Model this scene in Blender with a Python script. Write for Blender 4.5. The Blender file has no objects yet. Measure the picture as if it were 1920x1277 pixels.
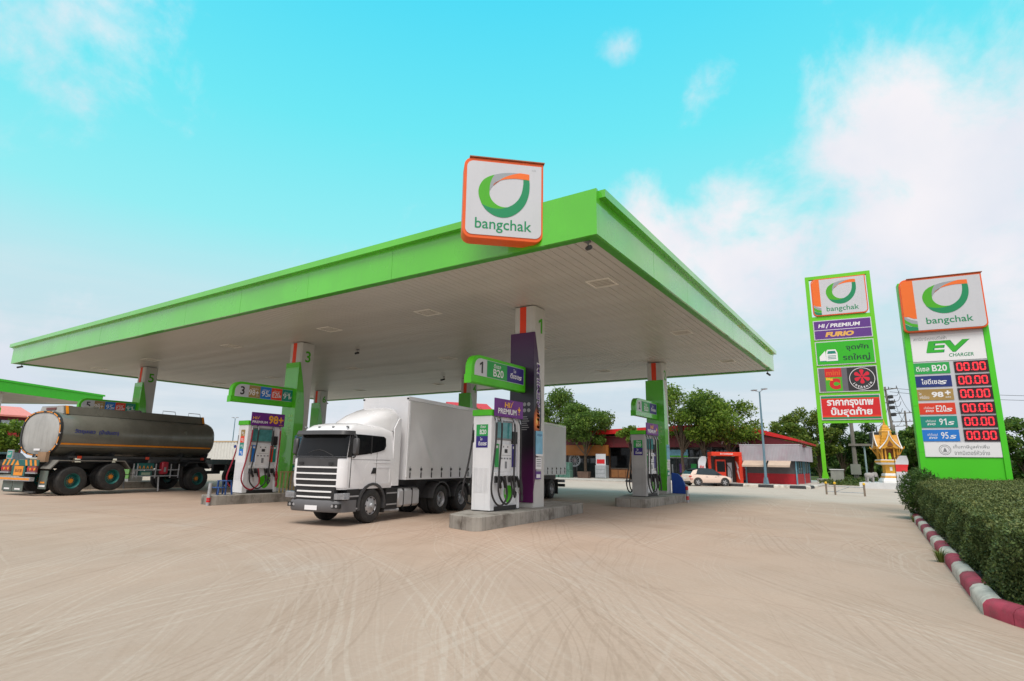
import bpy, bmesh, math, random
import numpy as np
from mathutils import Vector, Matrix
sc = bpy.context.scene
COL = sc.collection
R = math.radians
PI = math.pi

# ------------------------------------------------------------------ camera
def set_camera():
    f, p, r, y = 1077.543, 0.20993922, 0.01624638, -0.58729488
    fw = Vector((math.cos(p)*math.sin(y), math.cos(p)*math.cos(y), math.sin(p)))
    rt = Vector((math.cos(y), -math.sin(y), 0.0))
    up = rt.cross(fw)
    rt2 = rt*math.cos(r) + up*math.sin(r)
    up2 = -rt*math.sin(r) + up*math.cos(r)
    m = Matrix((rt2, up2, -fw)).transposed().to_4x4()
    m.translation = (0, 0, 1.38)
    cd = bpy.data.cameras.new('camera')
    cd.sensor_width = 36.0
    cd.lens = f/1920*36
    cd.clip_start = 0.05
    cd.clip_end = 3000
    o = bpy.data.objects.new('camera', cd)
    COL.objects.link(o)
    o.matrix_world = m
    sc.camera = o
set_camera()

sc.view_settings.view_transform = 'Standard'
sc.view_settings.look = 'None'
sc.view_settings.gamma = 1.0
sc.view_settings.use_curve_mapping = False
sc.view_settings.exposure = 0.0
sc.render.engine = 'CYCLES'
sc.cycles.use_denoising = True
sc.cycles.max_bounces = 8
sc.cycles.diffuse_bounces = 4
sc.cycles.transparent_max_bounces = 8

def S(r, g, b):
    def c(v):
        v /= 255.0
        return v/12.92 if v <= 0.04045 else ((v+0.055)/1.055)**2.4
    return (c(r), c(g), c(b))

class NT:
    """small helper to wire shader nodes"""
    def __init__(s, tree): s.t = tree
    def n(s, typ, **kw):
        nd = s.t.nodes.new(typ)
        for k, v in kw.items():
            if k in ('inp',):
                for kk, vv in v.items(): s.set(nd, kk, vv)
            else: setattr(nd, k, v)
        return nd
    def set(s, nd, key, val):
        sock = nd.inputs[key]
        if isinstance(val, bpy.types.NodeSocket): s.t.links.new(val, sock)
        elif isinstance(val, tuple) and len(val) == 3 and sock.type == 'RGBA': sock.default_value = (*val, 1)
        else: sock.default_value = val
    def math(s, op, a, b=0.0, c=None, clamp=False):
        nd = s.t.nodes.new('ShaderNodeMath'); nd.operation = op; nd.use_clamp = clamp
        s.set(nd, 0, a); s.set(nd, 1, b)
        if c is not None: s.set(nd, 2, c)
        return nd.outputs[0]
    def vmath(s, op, a, b=(0, 0, 0)):
        nd = s.t.nodes.new('ShaderNodeVectorMath'); nd.operation = op
        s.set(nd, 0, a); s.set(nd, 1, b)
        return nd.outputs['Value'] if op in ('DOT_PRODUCT', 'LENGTH', 'DISTANCE') else nd.outputs[0]
    def mix(s, fac, a, b, blend='MIX'):
        nd = s.t.nodes.new('ShaderNodeMix'); nd.data_type = 'RGBA'; nd.blend_type = blend
        s.set(nd, 0, fac)
        for i, v in ((6, a), (7, b)):
            if isinstance(v, bpy.types.NodeSocket): s.t.links.new(v, nd.inputs[i])
            else: nd.inputs[i].default_value = (*v, 1)
        return nd.outputs[2]
    def noise(s, vec, scale, detail=4.0, rough=0.55, dim='3D', w=None, dist=0.0):
        nd = s.t.nodes.new('ShaderNodeTexNoise'); nd.noise_dimensions = dim
        if vec is not None: s.set(nd, 'Vector', vec)
        if w is not None: s.set(nd, 'W', w)
        s.set(nd, 'Scale', scale); s.set(nd, 'Detail', detail); s.set(nd, 'Roughness', rough); s.set(nd, 'Distortion', dist)
        return nd.outputs['Fac']
    def smooth(s, v, lo, hi, a=0.0, b=1.0):
        nd = s.t.nodes.new('ShaderNodeMapRange'); nd.interpolation_type = 'SMOOTHSTEP'
        s.set(nd, 0, v); s.set(nd, 1, lo); s.set(nd, 2, hi); s.set(nd, 3, a); s.set(nd, 4, b)
        return nd.outputs[0]

# ------------------------------------------------------------------ sky and sun
SUN_EL, SUN_AZ = R(60), R(155)          # azimuth clockwise from +y
def set_sky():
    w = bpy.data.worlds.new('World'); sc.world = w; w.use_nodes = True
    t = w.node_tree; t.nodes.clear(); N = NT(t)
    tc = N.n('ShaderNodeTexCoord')
    d = N.vmath('NORMALIZE', tc.outputs['Generated'])
    sep = N.n('ShaderNodeSeparateXYZ', inp={0: d})
    z = N.math('MAXIMUM', sep.outputs[2], 0.0)
    nish = N.n('ShaderNodeTexSky')
    nish.sky_type = 'NISHITA'; nish.sun_disc = False
    nish.sun_elevation = SUN_EL; nish.sun_rotation = SUN_AZ
    nish.air_density = 1.0; nish.dust_density = 2.0; nish.ozone_density = 1.0
    sky_n = N.vmath('SCALE', nish.outputs[0]); sky_n.node.inputs[3].default_value = 0.06
    ramp = N.n('ShaderNodeValToRGB', inp={0: z})
    cr = ramp.color_ramp
    pts = [(0.0, S(214, 225, 233)), (0.10, S(210, 225, 236)), (0.24, S(200, 234, 242)), (0.36, S(152, 243, 249)), (0.52, S(114, 238, 251)), (0.70, S(78, 224, 253)), (1.0, S(66, 210, 250))]
    cr.elements[0].position = 0; cr.elements[0].color = (*pts[0][1], 1)
    cr.elements[1].position = 1; cr.elements[1].color = (*pts[-1][1], 1)
    for p, c in pts[1:-1]:
        e = cr.elements.new(p); e.color = (*c, 1)
    base = N.mix(0.06, ramp.outputs[0], sky_n)
    # cloud field: noise on a plane overhead plus a few big cumulus banks
    den = N.math('ADD', z, 0.22)
    px = N.math('DIVIDE', sep.outputs[0], den); py = N.math('DIVIDE', sep.outputs[1], den)
    pv = N.n('ShaderNodeCombineXYZ', inp={0: px, 1: py, 2: 0.0}).outputs[0]
    n1 = N.noise(pv, 1.5, 9, 0.58, dist=0.25)
    n2 = N.noise(d, 5.5, 9, 0.6, dist=0.3)
    nn = N.math('ADD', N.math('MULTIPLY', n1, 0.50), N.math('MULTIPLY', n2, 0.62))
    def bump(v, width):
        dd = N.vmath('DISTANCE', d, v)
        return N.smooth(dd, 0.0, width, 1.0, 0.0)
    field = None
    for v, wd, k in BUMPS:
        b = N.math('MULTIPLY', bump(v, wd), k)
        field = b if field is None else N.math('ADD', field, b)
    # near-full cloud added out of view (behind and overhead) to whiten the light
    back = N.smooth(N.vmath('DOT_PRODUCT', d, (-0.554*0.8, 0.832*0.8, 0.6)), 0.765, 0.52, 0.0, 0.42)
    field = N.math('ADD', field, back)
    low = N.smooth(z, 0.42, 0.02, 0.0, 0.10)
    tot = N.math('ADD', N.math('ADD', nn, field), low)
    cl = N.smooth(tot, 0.64, 0.86)
    shade = N.smooth(N.noise(d, 3.0, 5, 0.5), 0.35, 0.65)
    ccol = N.mix(shade, S(226, 232, 243), S(247, 244, 248))
    hz = N.smooth(z, 0.02, 0.30, 0.55, 0.0)
    ccol = N.mix(hz, ccol, S(206, 219, 232))
    # thin streaky veil near the horizon
    sv = N.n('ShaderNodeCombineXYZ', inp={0: sep.outputs[0], 1: sep.outputs[1], 2: N.math('MULTIPLY', sep.outputs[2], 9.0)}).outputs[0]
    veil = N.smooth(N.noise(sv, 3.2, 6, 0.55), 0.42, 0.68)
    veil = N.math('MULTIPLY', veil, N.smooth(z, 0.34, 0.03, 0.0, 0.75))
    base = N.mix(veil, base, S(226, 233, 239))
    col = N.mix(cl, base, ccol)
    bg = N.n('ShaderNodeBackground', inp={0: col, 1: 1.0})
    out = N.n('ShaderNodeOutputWorld', inp={0: bg.outputs[0]})
    sd = bpy.data.lights.new('sun', 'SUN'); sd.energy = 2.9; sd.angle = R(30); sd.color = (1.0, 0.95, 0.88)
    so = bpy.data.objects.new('sun', sd); COL.objects.link(so)
    dirv = Vector((math.sin(SUN_AZ)*math.cos(SUN_EL), math.cos(SUN_AZ)*math.cos(SUN_EL), math.sin(SUN_EL)))
    so.rotation_euler = dirv.to_track_quat('Z', 'Y').to_euler()
    so.location = dirv*60
BUMPS = [((0.3, 0.85, 0.44), 0.0001, 0.0)]
# ------------------------------------------------------------------ materials
_M = {}
def mat(name, col, rough=0.55, metal=0.0, var=0.06, vs=3.0, bump=0.0, bs=60.0, coat=0.0, streak=0.0, dirt=0.0, dcol=(0.16, 0.13, 0.10), ds=2.0, emit=None, spec=0.5, world=False):
    if name in _M: return _M[name]
    m = bpy.data.materials.new(name); m.use_nodes = True
    t = m.node_tree; N = NT(t); b = t.nodes['Principled BSDF']
    if world:
        vec = N.n('ShaderNodeNewGeometry').outputs['Position']
    else:
        vec = N.n('ShaderNodeTexCoord').outputs['Object']
    c = col
    if var:
        f = N.noise(vec, vs, 5, 0.6)
        lo = tuple(x*(1-var) for x in col); hi = tuple(min(1, x*(1+var)) for x in col)
        c = N.mix(N.smooth(f, 0.3, 0.7), lo, hi)
    if streak:
        mp = N.n('ShaderNodeMapping', inp={0: vec}); mp.inputs['Scale'].default_value = (14, 14, 0.7)
        f = N.smooth(N.noise(mp.outputs[0], 1.0, 5, 0.6), 0.48, 0.75, 0.0, streak)
        c = N.mix(f, c, dcol)
    if dirt:
        f = N.smooth(N.noise(vec, ds, 7, 0.65), 0.45, 0.75, 0.0, dirt)
        c = N.mix(f, c, dcol)
    N.set(b, 'Base Color', c)
    rv = N.noise(vec, vs*2.7, 3, 0.5)
    N.set(b, 'Roughness', N.smooth(rv, 0.2, 0.8, max(0.02, rough-0.06), min(1, rough+0.08)))
    b.inputs['Metallic'].default_value = metal
    b.inputs['Coat Weight'].default_value = coat
    b.inputs['Specular IOR Level'].default_value = spec
    if bump:
        h = N.noise(vec, bs, 4, 0.6)
        bn = N.n('ShaderNodeBump', inp={'Height': h, 'Strength': bump, 'Distance': 0.01})
        N.set(b, 'Normal', bn.outputs[0])
    if emit:
        b.inputs['Emission Color'].default_value = (*emit[0], 1); b.inputs['Emission Strength'].default_value = emit[1]
    _M[name] = m
    return m

def leafmat(name, dark, mid, light, trans=0.25, rough=0.55):
    if name in _M: return _M[name]
    m = bpy.data.materials.new(name); m.use_nodes = True
    t = m.node_tree; N = NT(t); b = t.nodes['Principled BSDF']
    g = N.n('ShaderNodeNewGeometry')
    rp = N.n('ShaderNodeValToRGB', inp={0: g.outputs['Random Per Island']})
    e = rp.color_ramp.elements
    e[0].position = 0; e[0].color = (*dark, 1); e[1].position = 1; e[1].color = (*light, 1)
    k = e.new(0.55); k.color = (*mid, 1)
    f = N.noise(g.outputs['Position'], 0.55, 3, 0.5)
    c = N.mix(N.smooth(f, 0.35, 0.7, 0.0, 0.45), rp.outputs[0], mid)
    N.set(b, 'Base Color', c); b.inputs['Roughness'].default_value = rough
    b.inputs['Specular IOR Level'].default_value = 0.3
    tr = N.n('ShaderNodeBsdfTranslucent', inp={0: c})
    mx = N.n('ShaderNodeMixShader', inp={0: trans, 1: b.outputs[0], 2: tr.outputs[0]})
    t.links.new(mx.outputs[0], t.nodes['Material Output'].inputs[0])
    _M[name] = m
    return m

def glassmat(name, col, rough=0.05):
    return mat(name, col, rough, 0.0, var=0.0, spec=0.8)

GREEN = mat('green_panel', S(84, 192, 28), 0.30, var=0.08, vs=0.5, streak=0.10, dcol=(0.10, 0.22, 0.06), bump=0.05, bs=1.3, coat=0.9)
GREEN_DK = mat('green_trim', S(58, 150, 22), 0.42, var=0.05)
LIME = mat('lime_paint', S(78, 195, 15), 0.45)
WHITE = mat('white_paint', (0.78, 0.79, 0.80), 0.42, var=0.03, streak=0.05)
OFFWHITE = mat('offwhite_panel', (0.62, 0.62, 0.61), 0.5, var=0.03, streak=0.10)
PRINTW = mat('white_print', (0.80, 0.80, 0.81), 0.5, var=0.0)
ORANGE = mat('orange_paint', S(228, 92, 20), 0.42, var=0.03)
RED_O = mat('orange_red_print', S(232, 62, 22), 0.5, var=0.03)
SIGNW = mat('sign_face_white', (0.56, 0.57, 0.60), 0.35, var=0.02, vs=1.0, streak=0.03)
TEAL_G = mat('logo_dark_green', S(0, 134, 84), 0.45, var=0.02)
LIME_G = mat('logo_lime', S(68, 168, 12), 0.45, var=0.02)
GREY_L = mat('logo_grey', S(150, 156, 160), 0.45, var=0.02)
ORANGE_L = mat('logo_orange', S(234, 108, 26), 0.45, var=0.02)
P_GREEN = mat('print_green', S(34, 160, 72), 0.5, var=0.02)
P_NAVY = mat('print_navy', S(46, 32, 122), 0.5, var=0.02)
P_NAVY2 = mat('print_blue_navy', S(24, 46, 118), 0.5, var=0.02)
P_GOLD = mat('print_gold', S(168, 138, 82), 0.4, metal=0.25, var=0.12, vs=2)
P_BLUE = mat('print_blue', S(24, 118, 205), 0.5, var=0.02)
P_TEAL = mat('print_teal', S(14, 138, 122), 0.5, var=0.02)
P_RED = mat('print_red', S(200, 24, 30), 0.5, var=0.03)
P_PURPLE = mat('print_purple', S(104, 22, 130), 0.45, var=0.06)
P_VIOLET = mat('print_violet', S(92, 48, 132), 0.5, var=0.03)
P_YELLOW = mat('print_yellow', S(245, 178, 40), 0.5, var=0.03)
P_BLACK = mat('print_black', (0.02, 0.02, 0.022), 0.5, var=0.0)
P_GREY = mat('print_grey', (0.22, 0.23, 0.24), 0.5, var=0.0)
P_SKY = mat('print_sky_blue', S(120, 178, 205), 0.45, var=0.15, vs=4)
BLACK = mat('black_plastic', (0.018, 0.018, 0.019), 0.45, var=0.1)
RUBBER = mat('rubber', (0.022, 0.022, 0.022), 0.75, var=0.15, vs=8, dirt=0.35, dcol=(0.10, 0.085, 0.07), ds=6)
HOSE = mat('black_hose', (0.025, 0.023, 0.024), 0.5, var=0.1)
HOSE_R = mat('red_hose', S(150, 22, 48), 0.5, var=0.1)
STEEL = mat('steel', (0.55, 0.55, 0.56), 0.32, 0.85, var=0.08)
ALU = mat('alloy_rim', (0.42, 0.42, 0.43), 0.5, 0.45, var=0.12)
GALV = mat('galvanised', (0.42, 0.44, 0.46), 0.5, 0.5, var=0.15, vs=9)
DKMETAL = mat('dark_metal', (0.05, 0.05, 0.052), 0.5, 0.3, var=0.15)
TEALGLASS = mat('teal_display_glass', S(70, 140, 140), 0.12, var=0.25, vs=5, spec=0.7)
DKGLASS = mat('dark_glass', (0.008, 0.009, 0.010), 0.10, var=0.0, spec=0.22)
SHOPGLASS = mat('shop_glass', (0.03, 0.035, 0.036), 0.08, var=0.3, vs=1.5, spec=0.7)

# ------------------------------------------------------------------ geometry helpers
class MB:
    def __init__(s): s.v = []; s.f = []; s.mi = []; s.cur = 0
    def use(s, i): s.cur = i; return s
    def add(s, vs, fs):
        o = len(s.v); s.v.extend(tuple(v) for v in vs)
        for f in fs: s.f.append(tuple(i+o for i in f)); s.mi.append(s.cur)
        return s
    def box(s, x0, x1, y0, y1, z0, z1):
        return s.add([(x0,y0,z0),(x1,y0,z0),(x1,y1,z0),(x0,y1,z0),(x0,y0,z1),(x1,y0,z1),(x1,y1,z1),(x0,y1,z1)],
              [(0,3,2,1),(4,5,6,7),(0,1,5,4),(1,2,6,5),(2,3,7,6),(3,0,4,7)])
    def prism(s, poly, axis, a, b):
        n = len(poly)
        if axis == 'z': P = lambda u, v, w: (u, v, w)
        elif axis == 'y': P = lambda u, v, w: (u, w, v)
        else: P = lambda u, v, w: (w, u, v)
        vs = [P(u, v, a) for u, v in poly]+[P(u, v, b) for u, v in poly]
        fs = [tuple(range(n)), tuple(range(n, 2*n))]+[(i, (i+1) % n, n+(i+1) % n, n+i) for i in range(n)]
        return s.add(vs, fs)
    def ring(s, c, d, r, n, ref=None):
        d = Vector(d).normalized()
        if ref is None: ref = Vector((0, 0, 1)) if abs(d.z) < 0.9 else Vector((1, 0, 0))
        u = d.cross(ref).normalized(); w = d.cross(u)
        return [Vector(c)+u*(r*math.cos(2*PI*i/n))+w*(r*math.sin(2*PI*i/n)) for i in range(n)]
    def cyl(s, p0, p1, r0, r1=None, n=12):
        r1 = r0 if r1 is None else r1
        d = Vector(p1)-Vector(p0)
        vs = s.ring(p0, d, r0, n)+s.ring(p1, d, r1, n)
        fs = [tuple(range(n)), tuple(range(n, 2*n))]+[(i, (i+1) % n, n+(i+1) % n, n+i) for i in range(n)]
        return s.add(vs, fs)
    def tube(s, pts, r, n=6, sub=4, r1=None):
        P = [Vector(p) for p in pts]
        if sub > 1 and len(P) > 2:
            Q = []
            for i in range(len(P)-1):
                a = P[max(i-1, 0)]; b = P[i]; c = P[i+1]; e = P[min(i+2, len(P)-1)]
                for k in range(sub):
                    t = k/sub
                    Q.append(0.5*((2*b)+(c-a)*t+(2*a-5*b+4*c-e)*t*t+(3*b-a-3*c+e)*t**3))
            Q.append(P[-1]); P = Q
        rings = []
        for i, p in enumerate(P):
            d = P[min(i+1, len(P)-1)]-P[max(i-1, 0)]
            if d.length < 1e-6: d = Vector((0, 0, 1))
            rr = r if r1 is None else r+(r1-r)*i/(len(P)-1)
            rings.append(s.ring(p, d, rr, n, Vector((0.31, 0.52, 0.79)).normalized()))
        return s.loft(rings)
    def loft(s, rings, closed=True, caps=True):
        n = len(rings[0]); vs = [tuple(p) for r in rings for p in r]; fs = []
        for k in range(len(rings)-1):
            for i in range(n if closed else n-1):
                j = (i+1) % n
                fs.append((k*n+i, k*n+j, (k+1)*n+j, (k+1)*n+i))
        if caps and closed:
            fs.append(tuple(range(n))); fs.append(tuple(range((len(rings)-1)*n, len(rings)*n)))
        return s.add(vs, fs)
    def lathe(s, prof, c=(0, 0, 0), axis='z', n=20):
        rings = []
        for r, h in prof:
            ring = []
            for i in range(n):
                a = 2*PI*i/n; u = r*math.cos(a); w = r*math.sin(a)
                if axis == 'z': q = (c[0]+u, c[1]+w, c[2]+h)
                elif axis == 'x': q = (c[0]+h, c[1]+u, c[2]+w)
                else: q = (c[0]+u, c[1]+h, c[2]+w)
                ring.append(q)
            rings.append(ring)
        return s.loft(rings, caps=False)
    def build(s, name, m, parent=None, smooth=None, bevel=0.0, loc=None, rz=0.0, fix=True, seg=1):
        me = bpy.data.meshes.new(name)
        me.from_pydata(s.v, [], s.f)
        ms = m if isinstance(m, (list, tuple)) else [m]
        for x in ms: me.materials.append(x)
        if len(ms) > 1: me.polygons.foreach_set('material_index', s.mi)
        if fix or bevel:
            bm = bmesh.new(); bm.from_mesh(me)
            if bevel:
                bmesh.ops.remove_doubles(bm, verts=bm.verts, dist=1e-5)
                bmesh.ops.recalc_face_normals(bm, faces=bm.faces)
                es = [e for e in bm.edges if len(e.link_faces) == 2 and e.calc_face_angle() > R(28)]
                bmesh.ops.bevel(bm, geom=es, offset=bevel, segments=seg, affect='EDGES', profile=0.6, clamp_overlap=True)
            bmesh.ops.recalc_face_normals(bm, faces=bm.faces)
            bm.to_mesh(me); bm.free()
        if smooth:
            me.shade_smooth(); me.set_sharp_from_angle(angle=R(smooth))
        return link(name, me, parent, loc, rz)

def link(name, me, parent=None, loc=None, rz=0.0):
    o = bpy.data.objects.new(name, me); COL.objects.link(o)
    if parent is not None: o.parent = parent
    if loc is not None: o.location = loc
    if rz: o.rotation_euler = (0, 0, rz)
    return o

def thing(name, label, cat, loc=(0, 0, 0), rz=0.0, group=None, scale=None):
    o = bpy.data.objects.new(name, None); COL.objects.link(o)
    o.empty_display_size = 0.2
    o.location = loc; o.rotation_euler = (0, 0, rz)
    if scale: o.scale = (scale,)*3
    o['label'] = label; o['category'] = cat
    if group: o['group'] = group
    return o
def tag(o, label, cat, group=None):
    o['label'] = label; o['category'] = cat
    if group: o['group'] = group
    return o
def struct(o): o['kind'] = 'structure'; return o
def stuff(o): o['kind'] = 'stuff'; return o

def kids(o): return [c for c in COL.objects if c.parent == o]
def dup(root, loc=None, rz=None, label=None, parent=None):
    tree = {}
    for c in COL.objects:
        if c.parent: tree.setdefault(c.parent, []).append(c)
    def rec(o, par):
        c = o.copy(); COL.objects.link(c)
        if par is not None: c.parent = par
        for ch in tree.get(o, []): rec(ch, c)
        return c
    r = rec(root, parent)
    if loc is not None: r.location = loc
    if rz is not None: r.rotation_euler = (0, 0, rz)
    if label: r['label'] = label
    return r

_T = {}
def text_mesh(body, bold=0.0):
    key = (body, bold)
    if key in _T: return _T[key]
    if body in ('1', '91'):       # the built-in font draws its figure one as a bare bar: give it a flag
        one = np.array([(0.17, 0.5), (0.04, 0.5), (-0.30, 0.30), (-0.30, 0.12), (-0.04, 0.26), (-0.04, -0.5), (0.17, -0.5)]); fs = [tuple(range(7))]
        a = np.column_stack([one, np.zeros(7)]); ext = np.array([0.47, 1.0, 0])
        if body == '91':
            n9, f9, e9 = text_mesh('9', bold); k = e9[0]/e9[1]
            q = n9.copy(); q[:, 0] = q[:, 0]*k-0.33; a = a+np.array([0.42, 0, 0]); fs = [tuple(f) for f in f9]+[tuple(i+len(q) for i in range(7))]
            a = np.concatenate([q, a]); ext = np.array([np.ptp(a[:, 0]), 1.0, 0])
        lo = a.min(0); hi = a.max(0); a = (a-(lo+hi)/2)/np.maximum(hi-lo, 1e-6)
        _T[key] = (a, fs, ext); return _T[key]
    c = bpy.data.curves.new('lettering', 'FONT'); c.body = body; c.size = 1.0; c.offset = bold
    c.resolution_u = 3; c.align_x = 'CENTER'; c.space_line = 0.95
    o = bpy.data.objects.new('lettering', c); COL.objects.link(o)
    me = bpy.data.meshes.new_from_object(o)
    n = len(me.vertices); a = np.empty(n*3, 'f'); me.vertices.foreach_get('co', a); a = a.reshape(-1, 3)
    fs = [tuple(p.vertices) for p in me.polygons]
    COL.objects.unlink(o); bpy.data.objects.remove(o); bpy.data.curves.remove(c); bpy.data.meshes.remove(me)
    lo = a.min(0); hi = a.max(0)
    a = (a-(lo+hi)/2)/np.maximum(hi-lo, 1e-6)
    _T[key] = (a, fs, (hi-lo))
    return _T[key]
def text(parent, body, w, h, loc, m, face='front', bold=0.012, shear=0.0, name='lettering', tilt=0.0):
    """flat lettering fitted into w x h (w or h None keeps the natural proportion), facing local -y (front), +x (right), -x (left), +y (back)"""
    a, fs, ext = text_mesh(body, bold)
    if w is None: w = h*ext[0]/ext[1]
    if h is None: h = w*ext[1]/ext[0]
    x = a[:, 0]*w+a[:, 1]*h*shear; z = a[:, 1]*h
    if tilt: x, z = x*math.cos(tilt)-z*math.sin(tilt), x*math.sin(tilt)+z*math.cos(tilt)
    v = np.stack([x, np.zeros_like(x), z], 1)
    me = bpy.data.meshes.new(name); me.from_pydata(v.tolist(), [], fs); me.materials.append(m)
    return link(name, me, parent, loc, {'front': 0, 'right': PI/2, 'back': PI, 'left': -PI/2}[face])
def plate(parent, name, w, h, loc, m, face='front', t=0.006, bevel=0.0, poly=None):
    """thin board w x h centred on loc"""
    b = MB()
    if poly: b.prism(poly, 'y', -t, 0)
    else: b.box(-w/2, w/2, -t, 0, -h/2, h/2)
    return b.build(name, m, parent, loc=loc, rz={'front': 0, 'right': PI/2, 'back': PI, 'left': -PI/2}[face], bevel=bevel)
def rrect(x0, x1, z0, z1, rs, n=6):
    """rounded rectangle, rs = radii (bottom-left, bottom-right, top-right, top-left)"""
    out = []
    for (cx, cz, a0, r) in ((x0, z0, 180, rs[0]), (x1, z0, 270, rs[1]), (x1, z1, 0, rs[2]), (x0, z1, 90, rs[3])):
        sx = 1 if cx == x0 else -1; sz = 1 if cz == z0 else -1
        if r <= 0: out.append((cx, cz)); continue
        ox, oz = cx+sx*r, cz+sz*r
        for i in range(n+1):
            a = R(a0+90*i/n); out.append((ox+r*math.cos(a), oz+r*math.sin(a)))
    return out

LOGO = {
 'logo_dark_green': [(766,343),(828,343),(832,400),(825,500),(790,610),(725,700),(640,760),(555,780),(470,765),(390,715),(340,650),(400,675),(470,688),(540,685),(600,665),(660,630),(715,570),(750,490),(765,400)],
 'logo_lime': [(340,650),(310,570),(303,500),(318,440),(350,385),(400,345),(465,315),(440,360),(420,430),(415,500),(420,555),(450,610),(500,650),(555,666),(600,665),(540,685),(470,688),(400,675)],
 'logo_grey': [(465,315),(550,290),(640,278),(715,276),(640,300),(560,340),(500,390),(450,440),(415,500),(420,430),(440,360)],
 'logo_orange': [(715,276),(740,273),(828,278),(828,343),(766,340),(690,338),(600,350),(520,375),(465,410),(450,440),(500,390),(560,340),(640,300)]}
def smooth_poly(P):
    """round the gentle bends of an outline, keep its sharp corners"""
    n = len(P); V = [Vector((*q, 0)) for q in P]; out = []
    ang = []
    for i in range(n):
        a = (V[i]-V[i-1]).normalized(); b = (V[(i+1) % n]-V[i]).normalized(); ang.append(a.dot(b) < 0.80)
    for i in range(n):
        b, c = V[i], V[(i+1) % n]
        a = b-(c-b) if ang[i] else V[i-1]; e = c+(c-b) if ang[(i+1) % n] else V[(i+2) % n]
        for k in range(4):
            t = k/4; q = 0.5*((2*b)+(c-a)*t+(2*a-5*b+4*c-e)*t*t+(3*b-a-3*c+e)*t**3); out.append((q.x, q.y))
    return out
def leaf_logo(parent, cx, cz, h, y, wscale=1.0):
    k = h/507.0
    b = MB(); ms = []
    for i, (n, poly) in enumerate(LOGO.items()):
        b.use(i); ms.append(_M[n])
        b.prism([((u-566)*k*wscale, -(v-527)*k) for u, v in smooth_poly(poly)], 'y', -0.006, 0.0)
    return b.build('leaf_emblem', ms, parent, loc=(cx, y, cz))

def leaves(name, parent, pts, smin, smax, m, seed, up=0.35, aspect=0.5, loc=None):
    rg = np.random.default_rng(seed); n = len(pts)
    d = rg.normal(size=(n, 3)); d /= np.linalg.norm(d, axis=1)[:, None]
    nr = rg.normal(size=(n, 3)); nr[:, 2] += up*2.5
    w = np.cross(d, nr); w /= np.linalg.norm(w, axis=1)[:, None]+1e-9
    L = rg.uniform(smin, smax, n)[:, None]
    v = np.stack([pts-d*L*0.5, pts+w*L*aspect*0.5+d*L*0.05, pts+d*L*0.5, pts-w*L*aspect*0.5+d*L*0.05], 1).reshape(-1, 3)
    me = bpy.data.meshes.new(name)
    me.vertices.add(n*4); me.vertices.foreach_set('co', v.astype('f').ravel())
    me.loops.add(n*4); me.loops.foreach_set('vertex_index', np.arange(n*4, dtype='i'))
    me.polygons.add(n); me.polygons.foreach_set('loop_start', np.arange(0, n*4, 4, dtype='i'))
    me.polygons.foreach_set('loop_total', np.full(n, 4, 'i'))
    me.update(calc_edges=True); me.materials.append(m)
    return link(name, me, parent, loc)
BUMPS = [((0.15, 0.90, 0.42), 0.27, 0.26), ((0.07, 0.94, 0.30), 0.26, 0.17), ((-0.25, 0.88, 0.38), 0.19, 0.21), ((-0.35, 0.85, 0.38), 0.14, 0.19), ((-0.13, 0.93, 0.30), 0.24, 0.19), ((-0.45, 0.86, 0.27), 0.20, 0.15), ((-0.29, 0.72, 0.62), 0.075, 0.24), ((-0.21, 0.80, 0.56), 0.10, 0.17), ((-0.01, 0.88, 0.47), 0.13, 0.20), ((-0.82, 0.24, 0.54), 0.22, 0.12), ((-0.87, 0.20, 0.45), 0.25, 0.10)]
set_sky()

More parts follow.
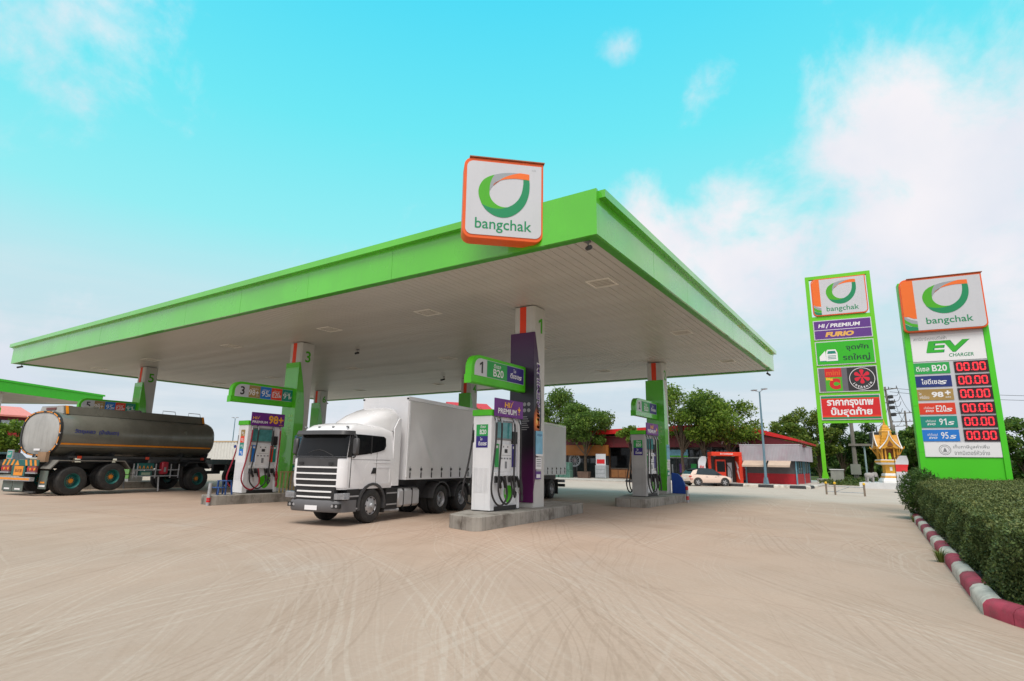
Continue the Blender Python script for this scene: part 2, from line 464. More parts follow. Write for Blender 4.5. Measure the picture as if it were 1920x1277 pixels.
# ------------------------------------------------------------------ ground
def ground_mat():
    m = bpy.data.materials.new('dusty_concrete'); m.use_nodes = True
    t = m.node_tree; N = NT(t); b = t.nodes['Principled BSDF']
    P = N.n('ShaderNodeNewGeometry').outputs['Position']
    n_big = N.noise(P, 0.16, 6, 0.6)
    n_mid = N.noise(P, 0.9, 7, 0.62)
    n_fine = N.noise(P, 22.0, 6, 0.7)
    c = N.mix(N.smooth(n_big, 0.36, 0.64), S(180, 157, 139), S(172, 152, 136))
    c = N.mix(N.smooth(n_mid, 0.45, 0.72, 0, 0.35), c, S(160, 137, 117))
    # pale scuffed patches where the dust has worn through to bare concrete
    c = N.mix(N.smooth(N.noise(P, 0.33, 8, 0.66), 0.56, 0.72, 0, 0.45), c, S(184, 174, 164))
    far = N.smooth(N.math('ADD', N.n('ShaderNodeSeparateXYZ', inp={0: P}).outputs[1], N.math('MULTIPLY', N.noise(P, 0.25, 4), 6.0)), 30.5, 33.0, 0.0, 0.75)
    c = N.mix(far, c, S(188, 176, 164))
    # curved tyre tracks: bands that follow circles of different centres
    def tracks(cx, cy, freq, mscale, lo, hi, amt, col, c, seed, rlo=0.0, rhi=99.0):
        v = N.vmath('SUBTRACT', P, (cx, cy, 0))
        v2 = N.vmath('MULTIPLY', v, (1, 1, 0))
        r = N.vmath('LENGTH', v2)
        wob = N.math('MULTIPLY', N.noise(P, 0.35, 2, 0.5), 0.35)
        r = N.math('ADD', r, wob)
        a = N.noise(None, freq, 2.5, 0.6, dim='1D', w=N.math('ADD', r, seed))
        a = N.smooth(a, 0.50, 0.62)
        k = N.smooth(N.noise(v, mscale, 5, 0.6), lo, hi)
        band = N.noise(None, 0.9, 2, 0.5, dim='1D', w=N.math('ADD', r, seed*3.1))
        k = N.math('MULTIPLY', k, N.smooth(band, 0.48, 0.58))
        broken = N.smooth(N.noise(P, 7.0, 4, 0.65), 0.36, 0.52, 0.25, 1.0)
        f = N.math('MULTIPLY', N.math('MULTIPLY', a, k), broken)
        return N.mix(N.math('MULTIPLY', f, amt), c, col)
    def lines(ang, freq, mscale, lo, hi, amt, col, c, seed):
        u = N.vmath('DOT_PRODUCT', P, (math.cos(ang), math.sin(ang), 0))
        u = N.math('ADD', u, N.math('MULTIPLY', N.noise(P, 0.12, 2, 0.5), 1.6))
        a = N.smooth(N.noise(None, freq, 2.5, 0.6, dim='1D', w=N.math('ADD', u, seed)), 0.5, 0.62)
        k = N.smooth(N.noise(N.vmath('ADD', P, (seed, seed*2, 0)), mscale, 4, 0.55), lo, hi)
        band = N.noise(None, 0.8, 2, 0.5, dim='1D', w=N.math('ADD', u, seed*2.3))
        k = N.math('MULTIPLY', k, N.smooth(band, 0.48, 0.58))
        broken = N.smooth(N.noise(P, 6.0, 4, 0.65), 0.36, 0.52, 0.25, 1.0)
        f = N.math('MULTIPLY', N.math('MULTIPLY', a, k), broken)
        return N.mix(N.math('MULTIPLY', f, amt), c, col)
    pale = S(194, 181, 167); dark = S(150, 128, 110)
    c = tracks(4.0, 12.5, 15.0, 0.20, 0.36, 0.54, 0.38, dark, c, 3.3)
    c = tracks(-13.0, -3.0, 16.0, 0.22, 0.36, 0.54, 0.38, dark, c, 11.7)
    c = tracks(5.5, 11.0, 17.0, 0.22, 0.36, 0.54, 0.30, pale, c, 37.0)
    c = tracks(-11.5, -4.0, 15.0, 0.22, 0.36, 0.54, 0.30, pale, c, 61.0)
    c = lines(0.80, 16.0, 0.2, 0.36, 0.54, 0.30, pale, c, 5.0)
    c = lines(0.62, 15.0, 0.2, 0.36, 0.54, 0.38, dark, c, 45.0)
    c = lines(0.30, 15.0, 0.22, 0.38, 0.56, 0.36, dark, c, 15.0)
    c = lines(0.12, 14.0, 0.2, 0.42, 0.58, 0.28, pale, c, 25.0)
    # oil drips and small dark scuffs
    vo = N.n('ShaderNodeTexVoronoi', inp={'Vector': P, 'Scale': 0.8, 'Randomness': 1.0})
    spot = N.smooth(N.math('ADD', vo.outputs['Distance'], N.math('MULTIPLY', N.noise(P, 9, 3), 0.10)), 0.075, 0.05)
    c = N.mix(N.math('MULTIPLY', spot, 0.55), c, (0.09, 0.075, 0.06))
    c = N.mix(N.smooth(n_fine, 0.3, 0.75, 0, 0.22), c, S(142, 124, 108))
    N.set(b, 'Base Color', c)
    b.inputs['Roughness'].default_value = 0.86; b.inputs['Specular IOR Level'].default_value = 0.25
    bn = N.n('ShaderNodeBump', inp={'Height': N.noise(P, 55, 5, 0.7), 'Strength': 0.25, 'Distance': 0.01})
    N.set(b, 'Normal', bn.outputs[0])
    return m
GROUND = ground_mat(); _M['dusty_concrete'] = GROUND
EARTH = mat('earth', S(150, 132, 108), 0.9, var=0.2, vs=0.3, bump=0.4, bs=20, world=True)
CONC = mat('concrete', S(150, 146, 138), 0.85, var=0.14, vs=1.6, bump=0.25, bs=50, streak=0.45, dirt=0.8, dcol=S(84, 76, 66), ds=2.3)
CONC_L = mat('pale_concrete', S(178, 174, 166), 0.85, var=0.1, vs=1.6, bump=0.2, dirt=0.3, dcol=S(120, 110, 98))

g = MB().box(-420, 420, -60, 600, -0.6, -0.03).build('ground', EARTH); struct(g)
fc = bpy.data.objects.new('forecourt', None); COL.objects.link(fc); struct(fc)
SX, SY, GAP = 9.2, 6.45, 0.005
jf = MB().box(-80, 10, -6, 60, -0.029, -0.010).build('joint_filler', mat('joint_dust', S(112, 92, 74), 0.95, var=0.3, vs=1.0, world=True), fc)
mb = MB().box(-SX/2+GAP, SX/2-GAP, -SY/2+GAP, SY/2-GAP, -0.026, 0.0)
first = None
for i in range(-8, 2):
    for j in range(-2, 9):
        x = 0.8+SX*(i-0.5); y = 6.8+SY*(j-0.5)
        if first is None: first = mb.build('concrete_slab', GROUND, fc); o = first
        else:
            o = first.copy(); COL.objects.link(o)
        o.location = (x, y, random.Random(i*31+j).uniform(-0.0015, 0.0))

# grass verge beyond the forecourt on the right, and a paved strip by the shops
VERGE = mat('verge_grass', S(84, 98, 48), 0.95, var=0.3, vs=2.0, bump=0.6, bs=15, world=True)
v = MB().prism([(-2.6, 55.5), (30, 55.5), (60, 120), (-40, 140), (-9, 66.5), (-5.2, 66.5), (-5.2, 57)], 'z', -0.028, 0.05).build('verge', VERGE); struct(v)

# ------------------------------------------------------------------ red and white kerb beside the hedge
K_RED = mat('kerb_red', S(152, 56, 74), 0.8, var=0.25, vs=5, bump=0.5, dirt=0.8, dcol=S(104, 82, 78), ds=4)
K_WHT = mat('kerb_white', S(196, 190, 178), 0.75, var=0.14, vs=5, bump=0.4, dirt=0.75, dcol=S(110, 104, 96), ds=4)
K_BLK = mat('kerb_black', S(44, 44, 46), 0.75, var=0.15, vs=5, dirt=0.3, dcol=S(110, 104, 96), ds=4)
def kerb_profile(w=0.175, h=0.16):
    return [(0, -0.02), (0.0, h*0.62), (0.035, h*0.88), (0.09, h), (w-0.02, h), (w, h-0.02), (w, -0.02)]
def kerb_blocks(root, path, colours, prof, gap=0.004):
    """path = list of (x,y) joints of the road side; the kerb body lies to the right of the direction of travel"""
    for i in range(len(path)-1):
        a = Vector((*path[i], 0)); b = Vector((*path[i+1], 0)); d = (b-a).normalized(); n = Vector((d.y, -d.x, 0))
        a2 = a+d*gap; b2 = b-d*gap
        def nrm(j):
            p0 = Vector((*path[max(j-1, 0)], 0)); p1 = Vector((*path[j], 0)); p2 = Vector((*path[min(j+1, len(path)-1)], 0))
            t = ((p1-p0).normalized() if j > 0 else Vector())+((p2-p1).normalized() if j < len(path)-1 else Vector())
            t.normalize(); q = Vector((t.y, -t.x, 0)); return q/max(0.3, q.dot(n))
        r0 = [a2+nrm(i)*u+Vector((0, 0, z)) for u, z in prof]; r1 = [b2+nrm(i+1)*u+Vector((0, 0, z)) for u, z in prof]
        MB().loft([r0, r1]).build('kerb_block', colours[i % len(colours)], root, smooth=50)
kr = thing('red_white_kerb', 'concrete kerb painted in alternating red and white blocks along the hedge', 'kerb')
path = [(2.9, 4.75), (1.95, 5.75), (1.2, 6.67), (0.72, 7.27)]
x, y = 0.53, 7.62
path.append((x, y))
while y < 21.4:
    y += 0.92; path.append((0.53-(y-7.62)*0.032, y))
cols = [K_RED]*4+[K_WHT if i % 2 == 0 else K_RED for i in range(40)]
kerb_blocks(kr, path, cols, kerb_profile())
kb = thing('black_white_kerb', 'low kerb painted in black and white blocks in front of the red hut', 'kerb')
path = [(-18.8, 45.2), (-17.6, 45.1)]
pts = [(-17.6+1.02*i, 45.1-0.138*i) for i in range(1, 13)]
path += pts+[(-5.15, 44.1), (-5.05, 45.2), (-5.05, 47.2)]
kerb_blocks(kb, path[::-1], [K_WHT, K_BLK], kerb_profile(0.26, 0.2))
pl = MB().prism([(-19, 45.45), (-10.5, 44.35), (-5.35, 43.95), (-5.2, 48.3), (-5.2, 70), (-30, 70), (-30, 45.45)], 'z', -0.028, 0.09).build('pavement', CONC_L); struct(pl)

# ------------------------------------------------------------------ canopy
ZC = 5.58
CX0, CX1, CY0, CY1 = -34.4, -4.27, 9.2, 27.55
can = thing('fuel_canopy', 'large green edged canopy with slatted grey ceiling over the numbered pumps', 'canopy', (0, 0, 0))
CEIL = mat('ceiling_strip', S(192, 189, 183), 0.42, var=0.05, vs=0.7, streak=0.05)
CEIL_GAP = mat('ceiling_void', (0.03, 0.028, 0.025), 0.8, var=0)
MB().box(CX0+0.2, CX1-0.2, CY0+0.2, CY1-0.2, ZC+0.10, ZC+0.72).build('roof_deck', CEIL_GAP, can)
nst = 150; inset = 0.24
wst = (CX1-CX0-2*inset)/nst
st = MB().prism([(0.006, 0), (0.016, -0.012), (wst-0.016, -0.012), (wst-0.006, 0), (wst-0.006, 0.03), (0.006, 0.03)], 'y', CY0+inset, CY1-inset)
o = None
for i in range(nst):
    if o is None: o0 = o = st.build('ceiling_strip', CEIL, can)
    else: o = o0.copy(); COL.objects.link(o)
    o.location = (CX0+inset+i*wst, 0, ZC+0.05)
# green edge trim under the fascia
t_ = MB()
for a in ((CX0+0.05, CX1-0.05, CY0+0.03, CY0+inset-0.004), (CX0+0.05, CX1-0.05, CY1-inset+0.004, CY1-0.03), (CX0+0.03, CX0+inset-0.004, CY0+inset, CY1-inset), (CX1-inset+0.004, CX1-0.03, CY0+inset, CY1-inset)):
    MB().box(*a, ZC, ZC+0.06).build('soffit_trim', GREEN_DK, can)
FZ0, FZ1 = ZC-0.01, ZC+0.79
def fascia_run(p0, p1, n, nrm):
    p0 = Vector(p0); p1 = Vector(p1); d = (p1-p0)/n; L = d.length; u = d.normalized(); nv = Vector(nrm)
    for i in range(n):
        a = p0+u*(L*i+0.004)+nv*(0.0015*((i*7) % 3-1)); b = p0+u*(L*(i+1)-0.004)+nv*(0.0015*((i*5) % 3-1))
        vs = []
        for q in (a, b):
            for k, z in ((0.0, FZ0), (0.0, FZ1), (-0.05, FZ1), (-0.05, FZ0)):
                vs.append(q+nv*k+Vector((0, 0, z)))
        MB().loft([vs[:4], vs[4:]]).build('fascia_panel', GREEN, can)
fascia_run((CX0, CY0, 0), (CX1-2.2, CY0, 0), 9, (0, -1, 0))
fascia_run((CX1, CY0+0.5, 0), (CX1, CY1, 0), 7, (1, 0, 0))
fascia_run((CX0, CY1, 0), (CX1, CY1, 0), 9, (0, 1, 0))
fascia_run((CX0, CY0, 0), (CX0, CY1, 0), 7, (-1, 0, 0))
# flush corner panel (no cap) beside the logo box
MB().loft([[Vector((CX1-2.2, CY0-0.004, FZ0)), Vector((CX1-2.2, CY0-0.004, FZ1+0.12)), Vector((CX1-2.2, CY0+0.06, FZ1+0.12)), Vector((CX1-2.2, CY0+0.06, FZ0))],
           [Vector((CX1+0.004, CY0-0.004, FZ0)), Vector((CX1+0.004, CY0-0.004, FZ1+0.12)), Vector((CX1+0.004, CY0+0.06, FZ1+0.12)), Vector((CX1+0.004, CY0+0.06, FZ0))]]).build('corner_panel', GREEN, can)
MB().box(CX1-0.06, CX1+0.004, CY0+0.064, CY0+0.5, FZ0, FZ1+0.10).build('corner_panel', GREEN, can)
# overhanging cap trim
def cap(p0, p1, nrm):
    nv = Vector(nrm); prof = [(-0.1, FZ1-0.10), (0.004, FZ1-0.10), (0.006, FZ1-0.035), (0.13, FZ1-0.035), (0.13, FZ1+0.12), (-0.1, FZ1+0.12)]
    r = [[Vector(p)+nv*k+Vector((0, 0, z)) for k, z in prof] for p in (p0, p1)]
    MB().loft(r).build('cap_trim', GREEN, can)
cap((CX0-0.13, CY0, 0), (CX1-2.25, CY0, 0), (0, -1, 0))
cap((CX1, CY0+0.12, 0), (CX1, CY1+0.13, 0), (1, 0, 0))
cap((CX0-0.13, CY1, 0), (CX1, CY1, 0), (0, 1, 0))
cap((CX0, CY0+0.11, 0), (CX0, CY1-0.11, 0), (-1, 0, 0))
# recessed square lights
FRAME = mat('light_frame', S(235, 232, 224), 0.45, var=0.03)
DIFF = mat('light_diffuser', S(150, 144, 134), 0.3, var=0.1, vs=8)
l0 = None
for x in (-5.5, -11.0, -15.32, -21.0, -27.3, -32.4):
    for y in (12.1, 18.2, 24.25):
        if l0 is None:
            f = MB()
            for a, b, c_, d_ in ((-0.30, 0.30, -0.30, -0.26), (-0.30, 0.30, 0.26, 0.30), (-0.30, -0.26, -0.26, 0.26), (0.26, 0.30, -0.26, 0.26)): f.box(a, b, c_, d_, -0.022, 0.03)
            l0 = o = f.build('ceiling_light', FRAME, can)
            MB().box(-0.258, 0.258, -0.258, 0.258, -0.008, 0.02).build('diffuser', DIFF, l0)
            m_ = MB()
            for k in range(5): m_.box(-0.25, 0.25, -0.2+k*0.1-0.006, -0.2+k*0.1+0.006, -0.02, -0.009)
            m_.build('louvre', FRAME, l0)
        else: o = dup(l0)
        o.parent = can; o.location = (x, y, ZC+0.045)

# corner cameras hung under the ceiling
def cctv(label, loc, rz):
    t = thing('security_camera', label, 'camera', loc, rz, 'security cameras under the canopy')
    MB().cyl((0, 0, 0), (0, 0, -0.03), 0.06).build('mount', P_GREY, t, smooth=40)
    MB().tube([(0, 0, -0.02), (0, 0, -0.11), (0, -0.05, -0.14)], 0.015).build('bracket', P_GREY, t, smooth=60)
    MB().cyl((0, 0.06, -0.13), (0, -0.16, -0.19), 0.045).build('camera_body', DKMETAL, t, smooth=40)
cctv('small dark camera at the near corner of the canopy ceiling', (-4.62, 9.55, ZC+0.04), R(40))
cctv('small camera at the far left corner of the canopy ceiling', (-34.0, 9.5, ZC+0.0), R(-40))
cctv('small camera on the ceiling behind column 3', (-17.2, 15.0, ZC+0.04), R(20))
cctv('small camera on the ceiling beside column 4', (-18.9, 22.2, ZC+0.04), R(-60))
cctv('small camera at the back right corner of the canopy', (-4.5, 27.3, ZC+0.0), R(160))
cctv('small camera at the back left corner of the canopy', (-34.2, 27.3, ZC+0.0), R(200))

# ------------------------------------------------------------------ corner logo box
lb = thing('corner_logo_sign', 'orange framed white lightbox with a leaf emblem on the canopy corner', 'sign', (-6.01, 8.655, 5.62), R(90-46.7))
w2 = 0.80; H = 1.70
ou = rrect(-w2, w2, 0, H, (0.17, 0.17, 0.0, 0.17))
inn = rrect(-w2+0.055, w2-0.045, 0.075, H-0.075, (0.13, 0.13, 0.0, 0.13))
MB().prism(ou, 'y', 0.0, 0.34).build('orange_casing', ORANGE, lb, bevel=0.012)
MB().prism(inn, 'y', -0.012, 0.02).build('sign_face', SIGNW, lb)
MB().prism([(-w2+0.1, H), (w2+0.02, H), (w2+0.02, H+0.022), (-w2+0.1, H+0.022)], 'y', -0.03, 0.36).build('top_flashing', mat('rust_flashing', S(150, 84, 50), 0.6, var=0.15), lb)
leaf_logo(lb, 0.0, 0.95, 0.98, -0.0125)
text(lb, 'bangchak', 1.12, 0.29, (0.0, -0.016, 0.28), TEAL_G, bold=0.008)
text(lb, 'ใบไม้', 0.08, 0.03, (0.6, -0.016, 1.53), GREY_L, bold=0)
MB().box(-0.1, 0.55, 0.341, 0.9, 0.25, 0.45).build('mounting_arm', GALV, lb)

# ------------------------------------------------------------------ islands
isl_poly = [(0.05, -3.2), (0.78, -3.4), (0.90, -3.25), (0.70, 0.0), (0.42, 2.35), (-0.78, 2.55), (-0.85, 2.4), (-0.55, -1.75), (-0.08, -3.1)]
def island(label, cx, cy, poly):
    o = MB().prism(poly, 'z', -0.01, 0.28).build('pump_island', CONC, bevel=0.012)
    o.location = (cx, cy, 0); tag(o, label, 'island', 'concrete pump islands')
    rr = random.Random(int(cx*7+cy*3)); n = len(poly)
    for i in range(n):
        a = Vector((*poly[i], 0)); b = Vector((*poly[(i+1) % n], 0)); L = (b-a).length
        if L < 0.6: continue
        d = (b-a)/L; nv = Vector((d.y, -d.x, 0))
        for k in range(int(L/1.1)+1):
            u = rr.uniform(0.1, L-0.1); zz = [0.275]; 
            while zz[-1] > 0.02: zz.append(max(0.0, zz[-1]-rr.uniform(0.04, 0.09)))
            q = [a+d*(u+rr.uniform(-0.03, 0.03))+nv*0.002+Vector((0, 0, z)) for z in zz]; w = rr.uniform(0.003, 0.007)
            m = len(q); A = [p-d*w for p in q]+[p+d*w for p in q]; A += [p-nv*0.006 for p in A]
            MB().add(A, [(i_, i_+1, m+i_+1, m+i_) for i_ in range(m-1)]+[(2*m+i_, 3*m+i_, 3*m+i_+1, 2*m+i_+1) for i_ in range(m-1)]).build('crack', mat('crack_dark', S(58, 50, 44), 0.9), o, fix=False)
    return o
island('cracked grey concrete island under pump 1 beside the white truck', -8.2, 13.2, isl_poly)
poly2 = [(0.10, -4.75), (1.05, -4.55), (1.10, -4.4), (1.02, 0.45), (-0.75, 0.6), (-0.6, -2.3), (0.0, -4.6)]
island('grey concrete island under pump 2 with a stained dark end', -8.2, 23.4, poly2)
isl3 = [(0.25, -3.25), (0.95, -3.35), (1.0, -3.2), (0.85, 2.3), (-0.7, 2.5), (-0.6, -1.6), (0.2, -3.1)]
island('stained concrete island under pump 3 holding a blue stool', -18.2, 13.2, isl3)
island('concrete island under column 4 behind the white trailer', -18.2, 23.4, isl3)
island('concrete island under column 5 behind the tanker', -29.85, 13.2, isl3)
island('concrete island under column 6 at the back left', -29.95, 23.4, isl3)

# ------------------------------------------------------------------ numbered columns
COLW = mat('column_cladding', S(196, 195, 190), 0.4, var=0.03, streak=0.06)
PURP = bpy.data.materials.new('purple_wrap'); PURP.use_nodes = True
def _pw():
    t = PURP.node_tree; N = NT(t); b = t.nodes['Principled BSDF']
    v = N.n('ShaderNodeTexCoord').outputs['Object']
    z = N.n('ShaderNodeSeparateXYZ', inp={0: v}).outputs[2]
    r = N.n('ShaderNodeValToRGB', inp={0: N.math('DIVIDE', z, 4.6)})
    e = r.color_ramp.elements
    e[0].position = 0.0; e[0].color = (*S(96, 16, 88), 1); e[1].position = 1; e[1].color = (*S(74, 24, 78), 1)
    for p, c in ((0.20, S(78, 14, 72)), (0.34, S(22, 14, 28)), (0.62, S(26, 24, 34)), (0.80, S(52, 26, 62))):
        k = e.new(p); k.color = (*c, 1)
    N.set(b, 'Base Color', r.outputs[0]); b.inputs['Roughness'].default_value = 0.35
_pw()
def column(num, x, y, label, wrap=False):
    t = thing('canopy_column', label, 'column', (x, y, 0.28), 0, 'numbered columns holding up the canopy')
    hx, hy, H = 0.33, 0.30, 5.36
    c = 0.055
    oc = [(-hx+c, -hy), (hx-c, -hy), (hx, -hy+c), (hx, hy-c), (hx-c, hy), (-hx+c, hy), (-hx, hy-c), (-hx, -hy+c)]
    MB().prism(oc, 'z', 0, H-0.055).build('shaft', COLW, t)
    plate(t, 'orange_stripe', 0.2, 0.75, (-0.03, -hy-0.002, H-0.06-0.375), RED_O, t=0.004)
    m = PURP if wrap else GREEN
    # front cladding and the curved side cladding
    MB().box(-hx-0.03, hx+0.004, -hy-0.05, -hy-0.003, 0.12, 4.56).build('front_cladding', m, t)
    side = [(-0.345, 0.40), (-0.22, 0.85), (-0.10, 1.3), (-0.01, 1.75), (0.035, 2.2), (0.03, 2.7), (-0.01, 3.2), (-0.08, 3.65), (-0.17, 4.05), (-0.26, 4.4), (-0.30, 4.56), (-hy-0.049, 4.56), (-hy-0.049, 0.121), (-0.345, 0.121)]
    MB().prism(side, 'x', hx+0.006, hx+0.035).build('side_cladding', m, t)
    MB().prism(side, 'x', -hx-0.061, -hx-0.032).build('side_cladding', m, t)
    MB().box(-hx-0.01, hx+0.01, -hy-0.03, -hy-0.002, 0.0, 0.118).build('skirting', COLW, t)
    text(t, num, None, 0.42, (hx+0.004, 0.02, 4.80), LIME_G, 'right', bold=0.02, name='numeral')
    # notices on the side
    if num in '123':
        p = plate(t, 'notice_board', 0.34, 0.62, (hx+0.036, -0.08, 1.62), P_SKY, 'right', t=0.012)
        q = plate(p, 'notice_border', 0.34, 0.05, (0, -0.013, -0.31), PRINTW, t=0.004)
        text(p, 'มาตรฐาน', 0.26, 0.07, (0, -0.014, 0.2), P_NAVY2, bold=0.0)
        p = plate(t, 'paper_notice', 0.28, 0.30, (hx+0.038, -0.10, 1.10), PRINTW, 'right', t=0.006)
        for k in range(4): plate(p, 'print_line', 0.22, 0.02, (0, -0.0075, 0.1-k*0.055), P_GREY, t=0.001)
        p = plate(t, 'paper_notice', 0.26, 0.20, (hx+0.037, -0.11, 0.80), P_VIOLET if wrap else P_TEAL, 'right', t=0.006)
        plate(p, 'print_line', 0.2, 0.09, (0, -0.0075, -0.02), PRINTW, t=0.001)
    # pictogram rows on the front
    pm = mat('faint_print', S(150, 150, 152), 0.5, var=0) if wrap else mat('faint_green_print', S(150, 205, 120), 0.5, var=0)
    b = MB()
    for r_ in range(2):
        for k in range(2):
            cx, cz = 0.08+0.13*k, 2.62-0.16*r_
            b.prism([(cx+0.05*math.cos(2*PI*i/14), cz+0.05*math.sin(2*PI*i/14)) for i in range(14)], 'y', -hy-0.056, -hy-0.052)
    b.build('pictogram', pm, t)
    b = MB()
    for k in range(7): b.box(0.0, 0.16+0.1*((k*37) % 3)/3, -hy-0.055, -hy-0.052, 2.28-k*0.055, 2.30-k*0.055)
    b.build('small_print', pm, t)
    if wrap:
        # large vertical lettering and the flame print on the curved edge
        a = text(t, 'HI PREMIUM', 1.75, 0.17, (hx+0.037, -0.125, 2.85), PRINTW, 'right', bold=0.045, tilt=PI/2, shear=0.15)
        a = text(t, 'HI', 0.36, 0.13, (hx+0.039, -0.125, 2.18), P_YELLOW, 'right', bold=0.03, tilt=PI/2, shear=0.15)
        a = text(t, 'PREMIUM', 1.3, 0.13, (hx+0.039, -0.125, 3.05), P_VIOLET, 'right', bold=0.015, tilt=PI/2, shear=0.15)
        fl = [(-0.345, 0), (-0.05, 0), (-0.06, 0.4), (-0.13, 0.62), (-0.19, 0.75), (-0.26, 0.6), (-0.345, 0.42)]
        MB().prism([(u, v+1.30+0.62) for u, v in fl], 'x', hx+0.036, hx+0.039).build('flame_print', FLAME, t)
    return t
FLAME = bpy.data.materials.new('flame_print'); FLAME.use_nodes = True
def _fl():
    t = FLAME.node_tree; N = NT(t); b = t.nodes['Principled BSDF']
    v = N.n('ShaderNodeTexCoord').outputs['Object']
    dd = N.vmath('DISTANCE', N.vmath('MULTIPLY', v, (0, 1.0, 0.55)), (0, -0.2, 1.2))
    r = N.n('ShaderNodeValToRGB', inp={0: N.math('MULTIPLY', dd, 4.5)})
    e = r.color_ramp.elements; e[0].color = (*S(255, 214, 110), 1); e[1].color = (*S(60, 24, 20), 1); e[1].position = 0.9
    k = e.new(0.3); k.color = (*S(222, 112, 24), 1)
    N.set(b, 'Base Color', r.outputs[0])
_fl()
column('1', -8.2, 13.2, 'white column 1 wrapped in dark purple film with vertical lettering', True)
column('2', -8.2, 23.42, 'green clad column 2 at the right behind its pump')
column('3', -18.15, 13.2, 'green clad column 3 left of the truck cab')
column('4', -18.2, 23.42, 'green clad column 4 rising behind the white trailer')
column('5', -29.85, 13.2, 'green clad column 5 rising behind the tanker')
column('6', -29.95, 23.42, 'green clad column 6 in the back left, seen past column 3')
# ------------------------------------------------------------------ fuel dispensers
PUMPW = mat('pump_white', (0.80, 0.81, 0.82), 0.4, var=0.03, streak=0.14, dcol=(0.35, 0.33, 0.30))
PUMPG = mat('pump_old_grey', (0.46, 0.46, 0.45), 0.5, var=0.06, streak=0.3, dcol=(0.28, 0.26, 0.24))
def side_label(parent, kind, y):
    w = 0.34
    if kind == 'diesel':
        p = plate(parent, 'fuel_label', w, 0.27, (0.0, y, 1.85), P_GREEN, t=0.004)
        text(p, 'ดีเซล', 0.16, 0.07, (0.03, -0.006, 0.085), PRINTW)
        text(p, 'B20', 0.19, 0.11, (0.03, -0.006, -0.04), PRINTW, bold=0.02)
        p = plate(parent, 'fuel_label', w, 0.27, (0.0, y, 1.578), P_NAVY, t=0.004)
        text(p, 'ไฮ', 0.07, 0.07, (-0.02, -0.006, 0.07), PRINTW)
        text(p, 'ดีเซล', 0.18, 0.10, (-0.01, -0.006, -0.035), PRINTW, bold=0.02)
        text(p, 'S', 0.07, 0.07, (0.11, -0.006, -0.05), PRINTW, bold=0.03, shear=0.3)
    else:
        for k, (m, s) in enumerate(((P_GOLD, '98+'), (RED_O, 'E20'), (P_TEAL, '91'), (P_BLUE, '95'))):
            p = plate(parent, 'fuel_label', 0.22, 0.208, (0.0, y, 1.93-k*0.21), m, t=0.004)
            text(p, s, 0.11, 0.08, (0.0, -0.006, 0.0), PRINTW, bold=0.02)
            text(p, 'S', 0.05, 0.05, (0.06, -0.006, -0.055), PRINTW, bold=0.02, shear=0.3)
def nozzle(parent, x, y, z, sgn):
    b = MB()
    b.use(0).box(x-0.02, x+0.05*1, y-0.035, y+0.035, z-0.06, z+0.09)
    n = b.build('nozzle_boot', BLACK, parent, bevel=0.01)
    b = MB(); xx = x+sgn*0.075
    b.tube([(xx, y, z+0.08), (xx+sgn*0.03, y+0.02, z-0.02), (xx+sgn*0.01, y+0.10, z-0.17)], 0.036, 7, 3)
    b.tube([(xx+sgn*0.03, y-0.02, z+0.05), (xx+sgn*0.075, y+0.0, z-0.03), (xx+sgn*0.05, y+0.06, z-0.12)], 0.010, 5, 3)
    h = b.build('nozzle', BLACK, parent, smooth=60)
    MB().tube([(xx+sgn*0.01, y+0.10, z-0.17), (xx, y+0.125, z-0.24), (xx-sgn*0.015, y+0.135, z-0.33)], 0.017, 7, 3).build('spout', STEEL, h, smooth=60)
def hose(parent, sgn, y0, y1, low, m, swing=0.0, ztop=2.13):
    x = sgn*0.29
    b = MB()
    pts = [(x, y0, ztop), (x+sgn*0.05, y0-0.005, ztop-0.13), (x+sgn*0.06, y0-0.01-swing*0.2, 1.55), (x+sgn*0.08, y0-0.05-swing*0.6, 1.0), (x+sgn*0.12, y0-0.09-swing, 0.5),
           (x+sgn*0.13, y0-0.03-swing*0.6, low+0.10), (x+sgn*0.13, (y0+y1)/2-swing*0.2, low), (x+sgn*0.12, y1+0.06, low+0.14), (x+sgn*0.11, y1+0.10, low+0.32), (x+sgn*0.10, y1+0.02, 0.80)]
    b.tube(pts, 0.023, 7, 5)
    h = b.build('hose', m, parent, smooth=80)
    MB().tube([(x-sgn*0.04, y0, ztop+0.02), (x, y0, ztop+0.035), (x+sgn*0.035, y0-0.003, ztop-0.03), (x+sgn*0.05, y0-0.005, ztop-0.15)], 0.022, 7, 3).build('hose_swivel', GALV, h, smooth=60)
